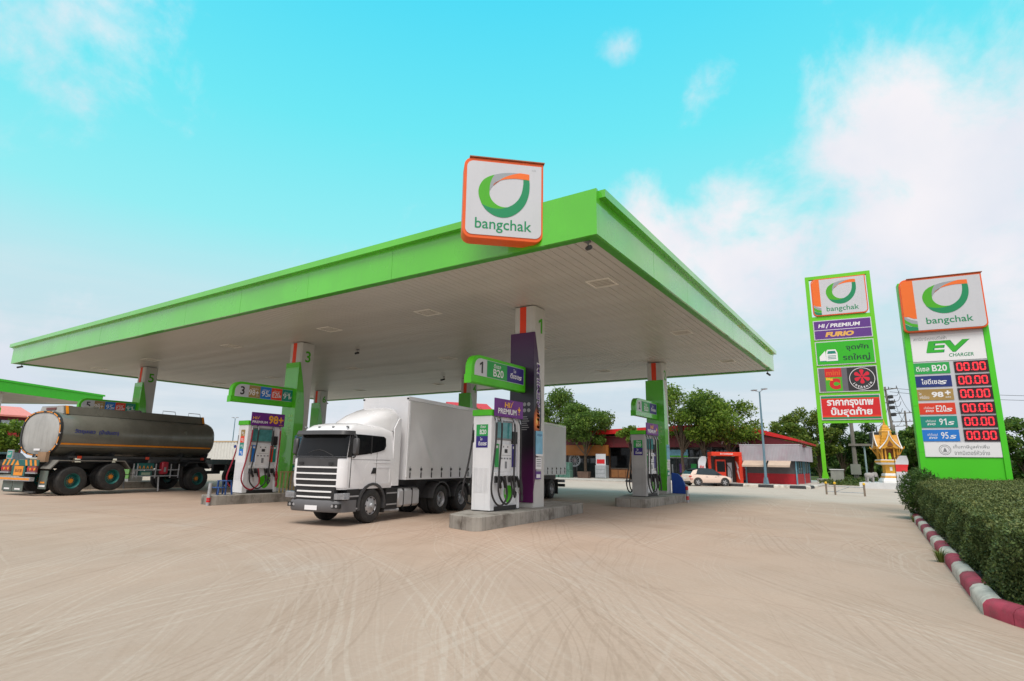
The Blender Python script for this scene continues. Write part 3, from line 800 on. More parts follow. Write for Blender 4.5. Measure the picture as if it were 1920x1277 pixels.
def dispenser(kind, label, loc, body):
    t = thing('fuel_dispenser', label, 'fuel pump', loc, 0, 'fuel dispensers on the islands')
    L, w = 1.25, 0.265
    # cabinet: end pillar, recessed middle, rear pillar
    b = MB()
    prof = [(0, 0), (0.16, 0), (0.16, 0.0)]
    b.prism([(-w, 0.0), (w, 0.0), (w, 0.17), (w-0.045, 0.175), (w-0.045, L-0.10), (w, L-0.095), (w, L), (-w, L), (-w, L-0.095), (-w+0.045, L-0.10), (-w+0.045, 0.175), (-w, 0.17)], 'z', 0.02, 2.19)
    b.build('cabinet', body, t, bevel=0.008)
    MB().box(-w+0.01, w-0.01, 0.01, L-0.01, 0.0, 0.019).build('plinth', P_BLACK, t)
    MB().box(-w-0.02, w+0.02, -0.03, 0.30, 2.192, 2.335).build('green_cap', LIME, t, bevel=0.01)
    MB().box(-w+0.05, w-0.05, 0.302, L, 2.192, 2.30).build('top_housing', body, t)
    # louvres low on the end panel
    b = MB()
    for k in range(22):
        for c_ in range(3): b.box(-0.21+c_*0.145, -0.09+c_*0.145, -0.006, -0.001, 0.42+k*0.026, 0.432+k*0.026)
    stuff(b.build('vent_louvre', body, t))
    side_label(t, kind, -0.001)
    for sgn, face in ((1, 'right'), (-1, 'left')):
        X = lambda d: sgn*(w+d)
        q = R(90)*sgn
        # promotional board above
        p = None if sgn < 0 else plate(t, 'promo_board', 1.24, 0.43, (X(0.035), 0.66, 2.40), P_PURPLE, face, t=0.03, bevel=0.006)
        if p is None: pass
        elif kind == 'diesel':
            text(p, 'HI', 0.22, 0.13, (-0.10, -0.032, 0.08), P_YELLOW, bold=0.03, shear=0.1)
            plate(p, 'flame_tick', 0, 0, (0.06, -0.032, 0.09), P_YELLOW, t=0.003, poly=[(-0.03, -0.07), (0.0, -0.07), (0.03, 0.0), (0.10, 0.10), (0.02, 0.03)])
            text(p, 'PREMIUM', 0.80, 0.13, (-0.09, -0.032, -0.08), PRINTW, bold=0.03)
            text(p, '+', 0.12, 0.14, (0.43, -0.032, 0.0), P_YELLOW, bold=0.05)
            text(p, 'พลัส', 0.08, 0.035, (0.43, -0.032, -0.11), P_YELLOW)
        else:
            text(p, 'HI', 0.15, 0.09, (-0.50, -0.032, 0.03), P_YELLOW, bold=0.02, shear=0.1)
            plate(p, 'flame_tick', 0, 0, (-0.38, -0.032, 0.04), P_YELLOW, t=0.003, poly=[(-0.03, -0.05), (0.0, -0.05), (0.02, 0.0), (0.07, 0.07), (0.01, 0.02)])
            text(p, 'PREMIUM', 0.56, 0.08, (-0.30, -0.032, -0.10), PRINTW, bold=0.03)
            text(p, '98+', 0.56, 0.28, (0.29, -0.032, 0.0), P_YELLOW, bold=0.03)
            text(p, 'พลัส', 0.14, 0.05, (0.48, -0.032, -0.16), P_YELLOW)
        # screen
        xr = w-0.045
        fx = sgn*(xr+0.001)
        s_ = plate(t, 'screen_frame', 0.80, 0.47, (fx, 0.56, 1.87), P_GREY, face, t=0.02, bevel=0.004)
        plate(s_, 'screen', 0.70, 0.38, (-0.01, -0.0205, 0.0), TEALGLASS, t=0.004)
        plate(s_, 'card_reader', 0.20, 0.30, (0.46, -0.002, -0.16), BLACK, t=0.05, bevel=0.006)
        # keypad panel and grade strips
        p = plate(t, 'keypad_panel', 0.52, 0.66, (fx, 0.62, 1.22), PUMPW, face, t=0.05, bevel=0.012)
        plate(p, 'display', 0.12, 0.09, (0, -0.051, 0.16), P_BLACK, t=0.004)
        b = MB()
        for k in range(4): b.box(-0.21+k*0.12, -0.15+k*0.12, -0.060, -0.051, -0.035, 0.0)
        stuff(b.build('grade_button', P_GREY, p))
        b = MB(); b.box(-0.13, -0.09, -0.055, -0.051, 0.24, 0.28); b.box(0.05, 0.09, -0.055, -0.051, 0.24, 0.28); b.box(-0.16, 0.20, -0.055, -0.051, 0.055, 0.062)
        stuff(b.build('print_mark', P_GREY, p))
        plate(p, 'receipt_slot', 0.08, 0.16, (0, -0.051, -0.17), P_GREY, t=0.006)
        cols = ((P_GREEN, -0.36), (P_NAVY, 0.38)) if kind == 'diesel' else ((P_GOLD, -0.46), (P_BLUE, -0.33), (RED_O, 0.33), (P_TEAL, 0.44))
        for m, dy in cols:
            ww = 0.17 if kind == 'diesel' else 0.115
            g_ = plate(t, 'grade_strip', ww, 0.54, (fx, 0.62+sgn*dy if sgn > 0 else 0.62-dy*-1*sgn*-1, 1.27), m, face, t=0.03)
            plate(g_, 'print_line', ww*0.6, 0.06, (0, -0.031, 0.2), PRINTW, t=0.001)
        plate(t, 'ledge', 0.92, 0.10, (fx, 0.62, 0.84), PUMPW, face, t=0.06, bevel=0.01)
        # lower door with the green swirl
        d_ = plate(t, 'lower_door', 0.94, 0.46, (fx, 0.62, 0.37), PUMPW, face, t=0.02)
        sw = []
        for i in range(18):
            a = 2*PI*i/18; sw.append((0.0+0.20*math.cos(a)*(1.0+0.3*math.sin(a)), -0.01+0.215*math.sin(a)))
        plate(d_, 'green_swirl', 0, 0, (0.18, -0.021, 0.0), LIME, t=0.003, poly=sw)
        plate(t, 'kick_plate', 1.0, 0.085, (fx+sgn*0.03, 0.62, 0.065), BLACK, face, t=0.01)
        # nozzles and hoses
        ys = (0.20, 0.40, 0.80, 1.00)
        for y in ys: nozzle(t, sgn*(w+0.0), y, 0.70, sgn)
        mats_ = (HOSE, HOSE, HOSE, HOSE) if kind == 'diesel' else (HOSE_R, HOSE, HOSE, HOSE_R)
        hose(t, sgn, 0.12, 0.40, 0.13, mats_[0], 0.18)
        hose(t, sgn, 0.34, 0.62, 0.16, mats_[1], 0.12)
        hose(t, sgn, 0.90, 0.72, 0.30, mats_[2], 0.02)
        hose(t, sgn, 1.16, 1.06, 0.20, mats_[3], -0.02)
    return t
pump1 = dispenser('diesel', 'white diesel dispenser under sign 1 with black hoses and purple board', (-8.195, 11.1, 0.28), PUMPW)
pump2 = dispenser('diesel', 'older grey diesel dispenser under sign 2 near the blue panel', (-7.86, 20.15, 0.28), PUMPG)
pump3 = dispenser('petrol', 'white petrol dispenser with red hoses and a gold 98+ board', (-17.98, 11.1, 0.28), PUMPW)

# ------------------------------------------------------------------ numbered arm signs fixed to the columns
def arm_sign(num, kind, x, y0, label, zc=3.56):
    """arm reaches along -y from the column front; printed on both broad faces"""
    t = thing('pump_number_sign', label, 'sign', (x, y0, zc), 0, 'numbered arm signs on the columns')
    L = 2.35
    out = [(0, -0.35), (L, -0.35), (L, 0.33), (0.32, 0.33)]+[(0.32-0.32*math.sin(R(a)), 0.01+0.32*math.cos(R(a))) for a in range(15, 91, 15)]
    MB().prism(out, 'x', -0.10, 0.10).build('green_casing', LIME if num != '2' else GREEN, t, bevel=0.012)
    MB().box(-0.104, 0.104, -0.02, 0.0, -0.37, -0.16).build('end_cap', LIME, t)
    for sgn, face in ((1, 'right'), (-1, 'left')):
        ins = [(0.10, -0.17), (L-0.10, -0.17), (L-0.10, 0.25), (0.34, 0.25)]+[(0.34-0.24*math.sin(R(a)), 0.01+0.24*math.cos(R(a))) for a in range(15, 91, 15)]
        p = MB().prism(ins, 'x', sgn*0.101, sgn*0.108).build('light_panel', SIGNW, t)
        def at(u, z): return (sgn*0.109, (u if sgn > 0 else L-u), z)
        us = lambda u: (u if sgn > 0 else L-u)
        text(t, num, None, 0.28, (sgn*0.110, 0.36, 0.04), P_BLACK, face, bold=0.02, name='numeral')
        if kind == 'diesel':
            q = plate(t, 'fuel_panel', 0.86, 0.40, (sgn*0.109, 1.02, 0.04), P_GREEN, face, t=0.003)
            text(q, 'ดีเซล', 0.30, 0.11, (0.0, -0.005, 0.11), PRINTW)
            text(q, 'B20', 0.44, 0.19, (0.05, -0.005, -0.06), PRINTW, bold=0.015)
            q = plate(t, 'fuel_panel', 0.78, 0.40, (sgn*0.109, 1.842, 0.04), P_NAVY, face, t=0.003)
            text(q, 'ไฮ', 0.12, 0.09, (-0.04, -0.005, 0.10), PRINTW)
            text(q, 'ดีเซล', 0.40, 0.14, (-0.04, -0.005, -0.03), PRINTW, bold=0.02)
            text(q, 'S', 0.14, 0.10, (0.22, -0.005, -0.06), PRINTW, bold=0.04, shear=0.4)
        else:
            for k, (m, s) in enumerate(((P_GOLD, '98+'), (P_BLUE, '95'), (RED_O, 'E20'), (P_TEAL, '91'))):
                q = plate(t, 'fuel_panel', 0.415, 0.40, (sgn*0.109, 0.80+k*0.42, 0.04), m, face, t=0.003)
                text(q, s, 0.27 if k != 0 else 0.36, 0.19, (-0.03, -0.005, -0.03), PRINTW, bold=0.01)
                text(q, 'แก๊สโซฮอล์' if k else 'ไฮพรีเมียม', 0.26, 0.05, (0, -0.005, 0.10), PRINTW, bold=0.0)
                if k: text(q, 'S', 0.10, 0.08, (0.13, -0.005, -0.07), PRINTW, bold=0.03, shear=0.4)
                else: text(q, 'พลัส', 0.1, 0.04, (0.11, -0.005, -0.13), PRINTW, bold=0.0)
    return t
arm_sign('1', 'diesel', -8.2, 10.50, 'nearest green arm sign, numbered 1, on the purple column')
arm_sign('2', 'diesel', -8.2, 20.66, 'small green arm sign numbered 2 at the right-hand column')
arm_sign('3', 'petrol', -18.1, 10.56, 'green arm sign numbered 3 with four petrol grade panels')
arm_sign('5', 'petrol', -29.8, 10.52, 'green arm sign numbered 5 above the tanker')

# ------------------------------------------------------------------ small things on and by the islands
def bollard(label, x, y, lean=0.0, z=0.0):
    t = thing('bollard', label, 'bollard', (x, y, z), 0, 'steel posts with red bands by the islands')
    t.rotation_euler = (0, lean, 0)
    MB().cyl((0, 0, 0), (0, 0, 0.66), 0.052, n=14).build('post', GALV, t, smooth=40)
    for z_ in (0.10, 0.17):
        MB().cyl((0, 0, z_), (0, 0, z_+0.06), 0.055, n=14).build('red_band', P_RED, t, smooth=40)
    return t
bollard('grey steel post with red bands at the left corner of island 3', -17.25, 9.78, R(3))
b2 = bollard('short grey post with red bands right of island 2', -6.98, 22.9, R(-2))
MB().cyl((0, 0, 0.46), (0, 0, 0.60), 0.055, n=14).build('red_band', P_RED, b2, smooth=40)
def stool():
    t = thing('step_stool', 'blue plastic two step stool on island 3', 'stool', (-17.62, 10.35, 0.28), R(8))
    BL = mat('blue_plastic', S(38, 72, 128), 0.45)
    MB().box(-0.21, 0.21, 0.0, 0.22, 0.40, 0.43).build('upper_step', BL, t, bevel=0.008)
    MB().box(-0.21, 0.21, -0.24, 0.0, 0.20, 0.23).build('lower_step', BL, t, bevel=0.008)
    for sx in (-1, 1):
        for p0, p1 in (((sx*0.18, 0.20, 0.40), (sx*0.21, 0.24, 0)), ((sx*0.18, 0.03, 0.40), (sx*0.19, 0.02, 0)), ((sx*0.18, -0.22, 0.20), (sx*0.20, -0.25, 0))):
            MB().cyl(p0, p1, 0.03, 0.028, 6).build('leg', BL, t)
stool()
bp = thing('service_panel', 'blue curved panel standing on the island behind column 2', 'panel', (-7.55, 23.75, 0.28))
MB().prism([(-0.30, 0), (0.28, 0), (0.24, 0.35), (0.12, 0.62), (-0.05, 0.78), (-0.30, 0.82)], 'y', -0.04, 0.04).build('board', mat('blue_board', S(22, 70, 160), 0.5), bp, bevel=0.008)
MB().box(-0.30, -0.26, 0.042, 0.08, 0, 1.15).build('post', GALV, bp)
rk = thing('wire_rack', 'low wooden slat rack beside column 3', 'rack', (-17.55, 12.75, 0.28))
WOOD = mat('pale_wood', S(170, 150, 104), 0.7, var=0.15)
for k in range(7): MB().box(0.0, 0.03, -0.42+k*0.14, -0.38+k*0.14, 0.0, 0.66).build('slat', WOOD, rk)
MB().box(-0.002, 0.032, -0.44, 0.48, 0.661, 0.70).build('rail', WOOD, rk)
# ------------------------------------------------------------------ wheels
def wheel_set(r, w, rimm, hubm, deep, hole=8, hubcol=None):
    """returns meshes (tyre, rim) centred at origin, outer side facing +x"""
    tr = MB(); k = 0.53
    tr.lathe([(r*k, -w/2+0.01), (r*0.86, -w/2-0.004), (r*0.95, -w/2+0.012), (r, -w/2+0.05), (r, w/2-0.05), (r*0.95, w/2-0.012), (r*0.86, w/2+0.004), (r*k, w/2-0.01), (r*k, -w/2+0.01)], axis='x', n=32)
    rm = MB(); o = w/2-0.02; d = o-deep
    rm.use(0).lathe([(r*k*1.02, o), (r*k*0.95, o+0.006), (r*k*0.88, o-0.02), (r*k*0.82, d+0.02), (r*0.38, d+0.03), (r*0.26, d+0.035), (r*0.2, d+0.05), (0.001, d+0.05)], axis='x', n=28)
    rm.use(1)
    for i in range(hole):
        a = 2*PI*i/hole; c = (0, r*0.45*math.cos(a), r*0.45*math.sin(a))
        rm.cyl((d+0.018, c[1], c[2]), (d+0.034, c[1], c[2]), r*0.055, n=8)
    rm.use(2)
    rm.lathe([(r*0.17, d+0.03), (r*0.17, d+0.07), (r*0.14, d+0.09), (0.001, d+0.095)], axis='x', n=16)
    for i in range(10):
        a = 2*PI*i/10; rm.cyl((d+0.03, r*0.235*math.cos(a), r*0.235*math.sin(a)), (d+0.055, r*0.235*math.cos(a), r*0.235*math.sin(a)), r*0.02, n=6)
    return tr, rm, [rimm, P_BLACK, hubm]
def put_wheel(cache, parent, x, y, z, side, r, w, rimm, hubm, deep, turn=0.0):
    key = (r, w, rimm.name, deep)
    if key not in cache:
        tr, rm, ms = wheel_set(r, w, rimm, hubm, deep)
        a = tr.build('tyre', RUBBER, None, smooth=35); b = rm.build('rim', ms, None, smooth=35)
        cache[key] = (a.data, b.data)
        for o in (a, b): COL.objects.unlink(o); bpy.data.objects.remove(o)
    t = link('wheel', cache[key][0], parent, (x, y, z), (0 if side > 0 else PI)+turn)
    link('rim', cache[key][1], t)
    return t
WC = {}
# ------------------------------------------------------------------ white articulated truck
def truck():
    t = thing('articulated_truck', 'white lorry with a curtain sided trailer parked between pumps 1 and 3', 'truck', (-10.82, 9.44, 0.0), R(8.7))
    TW = mat('truck_white', (0.80, 0.80, 0.81), 0.22, var=0.02, coat=0.5)
    TWS = mat('curtain_white', (0.78, 0.78, 0.78), 0.5, var=0.04, vs=1.2, bump=0.0)
    DG = mat('truck_dark_plastic', (0.055, 0.055, 0.057), 0.5, var=0.1)
    HW = 0.715
    # -- cab shell: rounded horizontal sections
    def ring(z, hw, yf, yb, r, bow=0.05, n=5):
        P = [(-hw, yb)]
        for i in range(n+1):
            a = R(180+90*i/n); P.append((-hw+r+r*math.cos(a), yf+r+r*math.sin(a)))
        for u in (-0.5, 0.0, 0.5): P.append((u*(hw-r)*1.2, yf-bow*(1-u*u*1.6)))
        for i in range(n+1):
            a = R(270+90*i/n); P.append((hw-r+r*math.cos(a), yf+r+r*math.sin(a)))
        P.append((hw, yb))
        return [(x, y, z) for x, y in P]
    secs = [(0.76, HW-0.02, -1.03, 0.72), (0.95, HW, -1.05, 0.72), (1.42, HW, -1.05, 0.72), (1.50, HW-0.004, -1.04, 0.72), (1.96, HW-0.045, -0.93, 0.72), (2.06, HW-0.06, -0.88, 0.72), (2.16, HW-0.12, -0.72, 0.72), (2.21, HW-0.22, -0.50, 0.70)]
    MB().loft([ring(z, h, f, b, 0.14) for z, h, f, b in secs]).build('cab', TW, t, smooth=40)
    def patch(z0, z1, i0, i1, off, nz=4):
        rows = []
        for k in range(nz+1):
            z = z0+(z1-z0)*k/nz
            for a, b in zip(secs, secs[1:]):
                if a[0] <= z <= b[0]+1e-6:
                    f = (z-a[0])/(b[0]-a[0]); s_ = [a[q]+(b[q]-a[q])*f for q in range(4)]; break
            rows.append(ring(z, s_[1]+off, s_[2]-off, s_[3], 0.14+off)[i0:i1])
        return rows
    def shell(name, m, z0, z1, i0, i1, o0, o1, parent=t):
        A = patch(z0, z1, i0, i1, o0); B = patch(z0, z1, i0, i1, o1)
        b = MB(); n = len(A[0]); va = [p for r_ in A for p in r_]; vb = [p for r_ in B for p in r_]
        b.add(va+vb, [(k*n+i, k*n+i+1, (k+1)*n+i+1, (k+1)*n+i) for k in range(len(A)-1) for i in range(n-1)]+[(len(va)+k*n+i, len(va)+(k+1)*n+i, len(va)+(k+1)*n+i+1, len(va)+k*n+i+1) for k in range(len(A)-1) for i in range(n-1)])
        m_ = len(A)-1; o = len(va)
        for i in range(n-1): b.f.append((i, o+i, o+i+1, i+1)); b.mi.append(0); b.f.append((m_*n+i, m_*n+i+1, o+m_*n+i+1, o+m_*n+i)); b.mi.append(0)
        for k in range(m_): b.f.append((k*n, (k+1)*n, o+(k+1)*n, o+k*n)); b.mi.append(0); b.f.append((k*n+n-1, o+k*n+n-1, o+(k+1)*n+n-1, (k+1)*n+n-1)); b.mi.append(0)
        return b.build(name, m, parent, smooth=40)
    ws = shell('windscreen', DKGLASS, 1.46, 1.93, 2, 15, 0.003, 0.012)
    shell('windscreen_surround', BLACK, 1.42, 1.455, 2, 15, 0.003, 0.016)
    # wiper
    MB().tube([(0.45, -1.075, 1.47), (0.05, -1.08, 1.60), (-0.35, -1.07, 1.50)], 0.008, 5, 3).build('wiper', BLACK, ws)
    # sun visor
    vis = [ring(1.93, HW+0.01, -1.10, -0.72, 0.14), ring(2.02, HW+0.0, -1.06, -0.72, 0.14)]
    MB().loft(vis).build('sun_visor', DG, t, smooth=40)
    # side windows
    for sg in (1, -1):
        win = [(-0.80, 1.47), (-0.30, 1.52), (0.12, 1.58), (0.34, 1.63), (0.40, 1.72), (0.38, 1.90), (0.30, 1.94), (-0.30, 1.95), (-0.72, 1.95)]
        xi = HW-0.045
        MB().prism(win, 'x', sg*(xi), sg*(HW+0.005)).build('side_window', DKGLASS, t)
        MB().prism([(-0.93, 1.44), (-0.79, 1.45), (-0.72, 1.955), (-0.82, 1.955)], 'x', sg*(HW-0.05), sg*(HW+0.0045)).build('front_pillar', BLACK, t)
        MB().box(*(sorted((sg*(HW+0.006), sg*(HW+0.012)))), -0.16, -0.12, 1.53, 1.945).build('window_pillar', BLACK, t)
        # door seams and side pressings
        b = MB()
        for a_ in ((-0.812, -0.792, 0.80, 1.46), (0.08, 0.088, 0.80, 1.57)): b.box(*sorted((sg*(HW+0.0005), sg*(HW+0.003))), *a_)
        b.box(*sorted((sg*(HW+0.0005), sg*(HW+0.003))), -0.79, 0.60, 1.395, 1.402)
        stuff(b.build('door_seam', BLACK, t))
        b = MB()
        for a_ in ((0.12, 0.60, 1.22, 1.23), (0.12, 0.60, 0.86, 0.87), (0.60, 0.61, 0.86, 1.23), (0.0, 0.60, 1.33, 1.342)): b.box(*sorted((sg*(HW+0.0005), sg*(HW+0.008))), *a_)
        stuff(b.build('side_pressing', TW, t))
        MB().prism([(-0.10, 1.09), (0.07, 1.09), (0.07, 1.22), (-0.03, 1.22)], 'x', sg*(HW+0.001), sg*(HW+0.012)).build('door_handle', BLACK, t)
        # side extender behind the cab
        ext = [(0.72, 0.80), (0.98, 0.80), (0.98, 2.40), (0.90, 2.42), (0.72, 2.16)]
        MB().prism(ext, 'x', sg*(HW-0.03), sg*(HW+0.0)).build('side_extender', TW, t)
        # mirror
        mm = MB().box(*sorted((sg*(HW+0.08), sg*(HW+0.22))), -0.90, -0.80, 1.50, 1.86).build('mirror', DG, t, bevel=0.03, smooth=40)
        MB().tube([(sg*(HW-0.02), -0.72, 1.44), (sg*(HW+0.13), -0.84, 1.46), (sg*(HW+0.15), -0.85, 1.52)], 0.016, 6, 3).build('mirror_arm', DG, mm)
        MB().tube([(sg*(HW-0.06), -0.72, 1.93), (sg*(HW+0.13), -0.84, 1.90), (sg*(HW+0.15), -0.85, 1.84)], 0.016, 6, 3).build('mirror_arm', DG, mm)
    # roof air deflector
    def fr(y, hw, z0, z1):
        P = []
        for i in range(11):
            a = PI*i/10; P.append((hw*math.copysign(abs(math.cos(a))**0.55, math.cos(a)), y, z0+(z1-z0)*math.sin(a)**0.6))
        return P
    MB().loft([fr(-0.22, 0.42, 2.10, 2.225), fr(-0.05, 0.50, 2.10, 2.35), fr(0.22, 0.57, 2.10, 2.49), fr(0.52, 0.62, 2.10, 2.61), fr(0.85, 0.66, 2.10, 2.70), fr(0.97, 0.66, 2.10, 2.705)]).build('roof_deflector', TW, t, smooth=45)
    for x in (-0.6, -0.2, 0.2, 0.6): MB().cyl((x, -0.83, 2.10), (x, -0.89, 2.105), 0.022, n=8).build('marker_light', P_GREY, t)
    # front: dark panel, white corner panels and chrome grille bars
    shell('front_panel', DG, 1.25, 1.415, 6, 11, 0.003, 0.010)
    for i0, i1 in ((10, 16), (1, 7)):
        shell('corner_panel', TW, 0.80, 1.40, i0, i1, 0.006, 0.020)
    shell('grille_recess', BLACK, 0.78, 1.245, 6, 11, 0.003, 0.012)
    MB().box(-0.56, 0.56, -1.085, -0.98, 0.50, 0.80).build('grille_recess', BLACK, t)
    for z in (0.60, 0.715, 0.835, 0.965, 1.095, 1.225):
        hw_ = 0.575 if z > 0.8 else 0.48; pts = [(x, -1.072-0.055*(1-(x/0.58)**2)-(0.0 if z > 0.8 else 0.01), 0) for x in (-hw_, -hw_*0.5, 0, hw_*0.5, hw_)]
        MB().loft([[(x, y, z-0.017), (x, y, z+0.015), (x, y+0.045, z+0.015), (x, y+0.045, z-0.017)] for x, y, _ in pts]).build('grille_bar', mat('bright_bar', (0.80, 0.80, 0.80), 0.35, var=0.0), t)
    b = MB(); b.box(0.36, 0.48, -1.112, -1.10, 1.28, 1.33); b.box(-0.48, -0.36, -1.112, -1.10, 1.28, 1.33)
    stuff(b.build('panel_mark', BLACK, t))
    # bumper
    def bring(z, yo): return ring(z, HW+0.01, -1.09-yo, -0.55, 0.16, 0.05)
    MB().loft([bring(0.29, -0.03), bring(0.33, 0.0), bring(0.49, 0.01), bring(0.535, -0.02)]).build('bumper', mat('bumper_grey', (0.12, 0.12, 0.125), 0.5, var=0.05), t, smooth=40)
    for sg in (1, -1):
        h = MB().prism([(sg*0.50, 0.55), (sg*0.83, 0.56), (sg*0.83, 0.70), (sg*0.50, 0.68)], 'y', -1.085, -0.90).build('headlight', mat('lamp_clear', (0.30, 0.31, 0.33), 0.12, 0.4, var=0.2, vs=12), t, bevel=0.01)
        MB().box(*sorted((sg*0.655, sg*0.665)), -1.089, -1.086, 0.56, 0.69).build('lamp_divider', P_GREY, h)
        f = MB().box(*sorted((sg*0.48, sg*0.72)), -1.10, -1.02, 0.38, 0.47).build('fog_lamp_housing', BLACK, t)
        for k in (0.54, 0.65): MB().cyl((sg*k, -1.103, 0.425), (sg*k, -1.095, 0.425), 0.03, n=12).build('fog_lamp', STEEL, f)
    MB().box(-0.17, 0.17, -1.152, -1.142, 0.33, 0.425).build('number_plate', PRINTW, t)
    # lower side: steps before the wheel, wheel arch
    for sg in (1, -1):
        MB().box(*sorted((sg*(HW-0.18), sg*(HW-0.005))), -0.84, -0.46, 0.30, 0.765).build('step_box', BLACK, t)
        for z in (0.335, 0.60): MB().box(*sorted((sg*(HW-0.12), sg*(HW+0.005))), -0.83, -0.48, z, z+0.03).build('step', ALU, t)
        b = MB(); A = []; Bq = []
        for i in range(13):
            a = R(-12+204*i/12); A.append((0.43*math.cos(a), 0.40+0.43*math.sin(a))); Bq.append((0.50*math.cos(a), 0.40+0.49*math.sin(a)))
        b.prism(A+Bq[::-1], 'x', sg*(HW-0.34), sg*(HW+0.012)); b.build('wheel_arch', DG, t)
        MB().box(*sorted((sg*(HW-0.26), sg*(HW-0.02))), 0.47, 0.50, 0.20, 0.42).build('mudflap', RUBBER, t)
        MB().box(*sorted((sg*(HW-0.2), sg*(HW-0.01))), 0.52, 0.98, 0.28, 0.74).build('battery_box', BLACK, t)
        for z in (0.36, 0.62): MB().box(*sorted((sg*(HW-0.1), sg*(HW+0.0))), 0.55, 0.95, z, z+0.03).build('step', ALU, t)
        q = MB().box(*sorted((sg*(HW-0.42), sg*(HW-0.03))), 1.02, 2.0, 0.28, 0.72).build('fuel_tank', mat('tank_alloy', (0.55, 0.55, 0.56), 0.4, 0.3, var=0.05), t, bevel=0.06, smooth=40)
        for y in (1.25, 1.62): MB().box(*sorted((sg*(HW-0.2), sg*(HW-0.025))), y, y+0.03, 0.275, 0.725).build('tank_strap', BLACK, q)
    MB().cyl((HW-0.2, 0.55, 0.235), (HW-0.02, 1.05, 0.235), 0.035).build('air_tank', GALV, t, smooth=40)
    # chassis
    for x in (-0.32, 0.32): MB().box(x-0.04, x+0.04, -0.9, 4.75, 0.56, 0.74).build('chassis_rail', DKMETAL, t)
    for sg in (1, -1):
        for y in (3.02, 4.16):
            b = MB(); A = []; Bq = []
            for i in range(11):
                a = R(5+170*i/10); A.append((y+0.44*math.cos(a), 0.39+0.44*math.sin(a))); Bq.append((y+0.47*math.cos(a), 0.39+0.47*math.sin(a)))
            b.prism(A+Bq[::-1], 'x', sg*(HW-0.40), sg*(HW-0.0)); b.build('mudguard', DG, t)
    for y in (0.0,):
        for sg in (1, -1): put_wheel(WC, t, sg*(HW-0.13), y, 0.385, sg, 0.385, 0.24, ALU, GALV, 0.03)
    for y in (3.02, 4.16, 10.45, 11.55):
        for sg in (1, -1):
            put_wheel(WC, t, sg*(HW-0.13), y, 0.385, sg, 0.385, 0.22, ALU, GALV, 0.13)
            put_wheel(WC, t, sg*(HW-0.37), y, 0.385, sg, 0.385, 0.22, ALU, GALV, 0.13)
        MB().cyl((-HW+0.2, y, 0.385), (HW-0.2, y, 0.385), 0.06).build('axle', DKMETAL, t, smooth=40)
    # trailer
    TY0, TY1, TZ0, TZ1 = 1.25, 13.15, 0.93, 3.0
    MB().box(-HW+0.01, HW-0.01, TY0+0.02, TY1-0.02, TZ0+0.02, TZ1-0.02).build('trailer_body', TWS, t)
    # side curtains: softly rippled sheets
    for sg in (1, -1):
        ny, nz = 160, 30; vs = []
        rg = random.Random(5)
        ph = [rg.uniform(0, 6) for _ in range(8)]
        for i in range(ny+1):
            y = TY0+0.09+(TY1-TY0-0.18)*i/ny
            for k in range(nz+1):
                z = TZ0+0.04+(TZ1-TZ0-0.14)*k/nz; e = math.sin(PI*k/nz)
                dx = 0.006*e*math.sin(y*2.1+z*1.7+ph[0])+0.005*e*math.sin(y*4.7-z*3.1+ph[1])
                dx += 0.045*math.exp(-((y-TY0-0.55-(2.2-z)*0.55)/0.12)**2)*max(0, 1-abs(z-1.8)/0.7)
                dx += 0.040*math.exp(-((y-TY0-0.95-(1.6-z)*0.9)/0.10)**2)*max(0, 1-abs(z-1.4)/0.4)
                vs.append((sg*(HW+0.004+dx), y, z))
        n = nz+1
        MB().add(vs, [(i*n+k, (i+1)*n+k, (i+1)*n+k+1, i*n+k+1) for i in range(ny) for k in range(nz)]).build('side_curtain', TWS, t, smooth=60, fix=False)
        ns = 24
        for i in range(ns):
            y = TY0+0.18+i*(TY1-TY0-0.36)/(ns-1)
            s_ = MB().box(*sorted((sg*(HW+0.004), sg*(HW+0.020))), y-0.016, y+0.016, 0.965, 1.10)
            s_.box(*sorted((sg*(HW+0.004), sg*(HW+0.03))), y-0.028, y+0.028, 1.15, 1.21)
            s_.box(*sorted((sg*(HW+0.004), sg*(HW+0.012))), y-0.006, y+0.006, 1.09, 1.25)
            stuff(s_.build('buckle_strap', BLACK, t))
        MB().box(*sorted((sg*(HW-0.01), sg*(HW+0.012))), TY0, TY1, TZ0, TZ0+0.045).build('side_rail', TW, t)
        MB().box(*sorted((sg*(HW-0.03), sg*(HW+0.014))), TY0, TY1, TZ1-0.09, TZ1+0.004).build('top_rail', TW, t)
        for y in (TY0, TY1-0.09): MB().box(*sorted((sg*(HW-0.06), sg*(HW+0.018))), y, y+0.09, TZ0+0.046, TZ1-0.091).build('corner_post', TW, t, bevel=0.015)
    MB().box(-HW, HW, TY0-0.02, TY0+0.019, TZ0, TZ1).build('front_bulkhead', TW, t)
    for sg in (1, -1): MB().box(sg*0.7-0.03, sg*0.7+0.03, TY0-0.03, TY0-0.021, TZ1-0.07, TZ1-0.03).build('marker_light', P_BLACK, t)
    MB().box(-0.34, 0.34, 2.3, 12.9, 0.74, 0.925).build('trailer_chassis', DKMETAL, t)
    MB().box(-HW+0.03, HW-0.03, 13.04, 13.14, 0.60, 0.72).build('rear_bumper', GALV, t)
    MB().box(-HW+0.03, HW-0.03, 13.04, 13.14, 0.42, 0.54).build('rear_bumper', DKMETAL, t)
    for sg in (1, -1):
        MB().box(*sorted((sg*(HW-0.45), sg*(HW-0.02))), 12.2, 12.23, 0.16, 0.75).build('mudflap', RUBBER, t)
        MB().box(*sorted((sg*0.5, sg*0.56)), 6.6, 6.7, 0.1, 0.74).build('landing_leg', DKMETAL, t)
truck()

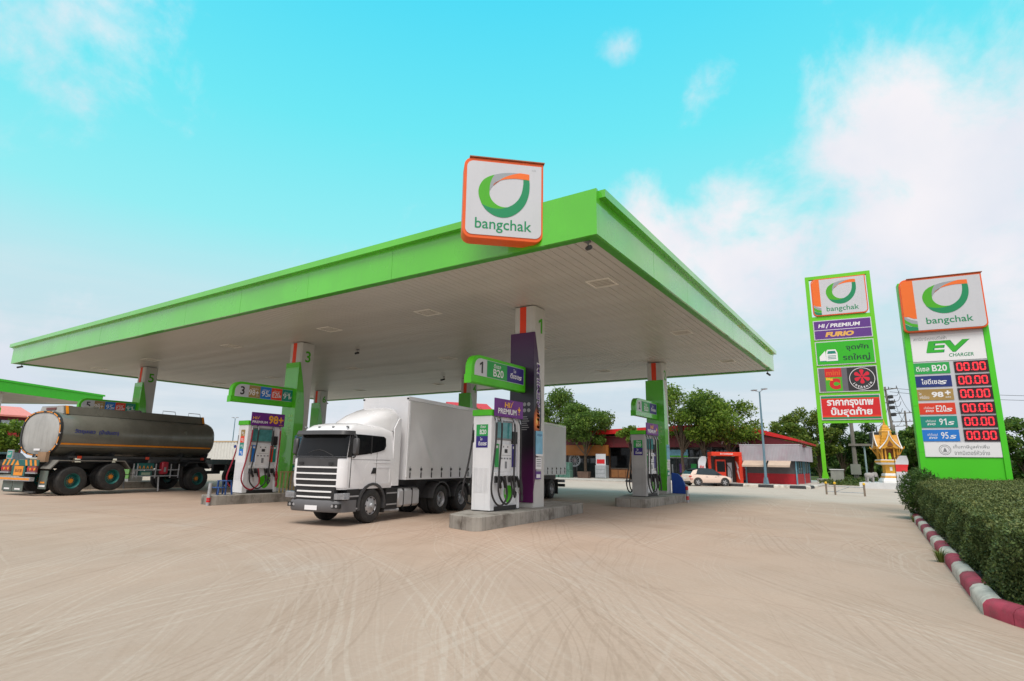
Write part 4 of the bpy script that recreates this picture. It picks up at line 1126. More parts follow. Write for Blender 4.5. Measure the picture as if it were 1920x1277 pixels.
# ------------------------------------------------------------------ tanker trailer
def tanker():
    W2 = 1.24
    t = thing('tanker_trailer', 'dirty grey fuel tanker trailer with teal wheels at the left', 'tanker', (-25.85, 8.75, 0.0), R(8.9))
    TM = mat('tank_steel', (0.155, 0.155, 0.13), 0.2, 0.25, var=0.15, vs=0.8, streak=0.25, dcol=(0.10, 0.09, 0.07))
    END = mat('tank_end_dull', (0.42, 0.42, 0.40), 0.6, 0.2, var=0.12, vs=1.0, streak=0.3, dcol=(0.2, 0.19, 0.17))
    TEAL = mat('teal_paint', S(12, 96, 92), 0.5, var=0.15, dirt=0.3)
    HUB = mat('orange_hub', S(214, 128, 22), 0.55, var=0.1, dirt=0.2)
    AMB = mat('amber_tape', S(226, 140, 20), 0.4, var=0.1)
    CHAS = mat('tanker_chassis', (0.03, 0.032, 0.034), 0.6, var=0.2)
    Z0, Z1 = 1.36, 2.96; zc = (Z0+Z1)/2; hz = (Z1-Z0)/2
    def sec(y, k, n=32, e=0.78):
        P = []
        for i in range(n):
            a = 2*PI*i/n; ca, sa = math.cos(a), math.sin(a)
            P.append((W2*k*math.copysign(abs(ca)**e, ca), y, zc+hz*k*math.copysign(abs(sa)**e, sa)))
        return P
    Y0, Y1 = -0.62, 5.62
    MB().loft([sec(Y0, 0.985), sec(Y0+0.02, 1.0), sec(Y0+2.05, 1.0), sec(Y0+2.1, 1.004), sec(Y0+2.15, 1.0), sec(Y0+4.1, 1.0), sec(Y0+4.15, 1.004), sec(Y0+4.2, 1.0), sec(Y1-0.22, 1.0), sec(Y1-0.08, 0.965), sec(Y1+0.02, 0.86), sec(Y1+0.1, 0.6), sec(Y1+0.13, 0.2)]).build('tank', TM, t, smooth=50)
    MB().loft([sec(Y0-0.002, 0.94), sec(Y0-0.02, 0.93), sec(Y0-0.05, 0.75), sec(Y0-0.075, 0.45), sec(Y0-0.08, 0.1)]).build('rear_dish', END, t, smooth=50)
    # dark rim with amber reflective dashes
    A = sec(Y0-0.05, 1.0); B = sec(Y0-0.05, 0.93); A2 = sec(Y0+0.03, 1.012); B2 = sec(Y0+0.03, 0.93)
    b = MB(); n = 32
    b.add(A+B+A2+B2, [(i, (i+1) % n, n+(i+1) % n, n+i) for i in range(n)]+[(i, 2*n+i, 2*n+(i+1) % n, (i+1) % n) for i in range(n)]+[(n+i, n+(i+1) % n, 3*n+(i+1) % n, 3*n+i) for i in range(n)]+[(2*n+i, 3*n+i, 3*n+(i+1) % n, 2*n+(i+1) % n) for i in range(n)])
    b.build('rim_band', BLACK, t)
    A = sec(Y0-0.054, 0.985, 64); B = sec(Y0-0.054, 0.945, 64); A2 = sec(Y0-0.050, 0.985, 64); B2 = sec(Y0-0.05, 0.945, 64)
    b = MB()
    for i in range(64):
        if i % 4 == 3 or 26 < i < 38: continue
        j = (i+1) % 64; b.add([A[i], A[j], B[j], B[i], A2[i], A2[j], B2[j], B2[i]], [(0, 1, 2, 3), (7, 6, 5, 4), (0, 4, 5, 1), (1, 5, 6, 2), (2, 6, 7, 3), (3, 7, 4, 0)])
    stuff(b.build('reflective_tape', AMB, t))
    b = MB()
    for i in range(0, 32, 3):
        p = sec(Y0-0.05, 1.02)[i]; b.box(p[0]-0.015, p[0]+0.015, Y0-0.07, Y0-0.055, p[2]-0.015, p[2]+0.015)
    stuff(b.build('rivet', PRINTW, t))
    plate(t, 'paper_label', 0.38, 0.07, (0.05, Y0-0.08, Z0+0.22), PRINTW, t=0.003)
    MB().box(0.42, 0.92, Y0-0.2, Y0-0.09, 1.16, 1.50).build('tool_box', mat('tan_box', S(150, 120, 92), 0.7, var=0.1), t)
    # top walkway housing
    top = [(-0.80, 2.86), (0.80, 2.86), (0.70, 3.16), (-0.70, 3.16)]
    MB().prism(top, 'y', Y0+0.22, Y1-0.35).build('top_housing', TM, t)
    MB().prism([(-0.76, 2.88), (0.76, 2.88), (0.66, 3.14), (-0.66, 3.14)], 'y', Y0+0.19, Y0+0.218).build('housing_end', END, t)
    MB().box(-0.3, 0.3, Y0+0.16, Y0+0.188, 3.02, 3.10).build('tail_lamp_strip', mat('dull_red', S(110, 60, 56), 0.5), t)
    MB().prism([(0.7 - 0.0, 3.16), (0.81, 2.87), (0.84, 2.87), (0.73, 3.165)], 'y', Y0+0.26, Y0+0.34).build('reflective_corner', AMB, t)
    MB().box(0.2, 0.705, Y0+0.26, Y0+0.5, 3.161, 3.17).build('reflective_corner', AMB, t)
    MB().prism([(0.7 - 0.0, 3.16), (0.81, 2.87), (0.84, 2.87), (0.73, 3.165)], 'y', Y1-0.45, Y1-0.37).build('reflective_corner', AMB, t)
    for y in (3.6, 4.8):
        MB().tube([(0.3, y, 3.16), (0.3, y, 3.32), (0.3, y+0.55, 3.32), (0.3, y+0.6, 3.16)], 0.014, 5, 1).build('handrail', GALV, t)
    for y in (0.9, 2.6): MB().lathe([(0.26, 0), (0.26, 0.06), (0.2, 0.1), (0.001, 0.11)], (0, y, 3.16), n=16).build('hatch', TM, t, smooth=40)
    # amber stripe and edge moulding along the lower side
    def side_pt(z, sg, k=1.0):
        s_ = (z-zc)/hz; ca = (1-abs(s_)**(1/0.78*1.0)) if False else None
        # invert the section: z = hz*sa^e
        sa = math.copysign(abs(s_)**(1/0.78), s_); c_ = math.sqrt(max(0, 1-sa*sa))
        return sg*W2*k*c_**0.78
    for sg in (1, -1):
        for nm, za, zb, m, k0, k1 in (('amber_stripe', 1.765, 1.825, AMB, 1.002, 1.006), ('edge_moulding', 1.60, 1.66, TM, 1.002, 1.02)):
            r_ = [[(side_pt(za, sg, k0), y, za), (side_pt(zb, sg, k0), y, zb), (side_pt(zb, sg, k1), y, zb), (side_pt(za, sg, k1), y, za)] for y in (Y0+0.06, Y1-0.2)]
            MB().loft(r_).build(nm, m, t)
        zt = 2.24
        BLU = mat('blue_lettering', S(22, 36, 120), 0.5, var=0)
        face = 'right' if sg > 0 else 'left'
        xx = side_pt(zt, sg, 1.0)+sg*0.012
        text(t, 'วัตถุเหลว', 0.70, 0.18, (xx, 0.14 if sg > 0 else 1.5, zt), BLU, face, bold=0.03)
        text(t, '(น้ำมันเตา)', 0.72, 0.19, (xx, 0.98 if sg > 0 else 0.66, zt), BLU, face, bold=0.03)
    # chassis, subframe, supports
    for x in (-0.45, 0.45): MB().box(x-0.06, x+0.06, -0.9, 5.6, 0.92, 1.14).build('chassis_rail', CHAS, t)
    for y in (0.0, 1.4, 2.8, 4.2, 5.4): MB().prism([(-0.9, 1.14), (0.9, 1.14), (1.05, 1.55), (0.5, 1.40), (-0.5, 1.40), (-1.05, 1.55)], 'y', y-0.05, y+0.05).build('tank_cradle', CHAS, t)
    for sg in (1, -1):
        MB().box(*sorted((sg*1.04, sg*1.18)), -0.2, 5.5, 1.30, 1.38).build('side_member', CHAS, t)
        for y in (0.05, 2.55, 5.0): MB().box(*sorted((sg*1.18, sg*1.215)), y, y+0.13, 1.28, 1.38).build('side_marker', mat('marker_red', S(190, 60, 30), 0.4), t)
        # rear fender over the tandem
        fen = [(-0.78, 0.98), (-0.55, 1.28), (1.75, 1.28), (2.0, 0.98), (1.97, 0.96), (1.73, 1.245), (-0.53, 1.245), (-0.75, 0.96)]
        MB().prism([(u, v-0.05) for u, v in fen], 'x', sg*0.62, sg*1.22).build('fender', mat('fender_grey', S(112, 110, 104), 0.6, var=0.15, dirt=0.3), t)
        MB().prism([(4.28, 1.02), (4.45, 1.20), (5.3, 1.20), (5.5, 0.92), (5.47, 0.91), (5.28, 1.17), (4.47, 1.17), (4.31, 1.01)], 'x', sg*0.62, sg*1.2).build('fender', CHAS, t)
        MB().box(*sorted((sg*0.7, sg*1.2)), 4.18, 4.21, 0.62, 1.0).build('mudflap', RUBBER, t)
        # side guard: posts, rails and patterned boxes
        for y in (2.15, 2.3, 3.05, 3.7, 4.05): MB().box(*sorted((sg*1.12, sg*1.15)), y, y+0.035, 0.55, 1.12).build('guard_post', GALV, t)
        for z in (0.62, 0.86): MB().box(*sorted((sg*1.151, sg*1.17)), 2.2, 4.08, z, z+0.035).build('guard_rail', GALV, t)
        pb = MB().box(*sorted((sg*0.95, sg*1.11)), 2.35, 3.0, 0.88, 1.14).build('tool_locker', TEAL, t)
        for k in range(4):
            plate(pb, 'pattern_chevron', 0, 0, (sg*1.112, 2.42+k*0.16, 0.93), AMB, 'right' if sg > 0 else 'left', t=0.003, poly=[(-0.05, 0), (0.0, 0.12), (0.05, 0), (0.02, 0), (0, 0.06), (-0.02, 0)])
        pb = MB().box(*sorted((sg*0.95, sg*1.11)), 2.45, 2.95, 0.62, 0.84).build('tool_locker', TEAL, t)
        plate(pb, 'paper_label', 0.36, 0.10, (sg*1.112, 2.7, 0.73), mat('label_pale', S(150, 170, 150), 0.6), 'right' if sg > 0 else 'left', t=0.003)
        MB().tube([(sg*1.1, 3.3, 0.05), (sg*1.1, 3.25, 0.6)], 0.03, 6, 1).build('stand_leg', GALV, t)
    ex = MB().box(1.0, 1.22, 3.28, 3.56, 0.70, 1.20).build('extinguisher_case', mat('dark_red_case', S(150, 24, 44), 0.45, var=0.1), t, bevel=0.04, smooth=40)
    MB().box(1.221, 1.226, 3.36, 3.45, 0.80, 0.98).build('case_window', P_GREY, ex)
    # rear end: striped board, lamps, plate, bumper, flaps
    YR = -1.0
    bd = MB().box(-1.32, 0.92, YR, YR+0.03, 1.02, 1.22).build('striped_board', TEAL, t)
    for k in range(8):
        x = -1.22+k*0.28; s_ = 1 if k < 4 else -1
        if k == 3: poly = [(-0.14, -0.09), (0.0, 0.09), (0.14, -0.09)]
        else: poly = [(-0.07-s_*0.05, -0.098), (0.05-s_*0.05, -0.098), (0.07+s_*0.05, 0.098), (-0.05+s_*0.05, 0.098)]
        if k == 4: continue
        plate(bd, 'warning_stripe', 0, 0, (x, YR-0.001, 1.12), AMB, t=0.004, poly=poly)
    for x0 in (-1.35, 0.30):
        lp = MB().box(x0, x0+0.52, YR+0.0, YR+0.06, 0.80, 1.01).build('tail_lamp', mat('lamp_case', S(130, 70, 70), 0.5, var=0.2), t)
        for k in range(4):
            MB().cyl((x0+0.07+k*0.125, YR-0.012, 0.905), (x0+0.07+k*0.125, YR-0.001, 0.905), 0.05, n=10).build('lens', AMB if k % 2 else P_RED, lp)
        MB().box(x0-0.03, x0+0.56, YR-0.03, YR+0.05, 0.755, 0.795).build('lamp_shelf', GALV, t)
    pl_ = MB().box(-0.66, 0.16, YR-0.0, YR+0.02, 0.66, 1.01).build('plate_holder', TEAL, t)
    np_ = plate(pl_, 'number_plate', 0.56, 0.32, (-0.22, YR-0.002, 0.84), AMB, t=0.006)
    text(np_, '50-0130', 0.42, 0.11, (0, -0.008, 0), P_BLACK, bold=0.02)
    bm_ = MB().box(-1.25, 0.68, YR-0.06, YR+0.08, 0.50, 0.63).build('rear_bumper', GALV, t)
    MB().box(-1.2, 0.64, YR-0.066, YR-0.061, 0.53, 0.60).build('reflective_tape', AMB, bm_)
    FL = mat('flap_grey_green', S(92, 104, 98), 0.7, var=0.15, dirt=0.4)
    for x0, w_ in ((-1.12, 0.62), (-0.45, 0.62)):
        f_ = MB().box(x0, x0+w_, YR+0.02, YR+0.04, 0.14, 0.49).build('mudflap', FL, t)
        plate(f_, 'print_line', 0.34, 0.05, (x0+w_/2, YR+0.019, 0.22), PRINTW, t=0.002)
    f_ = MB().box(0.62, 1.1, YR+0.25, YR+0.27, 0.24, 0.86).build('mudflap', FL, t)
    plate(f_, 'print_line', 0.36, 0.06, (0.86, YR+0.249, 0.34), PRINTW, t=0.002)
    plate(f_, 'print_line', 0.26, 0.05, (0.86, YR+0.248, 0.46), AMB, t=0.002)
    MB().box(-1.2, 0.7, YR+0.1, YR+0.18, 0.10, 0.16).build('underrun_bar', DKMETAL, t)
    MB().box(-1.14, -0.76, YR-0.01, YR+0.03, 1.24, 1.56).build('sign_frame', GALV, t)
    s_ = plate(t, 'safety_sign', 0.28, 0.24, (-0.95, YR-0.011, 1.40), P_TEAL, t=0.004)
    text(s_, 'EXIT', 0.2, 0.08, (0, -0.006, 0.02), PRINTW, bold=0.01)
    # wheels
    r = 0.505
    for y, zz in ((0.0, r), (1.36, r+0.13), (4.95, r)):
        for sg in (1, -1):
            put_wheel(WC, t, sg*1.09, y, zz, sg, r, 0.27, TEAL, HUB, 0.16)
            put_wheel(WC, t, sg*0.78, y, zz, sg, r, 0.27, TEAL, HUB, 0.16)
        MB().cyl((-0.7, y, zz), (0.7, y, zz), 0.08).build('axle', CHAS, t, smooth=40)
    MB().cyl((0, 5.0, 0.82), (0, 5.0, 0.95), 0.5, n=20).build('turntable', CHAS, t)
    # drawbar to the towing lorry
    MB().box(-0.08, 0.08, 5.4, 6.95, 0.66, 0.80).build('drawbar', CHAS, t)
    # towing lorry frame ahead of the tanker
    k = thing('towing_truck', 'dark green flat frame of the lorry pulling the tanker, mostly behind pump 3', 'truck', (-27.05, 16.3, 0), R(8.9))
    GR = mat('dark_green_frame', S(20, 62, 62), 0.5, var=0.15, dirt=0.3)
    b_ = MB().box(-1.15, 1.15, -0.6, 2.6, 1.10, 1.32).build('bed_frame', GR, k)
    b = MB()
    for i in range(18): b.box(1.151, 1.165, -0.55+i*0.175, -0.47+i*0.175, 1.12, 1.30)
    stuff(b.build('frame_rib', GR, b_))
    for x in (-0.45, 0.45): MB().box(x-0.07, x+0.07, -0.7, 7.0, 0.78, 1.09).build('chassis_rail', CHAS, k)
    MB().box(1.0, 1.12, -0.3, 2.4, 0.60, 0.90).build('side_guard', GR, k)
    MB().box(1.121, 1.13, -0.3, 2.4, 0.62, 0.68).build('amber_stripe', AMB, k)
    MB().prism([(0, 0), (0.16, 0), (0.05, 0.3), (-0.1, 0.3)], 'x', 1.151, 1.17).build('reflective_corner', AMB, k, loc=(0, 1.9, 0.8))
    for y in (0.9, 2.2, 6.2):
        for sg in (1, -1): put_wheel(WC, k, sg*1.0, y, 0.505, sg, 0.505, 0.27, TEAL, HUB, 0.16)
    MB().box(-1.2, 1.2, 5.3, 7.2, 0.7, 2.9).build('cab', TEAL, k, bevel=0.15, smooth=40)
tanker()
# ------------------------------------------------------------------ price pylon
LED = mat('led_red', (0.8, 0.02, 0.03), 0.5, var=0, emit=((1.0, 0.03, 0.05), 0.9))
LEDBG = mat('led_black', (0.03, 0.008, 0.012), 0.35, var=0)
LEDOFF = mat('led_unlit', (0.10, 0.012, 0.02), 0.4, var=0)
def digits(parent, s, w, h, y):
    """seven segment digits built as separate bars"""
    b = MB(); off = MB()
    segs = {'0': 'abcdef', '8': 'abcdefg'}
    cw = w/4.5; x = -w/2+cw*0.5
    def seg(bb, cx, c):
        hw, hh, t = cw*0.34, h*0.40, h*0.065
        R_ = {'a': (-hw, hw, hh-t, hh+t), 'g': (-hw, hw, -t, t), 'd': (-hw, hw, -hh-t, -hh+t), 'f': (-hw-t, -hw+t, t*0.6, hh-t*0.6), 'b': (hw-t, hw+t, t*0.6, hh-t*0.6), 'e': (-hw-t, -hw+t, -hh+t*0.6, -t*0.6), 'c': (hw-t, hw+t, -hh+t*0.6, -t*0.6)}[c]
        bb.box(cx+R_[0], cx+R_[1], y-0.004, y, R_[2], R_[3])
    for ch in s:
        if ch == '.':
            b.box(x-cw*0.32-0.012, x-cw*0.32+0.012, y-0.004, y, -h*0.42, -h*0.33); x += cw*0.28
        else:
            for c in 'abcdef': seg(b, x, c)
            x += cw*1.05
    b.build('digits', LED, parent)
def price_sign():
    t = thing('price_sign', 'tall green fuel price sign with red number displays rising behind the hedge', 'sign', (1.567, 21.975, 0.0), R(6.9))
    SG = mat('sign_green', S(72, 200, 24), 0.42, var=0.04, vs=0.5)
    for x in (-1.08, 0.93): MB().box(x, x+0.15, -0.10, 0.26, -0.02, 7.27).build('post', SG, t, bevel=0.006)
    MB().box(-0.929, 0.929, -0.06, 0.22, -0.02, 1.76).build('base_panel', SG, t)
    for z in (1.9, 3.3, 4.7): MB().box(-1.085, -0.925, -0.1015, -0.1005, z, z+0.008).build('post_joint', GREEN_DK, t)
    core = MB().box(-0.929, 0.929, -0.075, 0.22, 1.762, 5.60).build('white_panel', SIGNW, t)
    # framed head
    MB().prism(rrect(-1.07, 1.06, 5.60, 7.33, (0.14, 0.16, 0.0, 0.2)), 'y', -0.24, 0.30).build('orange_casing', ORANGE, t, bevel=0.01)
    MB().prism(rrect(-1.03, 1.02, 5.645, 7.27, (0.11, 0.13, 0.0, 0.15)), 'y', -0.252, -0.238).build('sign_face', SIGNW, t)
    MB().prism([(-1.03, 6.1), (-1.03, 7.13), (-1.0, 7.22), (-0.92, 7.27), (-0.70, 7.27), (-0.70, 6.02), (-0.8, 6.03), (-0.92, 6.10)], 'y', -0.256, -0.2525).build('orange_band', ORANGE_L, t)
    MB().prism([(-1.03, 6.12), (-0.95, 6.06), (-0.85, 6.0), (-0.70, 5.95), (-0.70, 5.84), (-0.85, 5.88), (-0.97, 5.97), (-1.03, 6.04)], 'y', -0.2565, -0.2530).build('grey_swoosh', GREY_L, t)
    MB().prism([(-1.03, 6.03), (-0.95, 5.95), (-0.85, 5.88), (-0.70, 5.84), (-0.70, 5.75), (-0.85, 5.78), (-1.03, 5.90)], 'y', -0.257, -0.2535).build('lime_swoosh', LIME_G, t)
    MB().prism([(-1.03, 5.88), (-0.88, 5.78), (-0.70, 5.74), (-0.70, 5.645), (-0.95, 5.645), (-1.0, 5.68), (-1.03, 5.75)], 'y', -0.2575, -0.2540).build('green_swoosh', TEAL_G, t)
    leaf_logo(t, 0.10, 6.64, 1.02, -0.2525, 1.12)
    text(t, 'bangchak', 1.18, 0.27, (0.12, -0.2565, 5.90), TEAL_G, bold=0.008)
    MB().box(-0.85, 1.09, -0.27, 0.31, 7.331, 7.35).build('top_flashing', _M['rust_flashing'], t)
    # EV panel
    p = plate(t, 'ev_panel', 1.84, 0.82, (0.0, -0.077, 5.09), PRINTW, t=0.012)
    text(p, 'สถานีชาร์จรถยนต์ไฟฟ้า', 0.85, 0.12, (-0.42, -0.0135, 0.31), P_GREY, bold=0.0)
    text(p, 'EV', 1.02, 0.38, (0.02, -0.0135, 0.03), TEAL_G, bold=0.05, shear=0.25)
    text(p, 'EV', 1.02, 0.36, (0.00, -0.016, 0.035), mat('ev_green', S(46, 176, 40), 0.45, var=0), bold=0.04, shear=0.25)
    text(p, 'CHARGER', 0.62, 0.11, (0.32, -0.0135, -0.25), TEAL_G, bold=0.015, shear=0.15)
    rows = [(4.46, P_GREEN, 'ดีเซล', 'B20'), (4.05, P_NAVY2, 'ไฮดีเซล', 'S'), (3.64, P_GOLD, 'ไฮพรีเมียม', '98+'), (3.21, mat('print_red_orange', S(216, 56, 26), 0.5, var=0.02), 'แก๊สโซฮอล์', 'E20'), (2.81, P_TEAL, 'แก๊สโซฮอล์', '91'), (2.40, P_BLUE, 'แก๊สโซฮอล์', '95')]
    for k, (z, m, a, b) in enumerate(rows):
        q = plate(t, 'fuel_row', 0.92, 0.345, (-0.475, -0.077, z), m, t=0.01)
        if k == 0:
            text(q, a, 0.34, 0.16, (-0.23, -0.0115, -0.01), PRINTW, bold=0.015); text(q, b, 0.38, 0.20, (0.20, -0.0115, 0.0), PRINTW, bold=0.02)
        elif k == 1:
            text(q, a, 0.50, 0.17, (-0.06, -0.0115, 0.0), PRINTW, bold=0.015); text(q, b, 0.16, 0.12, (0.25, -0.0115, -0.04), PRINTW, bold=0.03, shear=0.4)
        elif k == 2:
            text(q, 'ไฮ', 0.07, 0.08, (-0.38, -0.0115, 0.04), PRINTW); text(q, 'พรีเมียม', 0.24, 0.10, (-0.28, -0.0115, -0.07), PRINTW, bold=0.005)
            text(q, '98', 0.30, 0.17, (0.06, -0.0115, 0.0), PRINTW, bold=0.04); text(q, '+', 0.14, 0.13, (0.32, -0.0115, 0.05), PRINTW, bold=0.05); text(q, 'พลัส', 0.14, 0.05, (0.32, -0.0115, -0.08), PRINTW)
        else:
            text(q, a, 0.26, 0.075, (-0.20, -0.0115, 0.03), PRINTW, bold=0.0); text(q, 'EVO', 0.20, 0.06, (-0.19, -0.0115, -0.07), PRINTW, bold=0.03, shear=0.3)
            text(q, b, 0.25 if k == 3 else 0.18, 0.20, (0.10, -0.0115, 0.0), PRINTW, bold=0.01); text(q, 'S', 0.15, 0.11, (0.30, -0.0115, -0.04), PRINTW, bold=0.03, shear=0.4)
        d_ = plate(t, 'price_display', 0.83, 0.35, (0.51, -0.077, z), LEDBG, t=0.02)
        digits(d_, '00.00', 0.74, 0.27, -0.0205)
    q = plate(t, 'tax_notice', 1.84, 0.42, (0.0, -0.077, 1.975), PRINTW, t=0.01)
    text(q, 'เก็บภาษีมูลค่าเพิ่ม', 0.86, 0.14, (0.22, -0.0115, 0.08), P_GREY, bold=0.008)
    text(q, 'จากมิเตอร์หัวจ่าย', 0.84, 0.14, (0.22, -0.0115, -0.08), P_GREY, bold=0.008)
    n = 28; o_ = [(0.15*math.cos(2*PI*i/n), 0.15*math.sin(2*PI*i/n)) for i in range(n)]; i_ = [(0.137*math.cos(2*PI*i/n), 0.137*math.sin(2*PI*i/n)) for i in range(n)]
    b = MB()
    for i in range(n): b.prism([o_[i], o_[(i+1) % n], i_[(i+1) % n], i_[i]], 'y', -0.003, 0)
    for i in range(n): b.prism([(0.72*x, 0.72*z) for x, z in (o_[i], o_[(i+1) % n], i_[(i+1) % n], i_[i])], 'y', -0.003, 0)
    b.prism([(-0.05, -0.06), (0.05, -0.06), (0.035, -0.01), (0.02, 0.03), (0.0, 0.07), (-0.02, 0.03), (-0.035, -0.01)], 'y', -0.003, 0)
    stuff(b.build('round_emblem', P_GREY, q, loc=(-0.42, -0.0105, 0)))
price_sign()

# ------------------------------------------------------------------ tall highway sign
def tall_sign():
    t = thing('highway_sign', 'very tall lime framed sign stack standing beyond the hut', 'sign', (-6.34, 67.24, 0.0), R(6.9))
    LG = mat('lime_frame', S(104, 200, 20), 0.45, var=0.03, vs=0.3)
    for x in (-0.30, 5.36): MB().box(x, x+0.36, -0.2, 0.2, -0.03, 21.55).build('post', LG, t)
    for z0, z1 in ((21.2, 21.55), (16.62, 17.06), (14.36, 14.52), (11.60, 11.80), (8.72, 8.98), (5.86, 6.16)):
        MB().box(0.061, 5.359, -0.18, 0.18, z0, z1).build('crossbar', LG, t)
    MB().prism([(-0.5, -0.05), (0.3, -0.05), (0.08, 1.0), (-0.32, 1.0)], 'y', -0.24, 0.24).build('post_foot', LG, t)
    def panel(z0, z1, m, inset=0.09):
        f = MB().box(0.065, 5.355, -0.25, 0.1, z0, z1).build('white_frame', SIGNW, t)
        return MB().box(0.065+inset, 5.355-inset, -0.262, -0.2505, z0+inset, z1-inset).build('sign_panel', m, f), f
    # head panel
    MB().prism(rrect(0.2, 5.24, 17.1, 21.16, (0.45, 0.45, 0.0, 0.45)), 'y', -0.30, 0.1).build('orange_casing', ORANGE, t)
    MB().prism(rrect(0.30, 5.14, 17.2, 21.06, (0.36, 0.36, 0.0, 0.36)), 'y', -0.315, -0.301).build('sign_face', SIGNW, t)
    MB().prism([(0.30, 18.3), (0.30, 20.7), (0.42, 20.96), (0.66, 21.06), (1.0, 21.06), (1.0, 18.1), (0.6, 18.15)], 'y', -0.320, -0.3155).build('orange_band', ORANGE_L, t)
    MB().prism([(0.30, 18.35), (0.6, 18.1), (1.0, 17.95), (1.0, 17.7), (0.6, 17.85), (0.30, 18.1)], 'y', -0.321, -0.3160).build('grey_swoosh', GREY_L, t)
    MB().prism([(0.30, 18.08), (0.6, 17.83), (1.0, 17.68), (1.0, 17.45), (0.6, 17.5), (0.30, 17.75)], 'y', -0.322, -0.3165).build('lime_swoosh', LIME_G, t)
    MB().prism([(0.30, 17.7), (0.6, 17.48), (1.0, 17.42), (1.0, 17.2), (0.66, 17.2), (0.42, 17.3), (0.30, 17.5)], 'y', -0.323, -0.3170).build('green_swoosh', TEAL_G, t)
    leaf_logo(t, 2.95, 19.52, 2.55, -0.3155, 1.05)
    text(t, 'bangchak', 2.95, 0.70, (2.95, -0.3195, 17.72), TEAL_G, bold=0.01)
    # premium / furio
    p, f = panel(14.53, 16.61, P_VIOLET)
    MB().box(0.155, 5.265, -0.266, -0.2625, 15.52, 15.57).build('divider', PRINTW, f)
    text(f, 'HI', 0.55, 0.40, (0.85, -0.2645, 16.02), PRINTW, bold=0.03, shear=0.2)
    MB().prism([(1.22, 15.75), (1.32, 15.72), (1.40, 15.95), (1.62, 16.35), (1.38, 16.08)], 'y', -0.2645, -0.2625).build('flame_tick', PRINTW, f)
    text(f, 'PREMIUM', 2.65, 0.40, (3.0, -0.2645, 16.0), PRINTW, bold=0.03, shear=0.2)
    text(f, 'FURIO', 2.55, 0.52, (2.45, -0.2645, 15.06), mat('print_sand', S(226, 176, 84), 0.5, var=0), bold=0.06, shear=0.3)
    # truck stop
    p, f = panel(11.82, 14.34, mat('print_lime', S(42, 176, 20), 0.5, var=0.02))
    text(f, 'จุดพัก', 2.0, 0.72, (3.85, -0.2645, 13.52), mat('print_deep_green', S(16, 58, 44), 0.5, var=0), bold=0.02)
    text(f, 'รถใหญ่', 2.4, 0.78, (3.7, -0.2645, 12.52), _M['print_deep_green'], bold=0.02)
    TLG = mat('print_truck_teal', S(10, 128, 110), 0.5, var=0)
    MB().prism([(0.4, 12.3), (0.4, 12.75), (0.95, 13.35), (1.0, 12.3)], 'y', -0.2645, -0.2626).build('pictogram', PRINTW, f)
    MB().prism([(1.0, 12.25), (1.0, 13.15), (1.15, 13.45), (1.9, 13.45), (2.05, 13.1), (2.05, 12.25)], 'y', -0.2650, -0.2627).build('pictogram', PRINTW, f)
    MB().prism([(1.12, 13.0), (1.2, 13.3), (1.85, 13.3), (1.95, 13.0)], 'y', -0.2660, -0.2651).build('pictogram', TLG, f)
    for z in (12.45, 12.6, 12.75): MB().box(1.15, 1.9, -0.2660, -0.2651, z, z+0.07).build('pictogram', TLG, f)
    MB().prism([(0.45, 12.2), (2.15, 12.2), (2.15, 12.28), (0.45, 12.28)], 'y', -0.2645, -0.2626).build('pictogram', TLG, f)
    # shop logos
    p, f = panel(9.0, 11.58, mat('print_mid_grey', S(98, 98, 104), 0.5, var=0.02))
    MB().box(0.72, 2.22, -0.2645, -0.2626, 10.55, 11.48).build('red_block', P_RED, f)
    MB().box(0.72, 2.22, -0.2645, -0.2626, 9.1, 10.545).build('green_block', mat('print_leaf_green', S(70, 170, 30), 0.5, var=0), f)
    text(f, 'mini', 1.25, 0.52, (1.47, -0.2665, 11.0), mat('print_dark_orange', S(214, 90, 30), 0.5, var=0), bold=0.02)
    text(f, 'Big', 0.62, 0.32, (1.1, -0.2685, 10.35), P_YELLOW, bold=0.06)
    text(f, 'C', 1.0, 1.15, (1.55, -0.2670, 9.85), P_RED, bold=0.10)
    MB().box(2.72, 5.26, -0.2645, -0.2626, 9.1, 11.48).build('black_block', mat('print_charcoal', (0.022, 0.022, 0.024), 0.5, var=0), f)
    b = MB(); n = 36
    cx, cz = 3.99, 10.29
    for i in range(n):
        a0, a1 = 2*PI*i/n, 2*PI*(i+1)/n
        b.prism([(cx+1.12*math.cos(a0), cz+1.12*math.sin(a0)), (cx+1.12*math.cos(a1), cz+1.12*math.sin(a1)), (cx+1.07*math.cos(a1), cz+1.07*math.sin(a1)), (cx+1.07*math.cos(a0), cz+1.07*math.sin(a0))], 'y', -0.2670, -0.2646)
    stuff(b.build('ring', PRINTW, f))
    b = MB()
    for i in range(6):
        a = PI/2+2*PI*i/6; u = (math.cos(a), math.sin(a)); v = (-u[1], u[0])
        pts = [(0.06, 0.05), (0.3, 0.10), (0.55, 0.19), (0.68, 0.16), (0.74, 0.0), (0.68, -0.16), (0.55, -0.19), (0.3, -0.10), (0.06, -0.05)]
        b.prism([(cx+u[0]*p_+v[0]*q, cz+0.22+u[1]*p_+v[1]*q) for p_, q in pts], 'y', -0.2670, -0.2646)
    stuff(b.build('flower', mat('print_crimson', S(214, 20, 52), 0.5, var=0), f))
    s_ = 'inthanin'
    for i, ch in enumerate(s_):
        a = R(-90-58+116*i/(len(s_)-1))
        text(f, ch, None, 0.26 if ch in 'ithd' else 0.19, (cx+0.86*math.cos(a), -0.2672, cz+0.86*math.sin(a)), PRINTW, bold=0.02, tilt=a+PI/2)
    # last station panel
    p, f = panel(6.18, 8.70, mat('print_signal_red', S(206, 28, 30), 0.5, var=0.03))
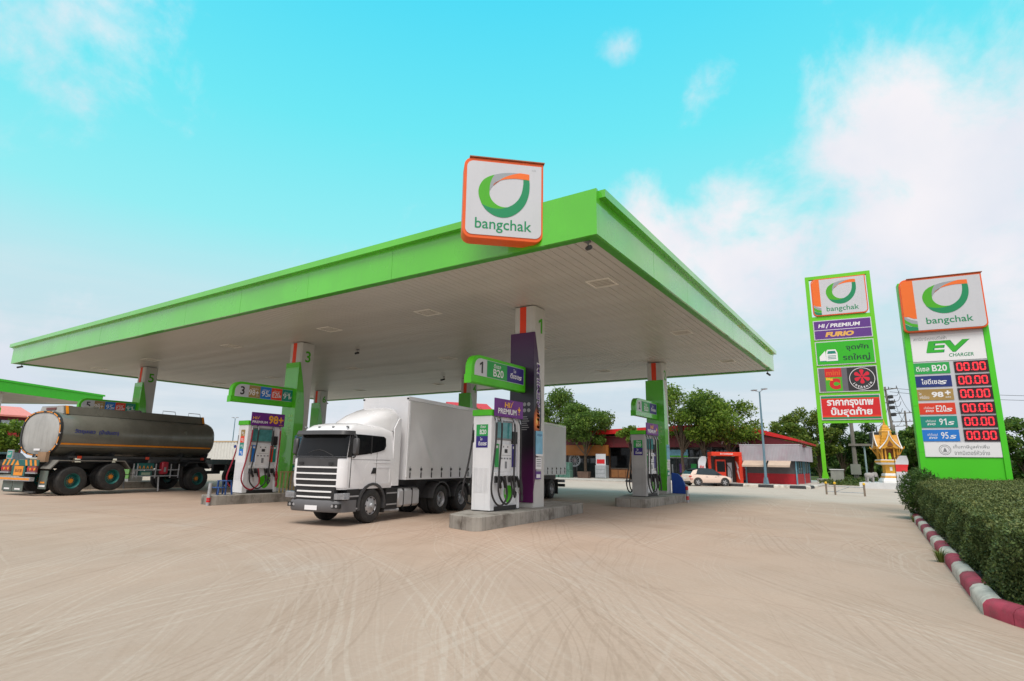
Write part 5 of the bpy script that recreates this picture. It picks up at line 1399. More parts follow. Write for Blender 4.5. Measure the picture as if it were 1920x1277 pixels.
    for z0, z1, m in ((8.36, 8.60, TEAL_G), (6.28, 6.46, TEAL_G), (8.26, 8.355, RED_O), (6.465, 6.62, RED_O)): MB().box(0.156, 5.264, -0.2645, -0.2626, z0, z1).build('edge_band', m, f)
    text(f, 'ราคากรุงเทพ', 4.1, 0.82, (2.7, -0.2665, 7.80), PRINTW, bold=0.035)
    text(f, 'ปั๊มสุดท้าย', 3.6, 1.0, (2.75, -0.2665, 6.95), PRINTW, bold=0.035)
tall_sign()
# ------------------------------------------------------------------ shop building behind
SR = mat('roof_red', S(196, 24, 26), 0.45, var=0.08, streak=0.15, dcol=(0.25, 0.02, 0.02))
MAROON = mat('maroon_panel', S(92, 10, 22), 0.5, var=0.08)
def shop():
    t = thing('shop_building', 'low red roofed shop with dark glass front and maroon fascia behind the trees', 'building', (-16, 53, 0.06))
    WL = mat('shop_wall', S(92, 90, 88), 0.7, var=0.1)
    MB().box(-14, 7.2, 0.5, 12, -0.1, 3.0).build('wall', WL, t)
    roof = [(-14.5, 3.95), (-14.5, 4.35), (-5.6, 4.70), (2.8, 4.95), (6.5, 4.40), (9.3, 3.55), (9.3, 3.37), (6.3, 4.05), (2.8, 4.45), (-5.6, 4.25)]
    MB().prism(roof, 'y', -1.1, 11).build('roof', SR, t)
    MB().box(-14.3, 6.6, -1.0, 0.49, 2.95, 3.90).build('maroon_fascia', MAROON, t)
    MB().prism([(6.6, 2.95), (9.7, 2.95), (9.7, 3.12), (6.6, 3.9)], 'y', -1.0, 0.49).build('maroon_fascia', MAROON, t)
    for k in range(14):
        x = -14.2+k*1.5; MB().box(x, x+0.02, -1.012, -1.001, 2.96, 3.89).build('fascia_seam', P_BLACK, t)
    text(t, 'กาแฟสด', 2.2, 0.34, (4.4, -1.02, 3.35), PRINTW, bold=0.0)
    MB().box(-14.2, 6.4, -1.4, -1.02, 3.905, 3.94).build('eave_soffit', MAROON, t)
    # glazing bays
    for i in range(9):
        x = -2.2+i*1.05
        w = MB().box(x+0.04, x+1.01, 0.42, 0.48, 0.55, 2.75).build('window', SHOPGLASS, t)
        MB().box(x-0.035, x+0.035, 0.36, 0.48, 0.0, 2.9).build('mullion', DKMETAL, t)
        if i in (1, 2, 4): plate(w, 'poster', 0.5, 0.8, (x+0.5, 0.415, 1.1), (P_TEAL, P_VIOLET, P_GREEN)[i % 3], t=0.004)
    MB().box(-2.3, 7.3, 0.34, 0.49, 2.0, 2.10).build('transom', mat('pale_frame', S(180, 186, 184), 0.5), t)
    MB().box(-2.2, 7.2, 0.30, 0.41, 0.08, 0.52).build('low_panel', mat('corrugated_blue', S(84, 110, 126), 0.5, var=0.1), t)
    MB().box(-1.9, 0.0, 0.1, 0.3, 2.15, 2.75).build('signboard', P_SKY, t)
    MB().box(-1.9, 0.0, 0.09, 0.099, 2.10, 2.22).build('sign_band', LIME, t)
    # dark entrance and brown signboard on the left
    MB().box(-7.6, -3.4, 0.30, 0.49, 0.0, 2.9).build('entrance', DKGLASS, t)
    for x in (-7.7, -5.5, -3.4): MB().box(x-0.05, x+0.05, 0.2, 0.29, 0.0, 2.9).build('door_frame', mat('brown_wood', S(108, 66, 28), 0.6, var=0.2), t)
    MB().box(-11.9, -7.2, -1.3, -1.05, 2.15, 3.15).build('signboard', mat('ochre_board', S(150, 88, 20), 0.6, var=0.12, vs=1, dirt=0.2), t)
    MB().box(-12.0, -7.8, 0.35, 0.49, 0.0, 2.1).build('dark_front', P_BLACK, t)
    for x in (-11.4, -10.2, -9.0): MB().box(x, x+0.9, 0.3, 0.345, 0.3, 1.9).build('window', SHOPGLASS, t)
    for x in (-11.8, -7.4, -3.1, 2.4, 6.4): MB().box(x-0.07, x+0.07, -1.0, -0.86, 0.0, 2.949).build('post', DKMETAL, t)
    MB().box(-14, 10, -2.2, -1.2, -0.08, 0.06).build('step', CONC_L, t)
shop()
def simple(name, label, cat, loc, rz=0.0, group=None): return thing(name, label, cat, loc, rz, group)
# counter, freezer, water packs, round wheel display
t = simple('serving_counter', 'brown wooden counter in front of the dark shop entrance', 'counter', (-21.6, 51.2, 0.10))
BW = mat('counter_wood', S(96, 58, 30), 0.6, var=0.2)
MB().box(-1.1, 1.1, 0, 0.5, 0.05, 0.92).build('body', BW, t); MB().box(-1.15, 1.15, -0.05, 0.55, 0.921, 0.98).build('worktop', mat('dark_top', (0.06, 0.05, 0.04), 0.4), t)
for k in range(3): MB().box(-1.05+k*0.72, -0.4+k*0.72, -0.02, -0.001, 0.15, 0.8).build('door', mat('counter_door', S(124, 80, 40), 0.55, var=0.15), t)
t = simple('ice_freezer', 'grey upright freezer with a red and white banner on top', 'freezer', (-23.5, 50.6, 0.10))
MB().box(-0.55, 0.55, 0, 0.7, 0.0, 1.2).build('cabinet', mat('freezer_grey', S(150, 158, 160), 0.4, var=0.05), t, bevel=0.03)
for k in range(3): MB().box(-0.45, 0.45, -0.02, -0.001, 0.12+k*0.36, 0.42+k*0.36).build('drawer', GALV, t)
b = MB().box(-0.5, 0.5, 0.1, 0.16, 1.201, 2.25).build('banner', SIGNW, t); MB().box(-0.4, 0.4, 0.09, 0.099, 1.35, 1.75).build('red_print', P_RED, b)
for k, (x, z) in enumerate(((-28.2, 0.07), (-26.9, 0.07), (-28.1, 0.80), (-26.95, 0.80))):
    lab = ('lower left bundle of wrapped water packs behind the trailer', 'lower right bundle of wrapped water packs by the tree', 'upper left bundle of wrapped water packs behind the trailer', 'upper right bundle of wrapped water packs by the tree')[k]
    t = simple('water_pack', lab, 'water pack', (x, 50.2, z), 0, 'stacked bundles of water bottles')
    MB().box(-0.56, 0.56, -0.4, 0.4, 0.0, 0.72).build('wrap', mat('pack_green', S(104, 142, 128), 0.3, var=0.35, vs=14), t, bevel=0.04)
    b = MB()
    for i in range(9):
        for j in (0, 1): b.cyl((-0.5+i*0.125, -0.42, 0.03+0.36*j), (-0.5+i*0.125, -0.42, 0.34+0.36*j), 0.05, n=6)
    stuff(b.build('bottle', mat('bottle_green', S(84, 124, 112), 0.25, var=0.2), t))
t = simple('wheel_display', 'round silver spoked wheel emblem standing by the water packs', 'display', (-27.0, 52.2, 1.75))
MB().lathe([(0.62, -0.05), (0.66, 0), (0.62, 0.05), (0.52, 0.05), (0.48, 0), (0.52, -0.05), (0.62, -0.05)], axis='y', n=24).build('rim', GALV, t, smooth=50)
for i in range(6):
    a = PI*i/6; c_, s_ = math.cos(a), math.sin(a)
    MB().cyl((-0.55*c_, 0, -0.55*s_), (0.55*c_, 0, 0.55*s_), 0.035, n=6).build('spoke', GALV, t)
MB().lathe([(0.14, -0.07), (0.14, 0.07), (0.001, 0.08)], axis='y', n=14).build('hub', P_RED, t)
MB().box(-0.05, 0.05, -0.05, 0.05, -1.70, -0.66).build('post', DKMETAL, t)
for i, (x, y) in enumerate(((-20.1, 50.9), (-25.1, 50.4))):
    t = simple('planter', ('brown planter box right of the wooden counter', 'brown planter box at the foot of the left tree')[i], 'planter', (x, y, 0.09))
    MB().prism([(-0.5, 0), (0.5, 0), (0.58, 0.6), (-0.58, 0.6)], 'y', -0.3, 0.3).build('box', mat('brick_brown', S(96, 76, 64), 0.8, var=0.2), t)
    MB().box(-0.5, 0.5, -0.26, 0.26, 0.601, 0.63).build('soil', mat('soil', (0.04, 0.03, 0.02), 0.9), t)

# ------------------------------------------------------------------ charging kiosk and flags
t = simple('charging_kiosk', 'orange red charging kiosk with a white lightning mark beside the car', 'kiosk', (-12.15, 50.2, 0.09), R(28))
KR = mat('kiosk_red', S(214, 52, 18), 0.4, var=0.04)
MB().box(-1.2, 1.2, -0.9, 0.5, 2.12, 2.44).build('roof_frame', KR, t, bevel=0.03)
sd_ = MB().prism([(-0.9, 0), (0.5, 0), (0.5, 2.12), (-0.9, 2.12)], 'x', 0.95, 1.2).build('side_frame', KR, t)
MB().box(-1.2, -1.0, 0.2, 0.5, 0, 2.12).build('side_frame', KR, t)
MB().box(-1.0, 0.949, 0.3, 0.5, 0.0, 2.119).build('back_panel', mat('kiosk_dark', S(58, 52, 50), 0.5), t)
MB().prism([(-0.75, 0.30), (-0.1, 0.95), (-0.35, 1.05), (0.2, 1.75), (-0.2, 1.65), (-0.7, 1.2), (-0.45, 1.1), (-0.85, 0.3)], 'x', 0.94, 0.949).build('lightning_mark', PRINTW, t)
text(t, 'EV CHARGE', 1.0, 0.12, (0.0, -0.905, 2.29), PRINTW)
cb = MB().box(-0.7, 0.1, -0.1, 0.29, 0.0, 1.85).build('charger', KR, t, bevel=0.03)
MB().box(-0.62, 0.02, -0.112, -0.101, 0.85, 1.7).build('screen', DKGLASS, cb)
MB().tube([(0.1, -0.05, 1.5), (0.4, -0.3, 1.1), (0.45, -0.3, 0.4), (0.15, -0.1, 0.3)], 0.03, 6, 4).build('cable', BLACK, cb)
for k in (-0.9, 0.6): MB().cyl((k, -0.6, 2.10), (k, -0.6, 2.118), 0.12, n=12).build('downlight', PRINTW, t)
MB().box(0.25, 0.6, 0.0, 0.29, 0, 1.6).build('power_cabinet', GALV, t)
def flag(label, loc, rz, h, top, low, mid):
    t = simple('feather_flag', label, 'flag', loc, rz, 'feather flags by the shops')
    MB().tube([(0, 0, 0), (0, 0, h*0.75), (0.06, 0, h*0.92), (0.35*h/2.1, 0, h)], 0.018, 6, 4).build('pole', BLACK, t)
    W_ = 0.62*h/2.1
    def strip(z0, z1, m, nm):
        n = 8; A = []; B = []
        for i in range(n+1):
            z = z0+(z1-z0)*i/n; f = z/h; xl = 0.02 if f < 0.75 else 0.02+0.30*h/2.1*((f-0.75)/0.25)**1.6
            A.append((xl, 0.03*math.sin(z*4), z)); B.append((max(xl+0.02, W_*(1.0-0.08*math.sin(z*6))), 0.06*math.sin(z*4+1), z))
        b = MB(); o = 0.004
        b.add([*A, *B, *[(p[0], p[1]+o, p[2]) for p in A], *[(p[0], p[1]+o, p[2]) for p in B]], [(i, i+1, n+1+i+1, n+1+i) for i in range(n)]+[(2*n+2+i, 3*n+3+i, 3*n+4+i, 2*n+3+i) for i in range(n)])
        return b.build(nm, m, t, fix=False)
    c1, c2 = (h*0.55, h*0.74) if low is SIGNW else (h*0.25, h*0.50)
    strip(c2, h*0.97, top, 'cloth'); strip(c1, c2-0.002, mid, 'cloth'); strip(h*0.12, c1-0.002, low, 'cloth')
    if low is not SIGNW: text(t, 'EV', 0.34*h/2.1, 0.24*h/2.1, (W_*0.52, -0.08, h*0.56), P_RED, bold=0.03)
    MB().cyl((0, 0, 0), (0, 0, 0.05), 0.2, n=10).build('base', BLACK, t)
flag('red and white feather flag left of the kiosk behind the car', (-14.05, 49.3, 0.09), R(10), 2.15, SIGNW, P_RED, RED_O)
flag('red and white feather flag between the kiosk and the hut', (-10.95, 50.6, 0.09), R(10), 2.2, SIGNW, P_RED, P_RED)
flag('white feather flag with a red band in front of the golden shrine', (-0.28, 42.5, 0.0), R(10), 2.25, SIGNW, SIGNW, P_RED)

# ------------------------------------------------------------------ corrugated hut
def hut():
    t = thing('market_hut', 'small hut with faded pink corrugated parapet and red lower walls', 'hut', (-6.75, 50.5, 0.09), 0)
    W_, D_ = 3.75, 7.5
    CR = mat('faded_corrugated', S(164, 160, 166), 0.6, var=0.10, vs=0.6, streak=0.25, dcol=S(160, 104, 124), dirt=0.3, ds=0.8)
    HRED = mat('hut_red', S(170, 16, 32), 0.55, var=0.1)
    BLP = mat('hut_blue_post', S(96, 142, 158), 0.5, var=0.1)
    def corr(p0, p1, z0, z1, nrm):
        p0 = Vector(p0); p1 = Vector(p1); n = int((p1-p0).length/0.055); A = []; B = []
        for i in range(n+1):
            q = p0+(p1-p0)*i/n+Vector(nrm)*(0.018 if i % 2 else 0.0); A.append((q.x, q.y, z0)); B.append((q.x, q.y, z1))
        q0 = [(a[0]-nrm[0]*0.05, a[1]-nrm[1]*0.05, a[2]) for a in A]; q1 = [(a[0]-nrm[0]*0.05, a[1]-nrm[1]*0.05, a[2]) for a in B]
        m = n+1; b = MB().add(A+B+q0+q1, [(i, i+1, m+i+1, m+i) for i in range(n)]+[(2*m+i, 3*m+i, 3*m+i+1, 2*m+i+1) for i in range(n)]+[(i, 2*m+i, 2*m+i+1, i+1) for i in range(n)]+[(m+i, m+i+1, 3*m+i+1, 3*m+i) for i in range(n)])
        return b.build('corrugated_sheet', CR, t, fix=False)
    corr((-W_-0.35, -0.35, 0), (0.3, -0.35, 0), 1.78, 3.02, (0, -1, 0))
    corr((0.3, -0.35, 0), (0.3, D_, 0), 1.78, 3.02, (1, 0, 0))
    MB().box(-W_-0.38, 0.33, -0.38, -0.30, 3.021, 3.07).build('parapet_trim', SIGNW, t); MB().box(0.27, 0.34, -0.29, D_, 3.021, 3.07).build('parapet_trim', SIGNW, t)
    MB().box(-W_-0.3, 0.24, -0.28, D_, 2.7, 2.76).build('roof', GALV, t)
    MB().box(-W_, 0, 0, 0.08, 0, 0.80).build('red_wall', HRED, t); MB().box(-0.08, 0, 0.081, D_, 0, 0.80).build('red_wall', HRED, t)
    MB().box(-W_, -0.0, 0.02, 0.07, 0.801, 1.75).build('shutter', mat('hut_shutter', S(84, 82, 84), 0.6, var=0.1), t)
    MB().box(-W_, 0.0, D_-0.08, D_, 0, 2.7).build('back_wall', MAROON, t)
    for i in range(5):
        y = 0.9+i*1.3; w = MB().box(-0.06, -0.02, y, y+1.1, 0.85, 1.74).build('window', DKGLASS, t)
        MB().box(-0.07, 0.01, y-0.1, y-0.02, 0.801, 1.77).build('window_post', BLP, t)
    for x, y in ((-W_, -0.1), (-0.04, -0.1), (0.0, D_*0.5), (0.0, D_-0.1)): MB().box(x-0.05, x+0.05, y-0.05, y+0.04, 0.0, 2.69).build('post', BLP, t)
    AW = mat('awning_beige', S(186, 166, 148), 0.8, var=0.08)
    for x0, x1 in ((-W_-0.1, -2.1), (-1.95, -0.35)):
        MB().prism([(-0.30, 1.80), (-0.36, 1.74), (-1.05, 1.42), (-1.05, 1.30), (-1.07, 1.30), (-1.07, 1.44), (-0.38, 1.77), (-0.32, 1.83)], 'x', x0, x1).build('awning', AW, t)
hut()
# street lights
def lamp(label, loc, h, rz, r=0.11):
    t = thing('street_lamp', label, 'street lamp', loc, rz, 'twin headed street lamps')
    MB().cyl((0, 0, 0), (0, 0, h), r, r*0.55, 10).build('pole', mat('lamp_blue_grey', S(98, 128, 142), 0.5, var=0.08), t, smooth=50)
    MB().prism([(-0.2, 0), (0.2, 0), (0.1, 0.5), (-0.1, 0.5)], 'y', -0.1, 0.1).build('foot', _M['lamp_blue_grey'], t)
    MB().tube([(-0.45, 0, h+0.12), (0, 0, h-0.03), (0.32, 0, h+0.12)], 0.03, 6, 1).build('arm', GALV, t)
    for s_ in (-1, 1):
        MB().box(s_*0.50-0.25, s_*0.50+0.2, -0.14, 0.14, h+0.12, h+0.22).build('lamp_head', GALV, t, bevel=0.02)
lamp('blue grey twin headed street lamp in front of the hut', (-8.84, 49.2, 0.09), 7.2, R(-30))
lamp('street lamp poking out of the left tree behind the trailer', (-28.6, 54.2, 0.06), 8.2, R(-30))
lamp('thin far street lamp between the tanker and pump 3', (-96.0, 57.5, 0.0), 8.2, R(10))

# ------------------------------------------------------------------ car
def car(label, loc, rz, paint, scale=0.79):
    t = thing('parked_car', label, 'car', loc, rz, scale=scale)
    ST = [(-2.10, 0.62, 0.42, 0.66, 0.78), (-2.04, 0.80, 0.34, 0.72, 0.98), (-1.90, 0.88, 0.28, 0.74, 1.06), (-1.2, 0.92, 0.22, 0.72, 1.02), (0.0, 0.92, 0.20, 0.70, 0.98), (0.95, 0.92, 0.22, 0.70, 0.96), (1.5, 0.90, 0.25, 0.68, 0.90), (1.95, 0.82, 0.30, 0.62, 0.78), (2.12, 0.66, 0.36, 0.55, 0.64)]
    rings = []
    for y, w, zb, zm, zt in ST:
        rings.append([(-w*0.92, y, zb), (-w, y, zb+0.12), (-w, y, zm), (-w*0.93, y, zt-0.05), (-w*0.80, y, zt), (w*0.80, y, zt), (w*0.93, y, zt-0.05), (w, y, zm), (w, y, zb+0.12), (w*0.92, y, zb)])
    MB().loft(rings).build('body', paint, t, smooth=35)
    # lower dark cladding
    MB().box(-0.80, 0.80, -2.09, -1.9, 0.24, 0.44).build('rear_valance', BLACK, t, bevel=0.03)
    def gh(k, off): return [(-1.96+off, 1.02), (-1.64+off*0.6, 1.35), (-1.2, 1.49), (-0.2, 1.545), (0.35, 1.49), (1.15-off, 0.96)]
    prof = gh(0, 0)
    def wx(z): return 0.80-(z-0.97)*0.36
    A = [(-wx(z), y, z) for y, z in prof]; B = [(wx(z), y, z) for y, z in prof]
    MB().loft([A, B]).build('cabin', mat('car_glass', S(36, 50, 56), 0.08, var=0.1, spec=0.5), t, smooth=20)
    for s_ in (1, -1):
        q = [(-1.96, 1.0), (-1.62, 1.36), (-1.16, 1.46), (-1.40, 1.05)]
        MB().add([(s_*(wx(z)-0.05), y, z) for y, z in q]+[(s_*(wx(z)+0.012), y, z) for y, z in q], [(0, 1, 2, 3), (4, 5, 6, 7), (0, 1, 5, 4), (1, 2, 6, 5), (2, 3, 7, 6), (3, 0, 4, 7)]).build('rear_pillar', paint, t)
    rf = [(-1.58, 1.375), (-1.1, 1.51), (-0.2, 1.55), (0.35, 1.495), (0.33, 1.51), (-0.2, 1.567), (-1.12, 1.53), (-1.68, 1.40)]
    MB().loft([[(-0.60, y, z) for y, z in rf], [(0.60, y, z) for y, z in rf]]).build('black_roof', BLACK, t)
    for s_ in (1, -1):
        for nm, q in (('side_window', [(-0.32, 1.06), (-0.28, 1.44), (0.28, 1.42), (0.80, 1.05)]), ('side_window', [(-1.10, 1.07), (-0.92, 1.42), (-0.36, 1.45), (-0.40, 1.06)])):
            MB().add([(s_*(wx(z)-0.02), y, z) for y, z in q]+[(s_*(wx(z)+0.006), y, z) for y, z in q], [(0, 1, 2, 3), (4, 5, 6, 7), (0, 1, 5, 4), (1, 2, 6, 5), (2, 3, 7, 6), (3, 0, 4, 7)]).build(nm, mat('car_glass', S(36, 50, 56), 0.08, var=0.1, spec=0.7), t)
        for y in (-1.30, 1.30):
            tw = MB().lathe([(0.20, 0.0), (0.33, 0.0), (0.345, 0.03), (0.345, 0.19), (0.33, 0.21), (0.20, 0.21)], axis='x', n=22).build('wheel', RUBBER, t, smooth=40, loc=(s_*0.72 if s_ > 0 else -0.72, y, 0.345), rz=0 if s_ > 0 else PI)
            b = MB().lathe([(0.255, 0.205), (0.235, 0.212), (0.22, 0.19)], axis='x', n=22)
            for i in range(5):
                a = 2*PI*i/5; u = (math.cos(a), math.sin(a)); v = (-u[1], u[0])
                pt = [(0.03, 0.04), (0.24, 0.055), (0.24, -0.055), (0.03, -0.04)]
                b.prism([(u[0]*p+v[0]*q, u[1]*p+v[1]*q) for p, q in pt], 'x', 0.19, 0.206)
            b.build('rim', ALU, tw)
            b = MB(); A = []; B = []
            for i in range(11):
                a = R(-10+200*i/10); A.append((y+0.37*math.cos(a), 0.345+0.37*math.sin(a))); B.append((y+0.43*math.cos(a), 0.345+0.42*math.sin(a)))
            b.prism(A+B[::-1], 'x', s_*0.90, s_*0.928); b.build('arch_trim', BLACK, t)
            MB().prism([(y+0.36*math.cos(R(k*30)), 0.345+0.36*math.sin(R(k*30))) for k in range(12)], 'x', s_*0.905, s_*0.924).build('wheel_well', BLACK, t)
        MB().box(*sorted((s_*0.86, s_*0.935)), -0.9, 0.9, 0.20, 0.29).build('sill', BLACK, t)
        for y in (-0.42, 0.42): MB().box(*sorted((s_*0.915, s_*0.93)), y-0.08, y+0.08, 0.80, 0.83).build('door_handle', P_GREY, t)
        MB().box(*sorted((s_*0.86, s_*1.02)), 0.62, 0.74, 1.0, 1.12).build('mirror', BLACK, t, bevel=0.02)
        MB().prism([(-2.07, 0.80), (-1.88, 0.80), (-1.90, 0.90), (-2.05, 0.90)], 'x', s_*0.60, s_*0.89).build('tail_lamp', P_RED, t)
        MB().box(*sorted((s_*0.45, s_*0.80)), 1.93, 2.06, 0.62, 0.70).build('headlight', STEEL, t)
        MB().prism([(-2.03, 0.60), (-1.78, 0.60), (-1.78, 0.65), (-2.03, 0.65)], 'x', s_*0.75, s_*0.91).build('reflector', P_RED, t)
    rw = [(-1.70, 1.06), (-1.34, 1.39)]
    MB().add([(-0.68, -1.935, 1.06), (0.68, -1.935, 1.06), (0.57, -1.66, 1.345), (-0.57, -1.66, 1.345), (-0.68, -1.90, 1.05), (0.68, -1.90, 1.05), (0.57, -1.62, 1.33), (-0.57, -1.62, 1.33)], [(0, 1, 2, 3), (4, 5, 6, 7), (0, 1, 5, 4), (1, 2, 6, 5), (2, 3, 7, 6), (3, 0, 4, 7)]).build('rear_window', mat('car_rear_glass', (0.01, 0.011, 0.012), 0.2, var=0, spec=0.15), t)
    MB().add([(-0.72, 1.065, 0.985), (0.72, 1.065, 0.985), (0.56, 0.40, 1.475), (-0.56, 0.40, 1.475), (-0.72, 1.03, 0.97), (0.72, 1.03, 0.97), (0.56, 0.37, 1.46), (-0.56, 0.37, 1.46)], [(0, 1, 2, 3), (4, 5, 6, 7), (0, 1, 5, 4), (1, 2, 6, 5), (2, 3, 7, 6), (3, 0, 4, 7)]).build('windscreen', _M['car_glass'], t)
    MB().box(-0.25, 0.25, -2.12, -2.10, 0.62, 0.74).build('number_plate', PRINTW, t)
    MB().box(-0.55, 0.55, -1.72, -1.48, 1.405, 1.43).build('spoiler', BLACK, t)
car('pale pink hatchback car with black roof parked by the kiosk', (-11.72, 43.05, 0.0), R(-46), mat('pink_paint', S(226, 202, 186), 0.3, var=0.02, coat=0.5))
car('dark grey car parked at the far left behind the tanker', (-57.0, 16.3, 0.0), R(50), mat('grey_paint', S(78, 82, 86), 0.3, var=0.02, coat=0.5), 1.0)

# ------------------------------------------------------------------ golden spirit house
def shrine():
    GO = mat('gold_paint', S(206, 150, 44), 0.5, var=0.14, vs=4, bump=0.5, bs=14, dirt=0.25, dcol=S(128, 82, 26))
    WH = mat('shrine_white', (0.72, 0.71, 0.68), 0.6, var=0.05, dirt=0.15)
    pf = MB().prism([(-2.6, 49.2), (1.4, 49.2), (2.4, 52.6), (-2.2, 53.4)], 'z', -0.02, 0.42).build('shrine_platform', mat('white_tile', S(206, 208, 208), 0.5, var=0.05))
    tag(pf, 'low white tiled platform under the golden shrine', 'platform')
    t = thing('spirit_house', 'golden Thai spirit house shrine with white trimmed gables and a tiered spire', 'shrine', (-0.72, 51.0, 0.42), R(18))
    def sq(prof, name, m, cx=0, cy=0, smooth=None):
        r_ = [[(cx-a, cy-a, z), (cx+a, cy-a, z), (cx+a, cy+a, z), (cx-a, cy+a, z)] for a, z in prof]
        return MB().loft(r_).build(name, m, t)
    sq([(0.62, 0), (0.62, 0.12), (0.50, 0.32), (0.46, 0.34)], 'plinth', WH)
    sq([(0.47, 0.341), (0.47, 0.42), (0.40, 0.47)], 'gold_moulding', GO); sq([(0.42, 0.471), (0.42, 0.60), (0.36, 0.66)], 'plinth', WH)
    sq([(0.33, 0.661), (0.33, 1.20), (0.42, 1.28)], 'pedestal', GO)
    sq([(0.50, 1.281), (0.62, 1.36), (0.66, 1.42)], 'plinth', WH); sq([(0.68, 1.421), (0.70, 1.55), (0.66, 1.57)], 'gold_moulding', GO); sq([(0.66, 1.571), (0.66, 1.63), (0.60, 1.64)], 'plinth', WH)
    for x in (-0.5, -0.28, 0.28, 0.5):
        for y in (-0.5, 0.5):
            MB().box(x-0.05, x+0.05, y-0.05, y+0.05, 1.641, 2.45).build('pillar', GO, t, bevel=0.012)
    for y in (-0.28, 0.28):
        for x in (-0.5, 0.5): MB().box(x-0.05, x+0.05, y-0.05, y+0.05, 1.641, 2.45).build('pillar', GO, t, bevel=0.012)
    sq([(0.30, 1.641), (0.30, 2.45)], 'inner_chamber', mat('shrine_inner', S(120, 74, 36), 0.7, var=0.2))
    sq([(0.62, 2.451), (0.66, 2.52), (0.58, 2.60)], 'beam', GO)
    # four gables with white swept edges
    for k in range(4):
        a = k*PI/2; c_, s_ = math.cos(a), math.sin(a)
        def rot(p): return (p[0]*c_-p[1]*s_, p[0]*s_+p[1]*c_, p[2])
        prof = [(-0.62, 2.42), (-0.45, 2.62), (-0.24, 2.86), (-0.08, 3.16), (0, 3.42), (0.08, 3.16), (0.24, 2.86), (0.45, 2.62), (0.62, 2.42), (0.36, 2.42), (0.18, 2.55), (0, 2.60), (-0.18, 2.55), (-0.36, 2.42)]
        b = MB().prism(prof, 'y', -0.74, -0.05); b.v = [rot(p) for p in b.v]; b.build('gable', GO, t)
        for s2 in (-1, 1):
            e = [rot((s2*x, -0.77, z)) for x, z in ((0.72, 2.40), (0.52, 2.60), (0.30, 2.86), (0.13, 3.14), (0.02, 3.46), (0.02, 3.68))]
            MB().tube(e, 0.05, 6, 3, r1=0.025).build('swept_edge', WH, t, smooth=60)
            MB().tube([rot((s2*0.62, -0.72, 2.42)), rot((s2*0.82, -0.80, 2.42)), rot((s2*0.88, -0.84, 2.58))], 0.05, 6, 2, r1=0.015).build('finial', GO, t)
    for sx in (-1, 1):
        for sy in (-1, 1):
            for ex, ey in ((0.30, 0.0), (0.0, 0.30)):
                MB().tube([(sx*0.54, sy*0.54, 1.9), (sx*(0.56+ex*0.5), sy*(0.56+ey*0.5), 2.2), (sx*(0.54+ex), sy*(0.54+ey), 2.46)], 0.035, 5, 3).build('eave_bracket', GO, t)
    for k in range(4):
        a = k*PI/2; c_, s_ = math.cos(a), math.sin(a)
        b = MB().prism([(-0.2, 2.62), (-0.12, 2.80), (0, 3.0), (0.12, 2.80), (0.2, 2.62)], 'y', -0.77, -0.741); b.v = [(p[0]*c_-p[1]*s_, p[0]*s_+p[1]*c_, p[2]) for p in b.v]; b.build('gable_panel', WH if False else _M['shrine_inner'], t)
    sp = [(0.55, 2.61), (0.55, 2.80), (0.46, 2.84), (0.46, 3.02), (0.38, 3.06), (0.38, 3.22), (0.33, 3.25), (0.30, 3.62), (0.34, 3.66), (0.30, 3.74), (0.27, 3.76), (0.27, 3.86), (0.22, 3.90), (0.22, 3.98), (0.17, 4.02), (0.16, 4.10), (0.10, 4.16)]
    sq(sp, 'tiered_spire', GO)
    MB().lathe([(0.09, 0), (0.11, 0.06), (0.05, 0.16), (0.06, 0.2), (0.02, 0.36), (0.001, 0.46)], (0, 0, 4.161), n=10).build('spire_tip', GO, t, smooth=50)
    MB().lathe([(0.09, 0), (0.11, 0.1), (0.06, 0.28), (0.07, 0.36), (0.05, 0.44), (0.001, 0.47)], (0, -0.42, 1.66), n=10).build('figurine', mat('lime_cloth', S(150, 200, 40), 0.6), t)
    plate(t, 'notice', 0.16, 0.26, (0.02, -0.335, 0.98), PRINTW, t=0.01)
shrine()
t = thing('elephant_statue', 'small grey elephant statue left of the golden shrine', 'statue', (-1.95, 50.3, 0.42), R(-60))
EG = mat('statue_grey', S(150, 146, 142), 0.8, var=0.12)
def eg(y, w, z0, z1): return [(w*math.cos(2*PI*i/10), y, (z0+z1)/2+(z1-z0)/2*math.sin(2*PI*i/10)) for i in range(10)]
MB().loft([eg(-0.36, 0.05, 0.42, 0.60), eg(-0.28, 0.16, 0.28, 0.66), eg(-0.05, 0.20, 0.24, 0.70), eg(0.18, 0.18, 0.26, 0.68), eg(0.30, 0.12, 0.40, 0.72), eg(0.42, 0.13, 0.38, 0.74), eg(0.52, 0.08, 0.40, 0.66), eg(0.56, 0.045, 0.36, 0.5), eg(0.58, 0.035, 0.2, 0.32), eg(0.62, 0.02, 0.1, 0.16)]).build('body', EG, t, smooth=60)
for x in (-0.11, 0.11):
    for y in (-0.22, 0.16): MB().cyl((x, y, 0), (x, y, 0.36), 0.06, 0.075, 8).build('leg', EG, t, smooth=50)
    MB().prism([(0.30, 0.40), (0.40, 0.42), (0.42, 0.70), (0.30, 0.72), (0.24, 0.56)], 'x', x*1.25, x*1.4).build('ear', EG, t)
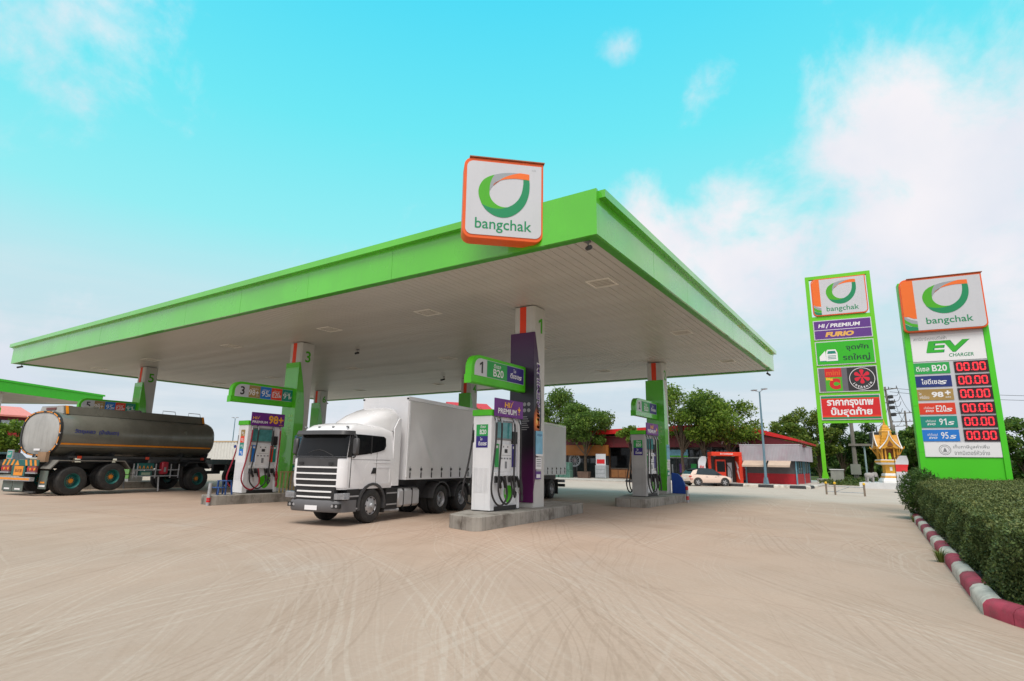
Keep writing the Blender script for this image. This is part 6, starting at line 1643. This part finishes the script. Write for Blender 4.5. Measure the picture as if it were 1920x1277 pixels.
# low gate barrier, utility cabinets
t = thing('parking_barrier', 'low metal barrier with yellow capped posts near the shrine', 'barrier', (-2.75, 35.6, 0.0), R(-20))
RUST = mat('weathered_steel', S(126, 112, 98), 0.7, var=0.2)
for x in (-0.75, -0.3, 1.15):
    p = MB().cyl((x, 0, 0), (x, 0, 0.56), 0.05, n=8).build('post', RUST, t)
    MB().lathe([(0.065, 0), (0.07, 0.05), (0.05, 0.1), (0.001, 0.12)], (x, 0, 0.561), n=8).build('cap', mat('cap_yellow', S(216, 170, 30), 0.5), p)
for z in (0.16, 0.44): MB().cyl((-0.75, 0, z), (1.15, 0, z), 0.02, n=6).build('rail', GALV, t)
MB().cyl((-0.3, 0, 0.16), (0.45, 0, 0.44), 0.015, n=6).build('brace', GALV, t)
t = thing('utility_cabinet', 'grey steel cabinet beside the foot of the tall sign', 'cabinet', (-5.0, 62.5, 0.05))
MB().box(-0.52, 0.52, -0.3, 0.3, 0, 1.18).build('cabinet', mat('cabinet_grey', S(150, 152, 144), 0.55, var=0.08), t, bevel=0.02); MB().box(-0.58, 0.58, -0.36, 0.36, 1.181, 1.25).build('lid', PRINTW, t)
MB().box(-0.006, 0.006, -0.306, -0.301, 0.05, 1.13).build('door_seam', P_GREY, t)
t = thing('sign_foundation', 'small concrete block at the foot of the tall sign', 'foundation', (-6.35, 67.0, 0.0)); MB().box(-0.8, 0.8, -0.7, 0.7, 0, 0.35).build('block', CONC, t, bevel=0.03)

# ------------------------------------------------------------------ utility poles and wires
WIRE = mat('wire', (0.03, 0.03, 0.032), 0.6, var=0)
PC = mat('pole_concrete', S(128, 122, 114), 0.8, var=0.12)
def upole(label, x, y, h, arms, lean=0.0, gear=True):
    t = thing('utility_pole', label, 'utility pole', (x, y, -0.03), R(-20), 'concrete power poles')
    t.rotation_euler = (0, lean, R(-20))
    MB().cyl((0, 0, 0), (0, 0, h), 0.22, 0.13, 8).build('pole', PC, t)
    for z, w in arms:
        a = MB().box(-w, w, -0.2, -0.1, z-0.06, z+0.06).build('crossarm', PC, t)
        for k in range(4):
            u = -w+0.1+k*(2*w-0.2)/3; MB().cyl((u, -0.15, z+0.06), (u, -0.15, z+0.34), 0.06, 0.04, 6).build('insulator', DKMETAL, a)
    if gear:
        for k, z in enumerate((h-1.6, h-2.3, h-3.0, h-3.9)):
            MB().box(0.2, 0.75, -0.25, 0.15, z, z+0.42).build('switch_gear', DKMETAL, t, bevel=0.05)
            MB().tube([(0.5, 0, z+0.4), (1.2, 0.1, z+0.3), (1.5, 0.2, z+0.9)], 0.03, 5, 3).build('jumper', WIRE, t)
    return t
upole('concrete power pole with stacked switch gear behind the tall sign', -0.1, 89.5, 12.0, ((11.6, 1.5), (9.9, 1.0)), R(-3))
upole('slim power pole with two crossarms between the sign and the pylon', 1.5, 116.5, 11.0, ((10.6, 2.2), (9.2, 2.0)), 0, False)
upole('farthest power pole low above the trees by the shrine', -0.3, 146, 10.6, ((10.2, 2.0), (8.6, 2.0)), 0, False)
t = thing('transformer_pole', 'concrete pole with a dark transformer on a platform behind the shrine', 'utility pole', (-4.3, 77.8, -0.03), R(8))
MB().cyl((0, 0, 0), (0, 0, 9.2), 0.26, 0.16, 8).build('pole', PC, t)
MB().box(-0.5, 3.6, -0.3, 0.3, 3.95, 4.2).build('platform', PC, t)
MB().cyl((1.05, 0, 0), (1.05, 0, 3.94), 0.10, n=6).build('strut', mat('pale_pipe', S(150, 172, 176), 0.5), t)
q = MB().box(1.7, 3.3, -0.5, 0.5, 4.201, 5.5).build('transformer', DKMETAL, t, bevel=0.08)
for k in range(3): MB().cyl((2.0+k*0.45, 0, 5.5), (2.0+k*0.45, 0, 6.15), 0.09, 0.05, 6).build('bushing', DKMETAL, q)
MB().box(2.1, 2.8, -0.51, -0.501, 4.6, 4.75).build('plate', PRINTW, q)
MB().box(-0.55, 0.45, -0.5, -0.27, 0.75, 1.9).build('meter_box', mat('meter_grey', S(140, 142, 132), 0.55), t)
wires = (((-0.2, 89, 11.7), (30, 108, 11.5), 0.7), ((-0.2, 89, 11.2), (30, 108, 11.0), 0.8), ((-1.2, 89, 11.7), (1.0, 116, 10.6), 0.9), ((0.6, 89, 11.7), (2.6, 116, 10.6), 0.9), ((0.2, 89, 9.9), (1.5, 116, 9.3), 1.0), ((-0.3, 89, 10.6), (-2.0, 78, 6.2), 1.2), ((-4.3, 77.8, 9.1), (-0.4, 89, 10.9), 0.8), ((1.5, 116, 10.6), (-0.3, 146, 10.2), 0.8))
for i, (a, b_, sag) in enumerate(wires):
    A = Vector(a); B = Vector(b_); P = [A+(B-A)*k/6-Vector((0, 0, sag*4*(k/6)*(1-k/6))) for k in range(7)]
    o = MB().tube(P, 0.028, 4, 2).build('power_cable', WIRE); tag(o, ('upper power cable running right past the price sign', 'lower power cable running right past the price sign', 'left power cable between the two nearer poles', 'right power cable between the two nearer poles', 'low power cable joining the nearer poles at the lower crossarms', 'cable dropping from the switch gear pole to the transformer', 'cable from the top of the transformer pole to the tall pole', 'cable between the two farther poles')[i], 'cable', 'power cables on the right')

# ------------------------------------------------------------------ far left: second canopy, red building, containers
def canopy2():
    t = thing('second_canopy', 'smaller green edged canopy farther away at the far left', 'canopy', (-55.2, 21.2, 0.0), math.atan2(-0.862, 0.507))
    L, W_ = 18, 14      # local x along the visible fascia, local -y away from it
    MB().box(0.1, L, -W_, -0.1, 5.62, 6.1).build('ceiling', CEIL, t)
    G2 = mat('green_panel_bright', S(58, 196, 20), 0.42, var=0.04)
    for (a, b, c_, d) in ((0, L, -0.09, 0.0), (0, 0.09, -W_, -0.1), (0, L, -W_-0.1, -W_-0.01)):
        MB().box(a, b, c_, d, 5.6, 6.28).build('fascia', G2, t)
        MB().box(a-0.1, b+0.1, c_-0.1, d+0.1, 6.281, 6.42).build('cap_trim', G2, t)
    for x, y in ((8.2, -1.4), (8.2, -9)):
        c_ = MB().box(x-0.35, x+0.35, y-0.3, y+0.3, 0, 5.61).build('column', COLW, t)
        MB().box(x-0.37, x+0.37, y+0.301, y+0.34, 0.3, 4.6).build('cladding', G2, c_)
canopy2()
t = thing('red_building', 'distant two storey red building with a pink tin roof at the far left', 'building', (-121, 27, 0), R(90))
RB = mat('building_red', S(176, 20, 46), 0.6, var=0.06); RBD = mat('building_dark_red', S(100, 16, 28), 0.6, var=0.08)
MB().box(-14, 9, 0.3, 14, 0, 7.6).build('wall', RBD, t)
MB().box(-14, 9.05, 0.0, 0.29, 3.5, 5.5).build('red_band', RB, t)
MB().prism([(-0.9, 7.5), (-0.9, 7.75), (7, 9.6), (14.5, 7.7), (14.5, 7.4)], 'x', -15, 9.8).build('roof', mat('pink_tin', S(216, 130, 118), 0.6, var=0.08), t)
for k in range(8):
    x = 7.2-k*1.55; w = MB().box(x, x+1.35, 0.15, 0.29, 5.55, 6.9).build('window', mat('far_window', S(170, 186, 196), 0.2, var=0.1), t)
    MB().box(x+1.36, x+1.52, 0.1, 0.29, 5.5, 7.0).build('window_post', P_BLACK, t)
for k in range(5): MB().box(6-k*4.0, 6-k*4.0+2.6, 0.2, 0.29, 0.0, 3.0).build('shopfront', P_BLACK, t)
def container(label, x, y, rz, L, m):
    t = thing('shipping_container', label, 'container', (x, y, 0), rz, 'containers at the far left')
    b = MB().box(-L/2, L/2, 0, 2.4, 1.1, 3.7).build('body', m, t)
    n = int(L/0.55)
    for k in range(n): MB().box(-L/2+0.1+k*0.55, -L/2+0.36+k*0.55, -0.045, -0.001, 1.25, 3.55).build('rib', m, t)
    CE = mat('container_edge', S(176, 152, 118), 0.6, var=0.2)
    MB().box(-L/2, L/2, -0.06, -0.001, 3.56, 3.74).build('top_rail', CE, t)
    MB().box(-L/2, -L/2+0.15, -0.06, -0.001, 1.1, 3.55).build('corner_post', CE, t); MB().box(L/2-0.15, L/2, -0.06, -0.001, 1.1, 3.55).build('corner_post', CE, t)
    MB().box(-L/2+0.3, L/2-0.3, 0.4, 2.0, 0.5, 1.09).build('skeletal_trailer', DKMETAL, t)
    for k in (-0.3, -0.18, 0.3): MB().cyl((L*k, 0.1, 0.5), (L*k, 2.3, 0.5), 0.5, n=14).build('wheel', RUBBER, t)
    MB().lathe([(0.22, 0), (0.22, 0.01), (0.001, 0.011)], (L*0.2, -0.06, 3.0), axis='y', n=14).build('round_mark', P_NAVY2, t)
CW_ = mat('container_white', S(206, 206, 200), 0.5, var=0.06, streak=0.2)
container('white container on a trailer seen between tanker and pump 3', -78.0, 45.3, R(12), 12.0, CW_)
container('second white container farther left behind the tanker', -92.0, 44.0, R(14), 12.0, CW_)
t = thing('red_gable_roof', 'distant house with red gabled roof showing above the white trailer', 'house', (-51.8, 62.5, 0), R(-34))
MB().box(-2.1, 2.1, 0, 5, 0, 8.4).build('wall', mat('house_wall', S(196, 186, 172), 0.7, var=0.06), t)
MB().prism([(-2.6, 8.35), (0, 9.35), (2.6, 8.35), (2.6, 8.6), (0, 9.62), (-2.6, 8.6)], 'y', -0.6, 5.4).build('roof', SR, t)
MB().box(-1.0, 1.0, -0.05, -0.001, 5.5, 7.0).build('window', DKGLASS, t)
# ------------------------------------------------------------------ trees
LF_MID = leafmat('leaf_mid', (0.04, 0.08, 0.014), (0.105, 0.195, 0.03), (0.21, 0.31, 0.05), 0.42)
LF_LIGHT = leafmat('leaf_light', (0.05, 0.10, 0.014), (0.15, 0.25, 0.026), (0.29, 0.38, 0.055), 0.45)
LF_DARK = leafmat('leaf_dark', (0.02, 0.048, 0.012), (0.055, 0.115, 0.022), (0.13, 0.20, 0.036), 0.36)
LF_BAMB = leafmat('leaf_bamboo', (0.045, 0.09, 0.014), (0.14, 0.21, 0.03), (0.30, 0.33, 0.055), 0.42)
BARK = mat('bark', S(92, 78, 64), 0.9, var=0.25, vs=6, bump=0.5, bs=12)
def tree(name, label, loc, h, r, th, seed, m, nleaf=8000, size=(0.16, 0.34), clumps=26, group=None, cat='tree', zr=None, trunk_r=None, sx=1.0):
    rg = np.random.default_rng(seed); rr = random.Random(seed)
    t = thing(name, label, cat, loc, rr.uniform(0, 6), group)
    zc = (th+h)/2; zr = zr or (h-th)/2
    cs = []
    while len(cs) < clumps:
        p = rg.normal(size=3); p /= np.linalg.norm(p); p *= rg.uniform(0.35, 0.98)**0.7
        cs.append((p[0]*r*sx*0.82, p[1]*r*0.82, zc+p[2]*zr*0.82, rg.uniform(0.17, 0.38)*r))
    tr = trunk_r or h*0.022
    b = MB(); fork = th*rr.uniform(0.75, 0.95)
    b.tube([(0, 0, -0.05), (rr.uniform(-.1, .1), rr.uniform(-.1, .1), fork*0.5), (rr.uniform(-.2, .2), rr.uniform(-.2, .2), fork), (rr.uniform(-.3, .3), rr.uniform(-.3, .3), zc)], tr, 8, 4, r1=tr*0.45)
    b.build('trunk', BARK, t, smooth=60)
    b = MB()
    for c in cs[::2]:
        f = fork*rr.uniform(0.85, 1.2); mid = (c[0]*0.45+rr.uniform(-.2, .2), c[1]*0.45+rr.uniform(-.2, .2), f+(c[2]-f)*0.6)
        b.tube([(0, 0, f), mid, c[:3]], tr*0.42, 5, 3, r1=tr*0.08)
    b.build('limbs', BARK, t, smooth=60)
    w = np.array([c[3]**2 for c in cs]); w /= w.sum(); k = rg.choice(len(cs), nleaf, p=w); C_ = np.array(cs)
    d = rg.normal(size=(nleaf, 3)); d /= np.linalg.norm(d, axis=1)[:, None]
    rad = C_[k, 3]*rg.uniform(0.0, 1.0, nleaf)**0.42
    pts = C_[k, :3]+d*rad[:, None]*np.array([1.0, 1.0, 0.72])
    # a share of stray twigs beyond the clumps for a ragged outline
    s_ = rg.random(nleaf) < 0.10; pts[s_] += d[s_]*rg.uniform(0.05, 0.40, s_.sum())[:, None]*r*0.35
    pts[:, 2] = np.maximum(pts[:, 2], th*0.8)
    leaves('crown', t, pts, size[0], size[1], m, seed+7)
    return t
FT = 'trees in front of the shops'
tree('shade_tree', 'dense green tree right of the trailer with a thin leaning trunk', (-25.2, 51.0, 0.09), 7.3, 3.1, 2.6, 11, LF_MID, 13000, group=FT, trunk_r=0.17, clumps=34)
tree('shade_tree', 'taller tree behind the left street lamp, partly hidden by the trailer', (-29.6, 54.0, 0.06), 9.2, 3.6, 2.8, 12, LF_MID, 12000, group=FT, clumps=32)
tree('shade_tree', 'small sapling tied to a stake in front of the shop entrance', (-18.9, 46.6, 0.0), 4.9, 1.15, 3.0, 13, LF_LIGHT, 2600, (0.12, 0.24), 14, FT, trunk_r=0.05)
tree('shade_tree', 'broad airy tree right of column 2 in front of the shop window', (-16.0, 51.6, 0.09), 9.0, 3.5, 2.7, 14, LF_LIGHT, 8500, group=FT, clumps=30, trunk_r=0.17)
tree('shade_tree', 'dark trunked tree in the middle of the shop front', (-14.2, 52.0, 0.09), 8.2, 2.5, 2.8, 15, LF_MID, 6500, group=FT, clumps=24, trunk_r=0.16)
tree('shade_tree', 'light green tree directly left of the hut', (-12.0, 51.6, 0.09), 7.4, 3.1, 2.7, 16, LF_LIGHT, 7500, group=FT, clumps=26, trunk_r=0.16)
BG = 'trees standing behind the shops and signs'
spec = [('bamboo', 'yellow green bamboo clump behind the hut roof', (-13.0, 86, 0), 10.0, 3.6, 0.6, LF_BAMB), ('bamboo', 'tall bamboo clump left of the tall sign post', (-9.0, 88, 0), 11.0, 3.4, 0.6, LF_BAMB), ('bamboo', 'lower bamboo clump between hut and tall sign', (-10.8, 80, 0), 7.5, 3.0, 0.4, LF_BAMB),
 ('dark_tree', 'dark tree behind the tall sign, left of the transformer', (-6.6, 92, 0), 9.2, 3.6, 0.8, LF_DARK), ('dark_tree', 'dark tree directly behind the transformer', (-3.4, 93, 0), 8.2, 3.2, 0.6, LF_DARK), ('dark_tree', 'dark tree right behind the golden shrine', (-0.4, 90, 0), 7.2, 3.2, 0.5, LF_DARK), ('dark_tree', 'dark tree filling the gap left of the price sign', (2.0, 86, 0), 8.0, 2.8, 0.5, LF_MID),
 ('dark_tree', 'dark tree hidden behind the price sign', (6.5, 90, 0), 8.5, 4.0, 0.5, LF_DARK), ('dark_tree', 'tree at the right edge behind the price sign', (11.4, 84, 0), 8.6, 3.0, 0.8, LF_MID), ('dark_tree', 'lower dark shrubby tree at the far right edge', (14.0, 82, 0), 6.2, 3.6, 0.3, LF_DARK),
 ('dark_tree', 'distant tree above the trailer beside column 4', (-37.6, 49.0, 0), 7.3, 2.0, 2.5, LF_MID), ('dark_tree', 'tree by the red building at the far left', (-84.0, 23.5, 0), 5.6, 3.0, 0.8, LF_LIGHT), ('dark_tree', 'small tree top above the tanker behind sign 5', (-75.0, 27.0, 0), 6.7, 2.0, 2.0, LF_MID)]
for i, (nm, lab, loc, h, r, th, m) in enumerate(spec):
    tree(nm, lab, loc, h, r, th, 40+i, m, 6500, (0.22, 0.5), 24, BG)
# far tree belt
rg = np.random.default_rng(5); P = []
for x0, x1, y0, y1, h, n in ((-150, -60, 96, 112, 4.0, 9000), (-60, -14, 100, 115, 7.0, 9000), (-16, 40, 104, 125, 7.5, 14000)):
    u = rg.random(n); x = x0+(x1-x0)*u; y = y0+(y1-y0)*rg.random(n)
    top = h*(0.62+0.25*np.sin(x*0.31)+0.16*np.sin(x*0.83+1)+0.1*np.sin(x*2.1))
    P.append(np.stack([x, y, top*rg.random(n)**0.6], 1))
o = leaves('tree_belt', None, np.concatenate(P), 0.6, 1.5, LF_DARK, 9); stuff(o); tag(o, 'far belt of dark trees along the horizon', 'tree belt')
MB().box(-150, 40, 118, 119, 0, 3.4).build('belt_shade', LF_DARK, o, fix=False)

# ------------------------------------------------------------------ clipped hedge on the right
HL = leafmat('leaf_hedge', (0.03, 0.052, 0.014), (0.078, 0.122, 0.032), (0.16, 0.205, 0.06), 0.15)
HT = leafmat('leaf_hedge_lit_top', (0.05, 0.075, 0.02), (0.12, 0.155, 0.042), (0.23, 0.25, 0.08), 0.15)  # paler copy of the side leaves; daylight on the top is put into the colour
hd = thing('hedge', 'clipped dark green hedge behind the red and white kerb', 'hedge')
fr = [(2.85, 5.20), (1.95, 6.20), (0.82, 7.52), (0.70, 10.5), (0.60, 14.0), (0.46, 17.5), (0.32, 20.3)]
bk = [(0.9, 21.4), (3.2, 21.7), (6.0, 22.0), (6.0, 5.7)]
def htop(y): return 0.84+0.020*max(0, y-8)
poly = fr+bk
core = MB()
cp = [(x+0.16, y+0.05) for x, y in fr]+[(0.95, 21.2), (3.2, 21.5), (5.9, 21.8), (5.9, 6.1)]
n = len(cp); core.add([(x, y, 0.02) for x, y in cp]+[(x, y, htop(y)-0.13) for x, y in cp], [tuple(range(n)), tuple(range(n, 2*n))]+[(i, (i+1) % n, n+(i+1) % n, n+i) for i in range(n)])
core.build('shaded_core', mat('hedge_core', (0.012, 0.014, 0.007), 0.95, var=0.3), hd)  # solid block; the shade inside the hedge is painted as near-black
rg = np.random.default_rng(77); S_ = []
for (a, b_) in zip(fr, fr[1:]):
    a = np.array(a); b_ = np.array(b_); L = np.linalg.norm(b_-a); near = (a[1]+b_[1])/2
    n = int(L*0.95*(8500 if near < 11 else 4200)); u = rg.random(n); p = a+(b_-a)*u[:, None]
    nv = np.array([-(b_-a)[1], (b_-a)[0]])/L*-1
    if nv @ np.array([-1, -0.2]) < 0: nv = -nv
    z = 0.06+(np.array([htop(y) for y in p[:, 1]])-0.06)*rg.random(n)**0.85
    lump = 0.06*np.sin(p[:, 1]*3.1+z*4)+0.04*np.sin(p[:, 1]*7.7-z*9)+0.03*np.sin(p[:, 0]*9+z*7)
    dep = rg.uniform(-0.16, 0.04, n)+lump-0.05*(z > 0.7)
    S_.append(np.column_stack([p+nv*dep[:, None], z]))
side = np.concatenate(S_)
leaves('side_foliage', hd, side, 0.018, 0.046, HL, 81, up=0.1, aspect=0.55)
T_ = []
def inside(x, y):
    xf = np.interp(y, [p[1] for p in fr], [p[0] for p in fr]); return (x > xf) & (y > 5.3)
n = 150000
y = 5.4+16.1*rg.random(n)**1.5; x = 0.3+4.8*rg.random(n)**1.4; k = inside(x, y); x, y = x[k], y[k]
xf = np.interp(y, [p[1] for p in fr], [p[0] for p in fr])
edge = np.exp(-(x-xf)/0.12)
z = 0.84+0.020*np.maximum(0, y-8)+0.025*np.sin(x*5+y*3)+0.02*np.sin(y*6.3-x*2)-0.07*edge+rg.normal(0, 0.02, len(x))
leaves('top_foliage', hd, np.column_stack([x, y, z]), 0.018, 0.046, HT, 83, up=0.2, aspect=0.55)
# stray shoots standing above the clipped top
n = 700; y = 6+14*rg.random(n); x = 0.6+3.5*rg.random(n); k = inside(x, y); x, y = x[k], y[k]
P = []
for a, b_ in zip(x, y):
    for q in range(5): P.append((a+rg.normal(0, .012), b_+rg.normal(0, .012), htop(b_)+0.015+0.02*q))
leaves('top_foliage', hd, np.array(P), 0.025, 0.05, HT, 84, up=0.0)
# feathery shrub at the far end of the hedge
sh = thing('feathery_shrub', 'feathery dark shrub bulging over the far end of the hedge', 'shrub', (0.42, 20.6, 0))
n = 9000; d = rg.normal(size=(n, 3)); d /= np.linalg.norm(d, axis=1)[:, None]
P = d*np.array([0.55, 0.75, 0.68])*(rg.random(n)**0.4)[:, None]+np.array([0, 0, 0.72])
spk = rg.random(n) < 0.3; P[spk] *= np.array([1.12, 1.1, 1.0]); P[spk, 2] += 0.1*rg.random(spk.sum())
P[:, 2] = np.maximum(P[:, 2], 0.05)
leaves('foliage', sh, P, 0.05, 0.14, LF_DARK, 91, up=0, aspect=0.22)
MB().tube([(0, 0, 0), (0.05, 0, 0.5), (0, 0.05, 0.95)], 0.05, 6, 3, r1=0.01).build('stem', BARK, sh)
# weeds growing out of the kerb joint
def tuft(label, x, y, n, h, seed):
    rg = np.random.default_rng(seed); b = MB()
    for i in range(n):
        a = rg.uniform(0, 2*PI); l = rg.uniform(0.4, 1)*h; o = rg.uniform(0, 0.05); c_, s_ = math.cos(a), math.sin(a); w = 0.006
        p0 = (o*c_, o*s_, 0); p1 = (o*c_+l*0.25*c_, o*s_+l*0.25*s_, l*0.7); p2 = (o*c_+l*0.7*c_, o*s_+l*0.7*s_, l*0.85)
        b.add([(p0[0]-w*s_, p0[1]+w*c_, 0), (p0[0]+w*s_, p0[1]-w*c_, 0), (p1[0]+w*s_, p1[1]-w*c_, p1[2]), (p1[0]-w*s_, p1[1]+w*c_, p1[2]), p2], [(0, 1, 2, 3), (3, 2, 4)])
    o = b.build('grass_tuft', leafmat('leaf_weed', (0.06, 0.10, 0.02), (0.12, 0.17, 0.03), (0.22, 0.22, 0.06)), None, fix=False); o.location = (x, y, 0)
    tag(o, label, 'weed', 'weeds at the kerb')
tuft('green weed tuft growing against the middle of the red and white kerb', 0.36, 11.4, 60, 0.26, 1)
tuft('dry weed tuft at the far end of the red and white kerb', 0.16, 19.4, 40, 0.22, 2)
tuft('small weeds at the near bend of the kerb beside the hedge', 1.0, 7.75, 50, 0.16, 3)
# grass along the verge
n = 26000; x = rg.uniform(-6, 22, n); y = rg.uniform(56, 86, n)
P = np.column_stack([x, y, 0.05+0.30*rg.random(n)**2])
o = leaves('verge_grass', None, P, 0.15, 0.5, leafmat('leaf_grass', (0.03, 0.06, 0.012), (0.07, 0.11, 0.02), (0.14, 0.16, 0.04)), 93, up=-0.3, aspect=0.3); stuff(o); tag(o, 'unmown grass on the verge beyond the forecourt', 'grass')
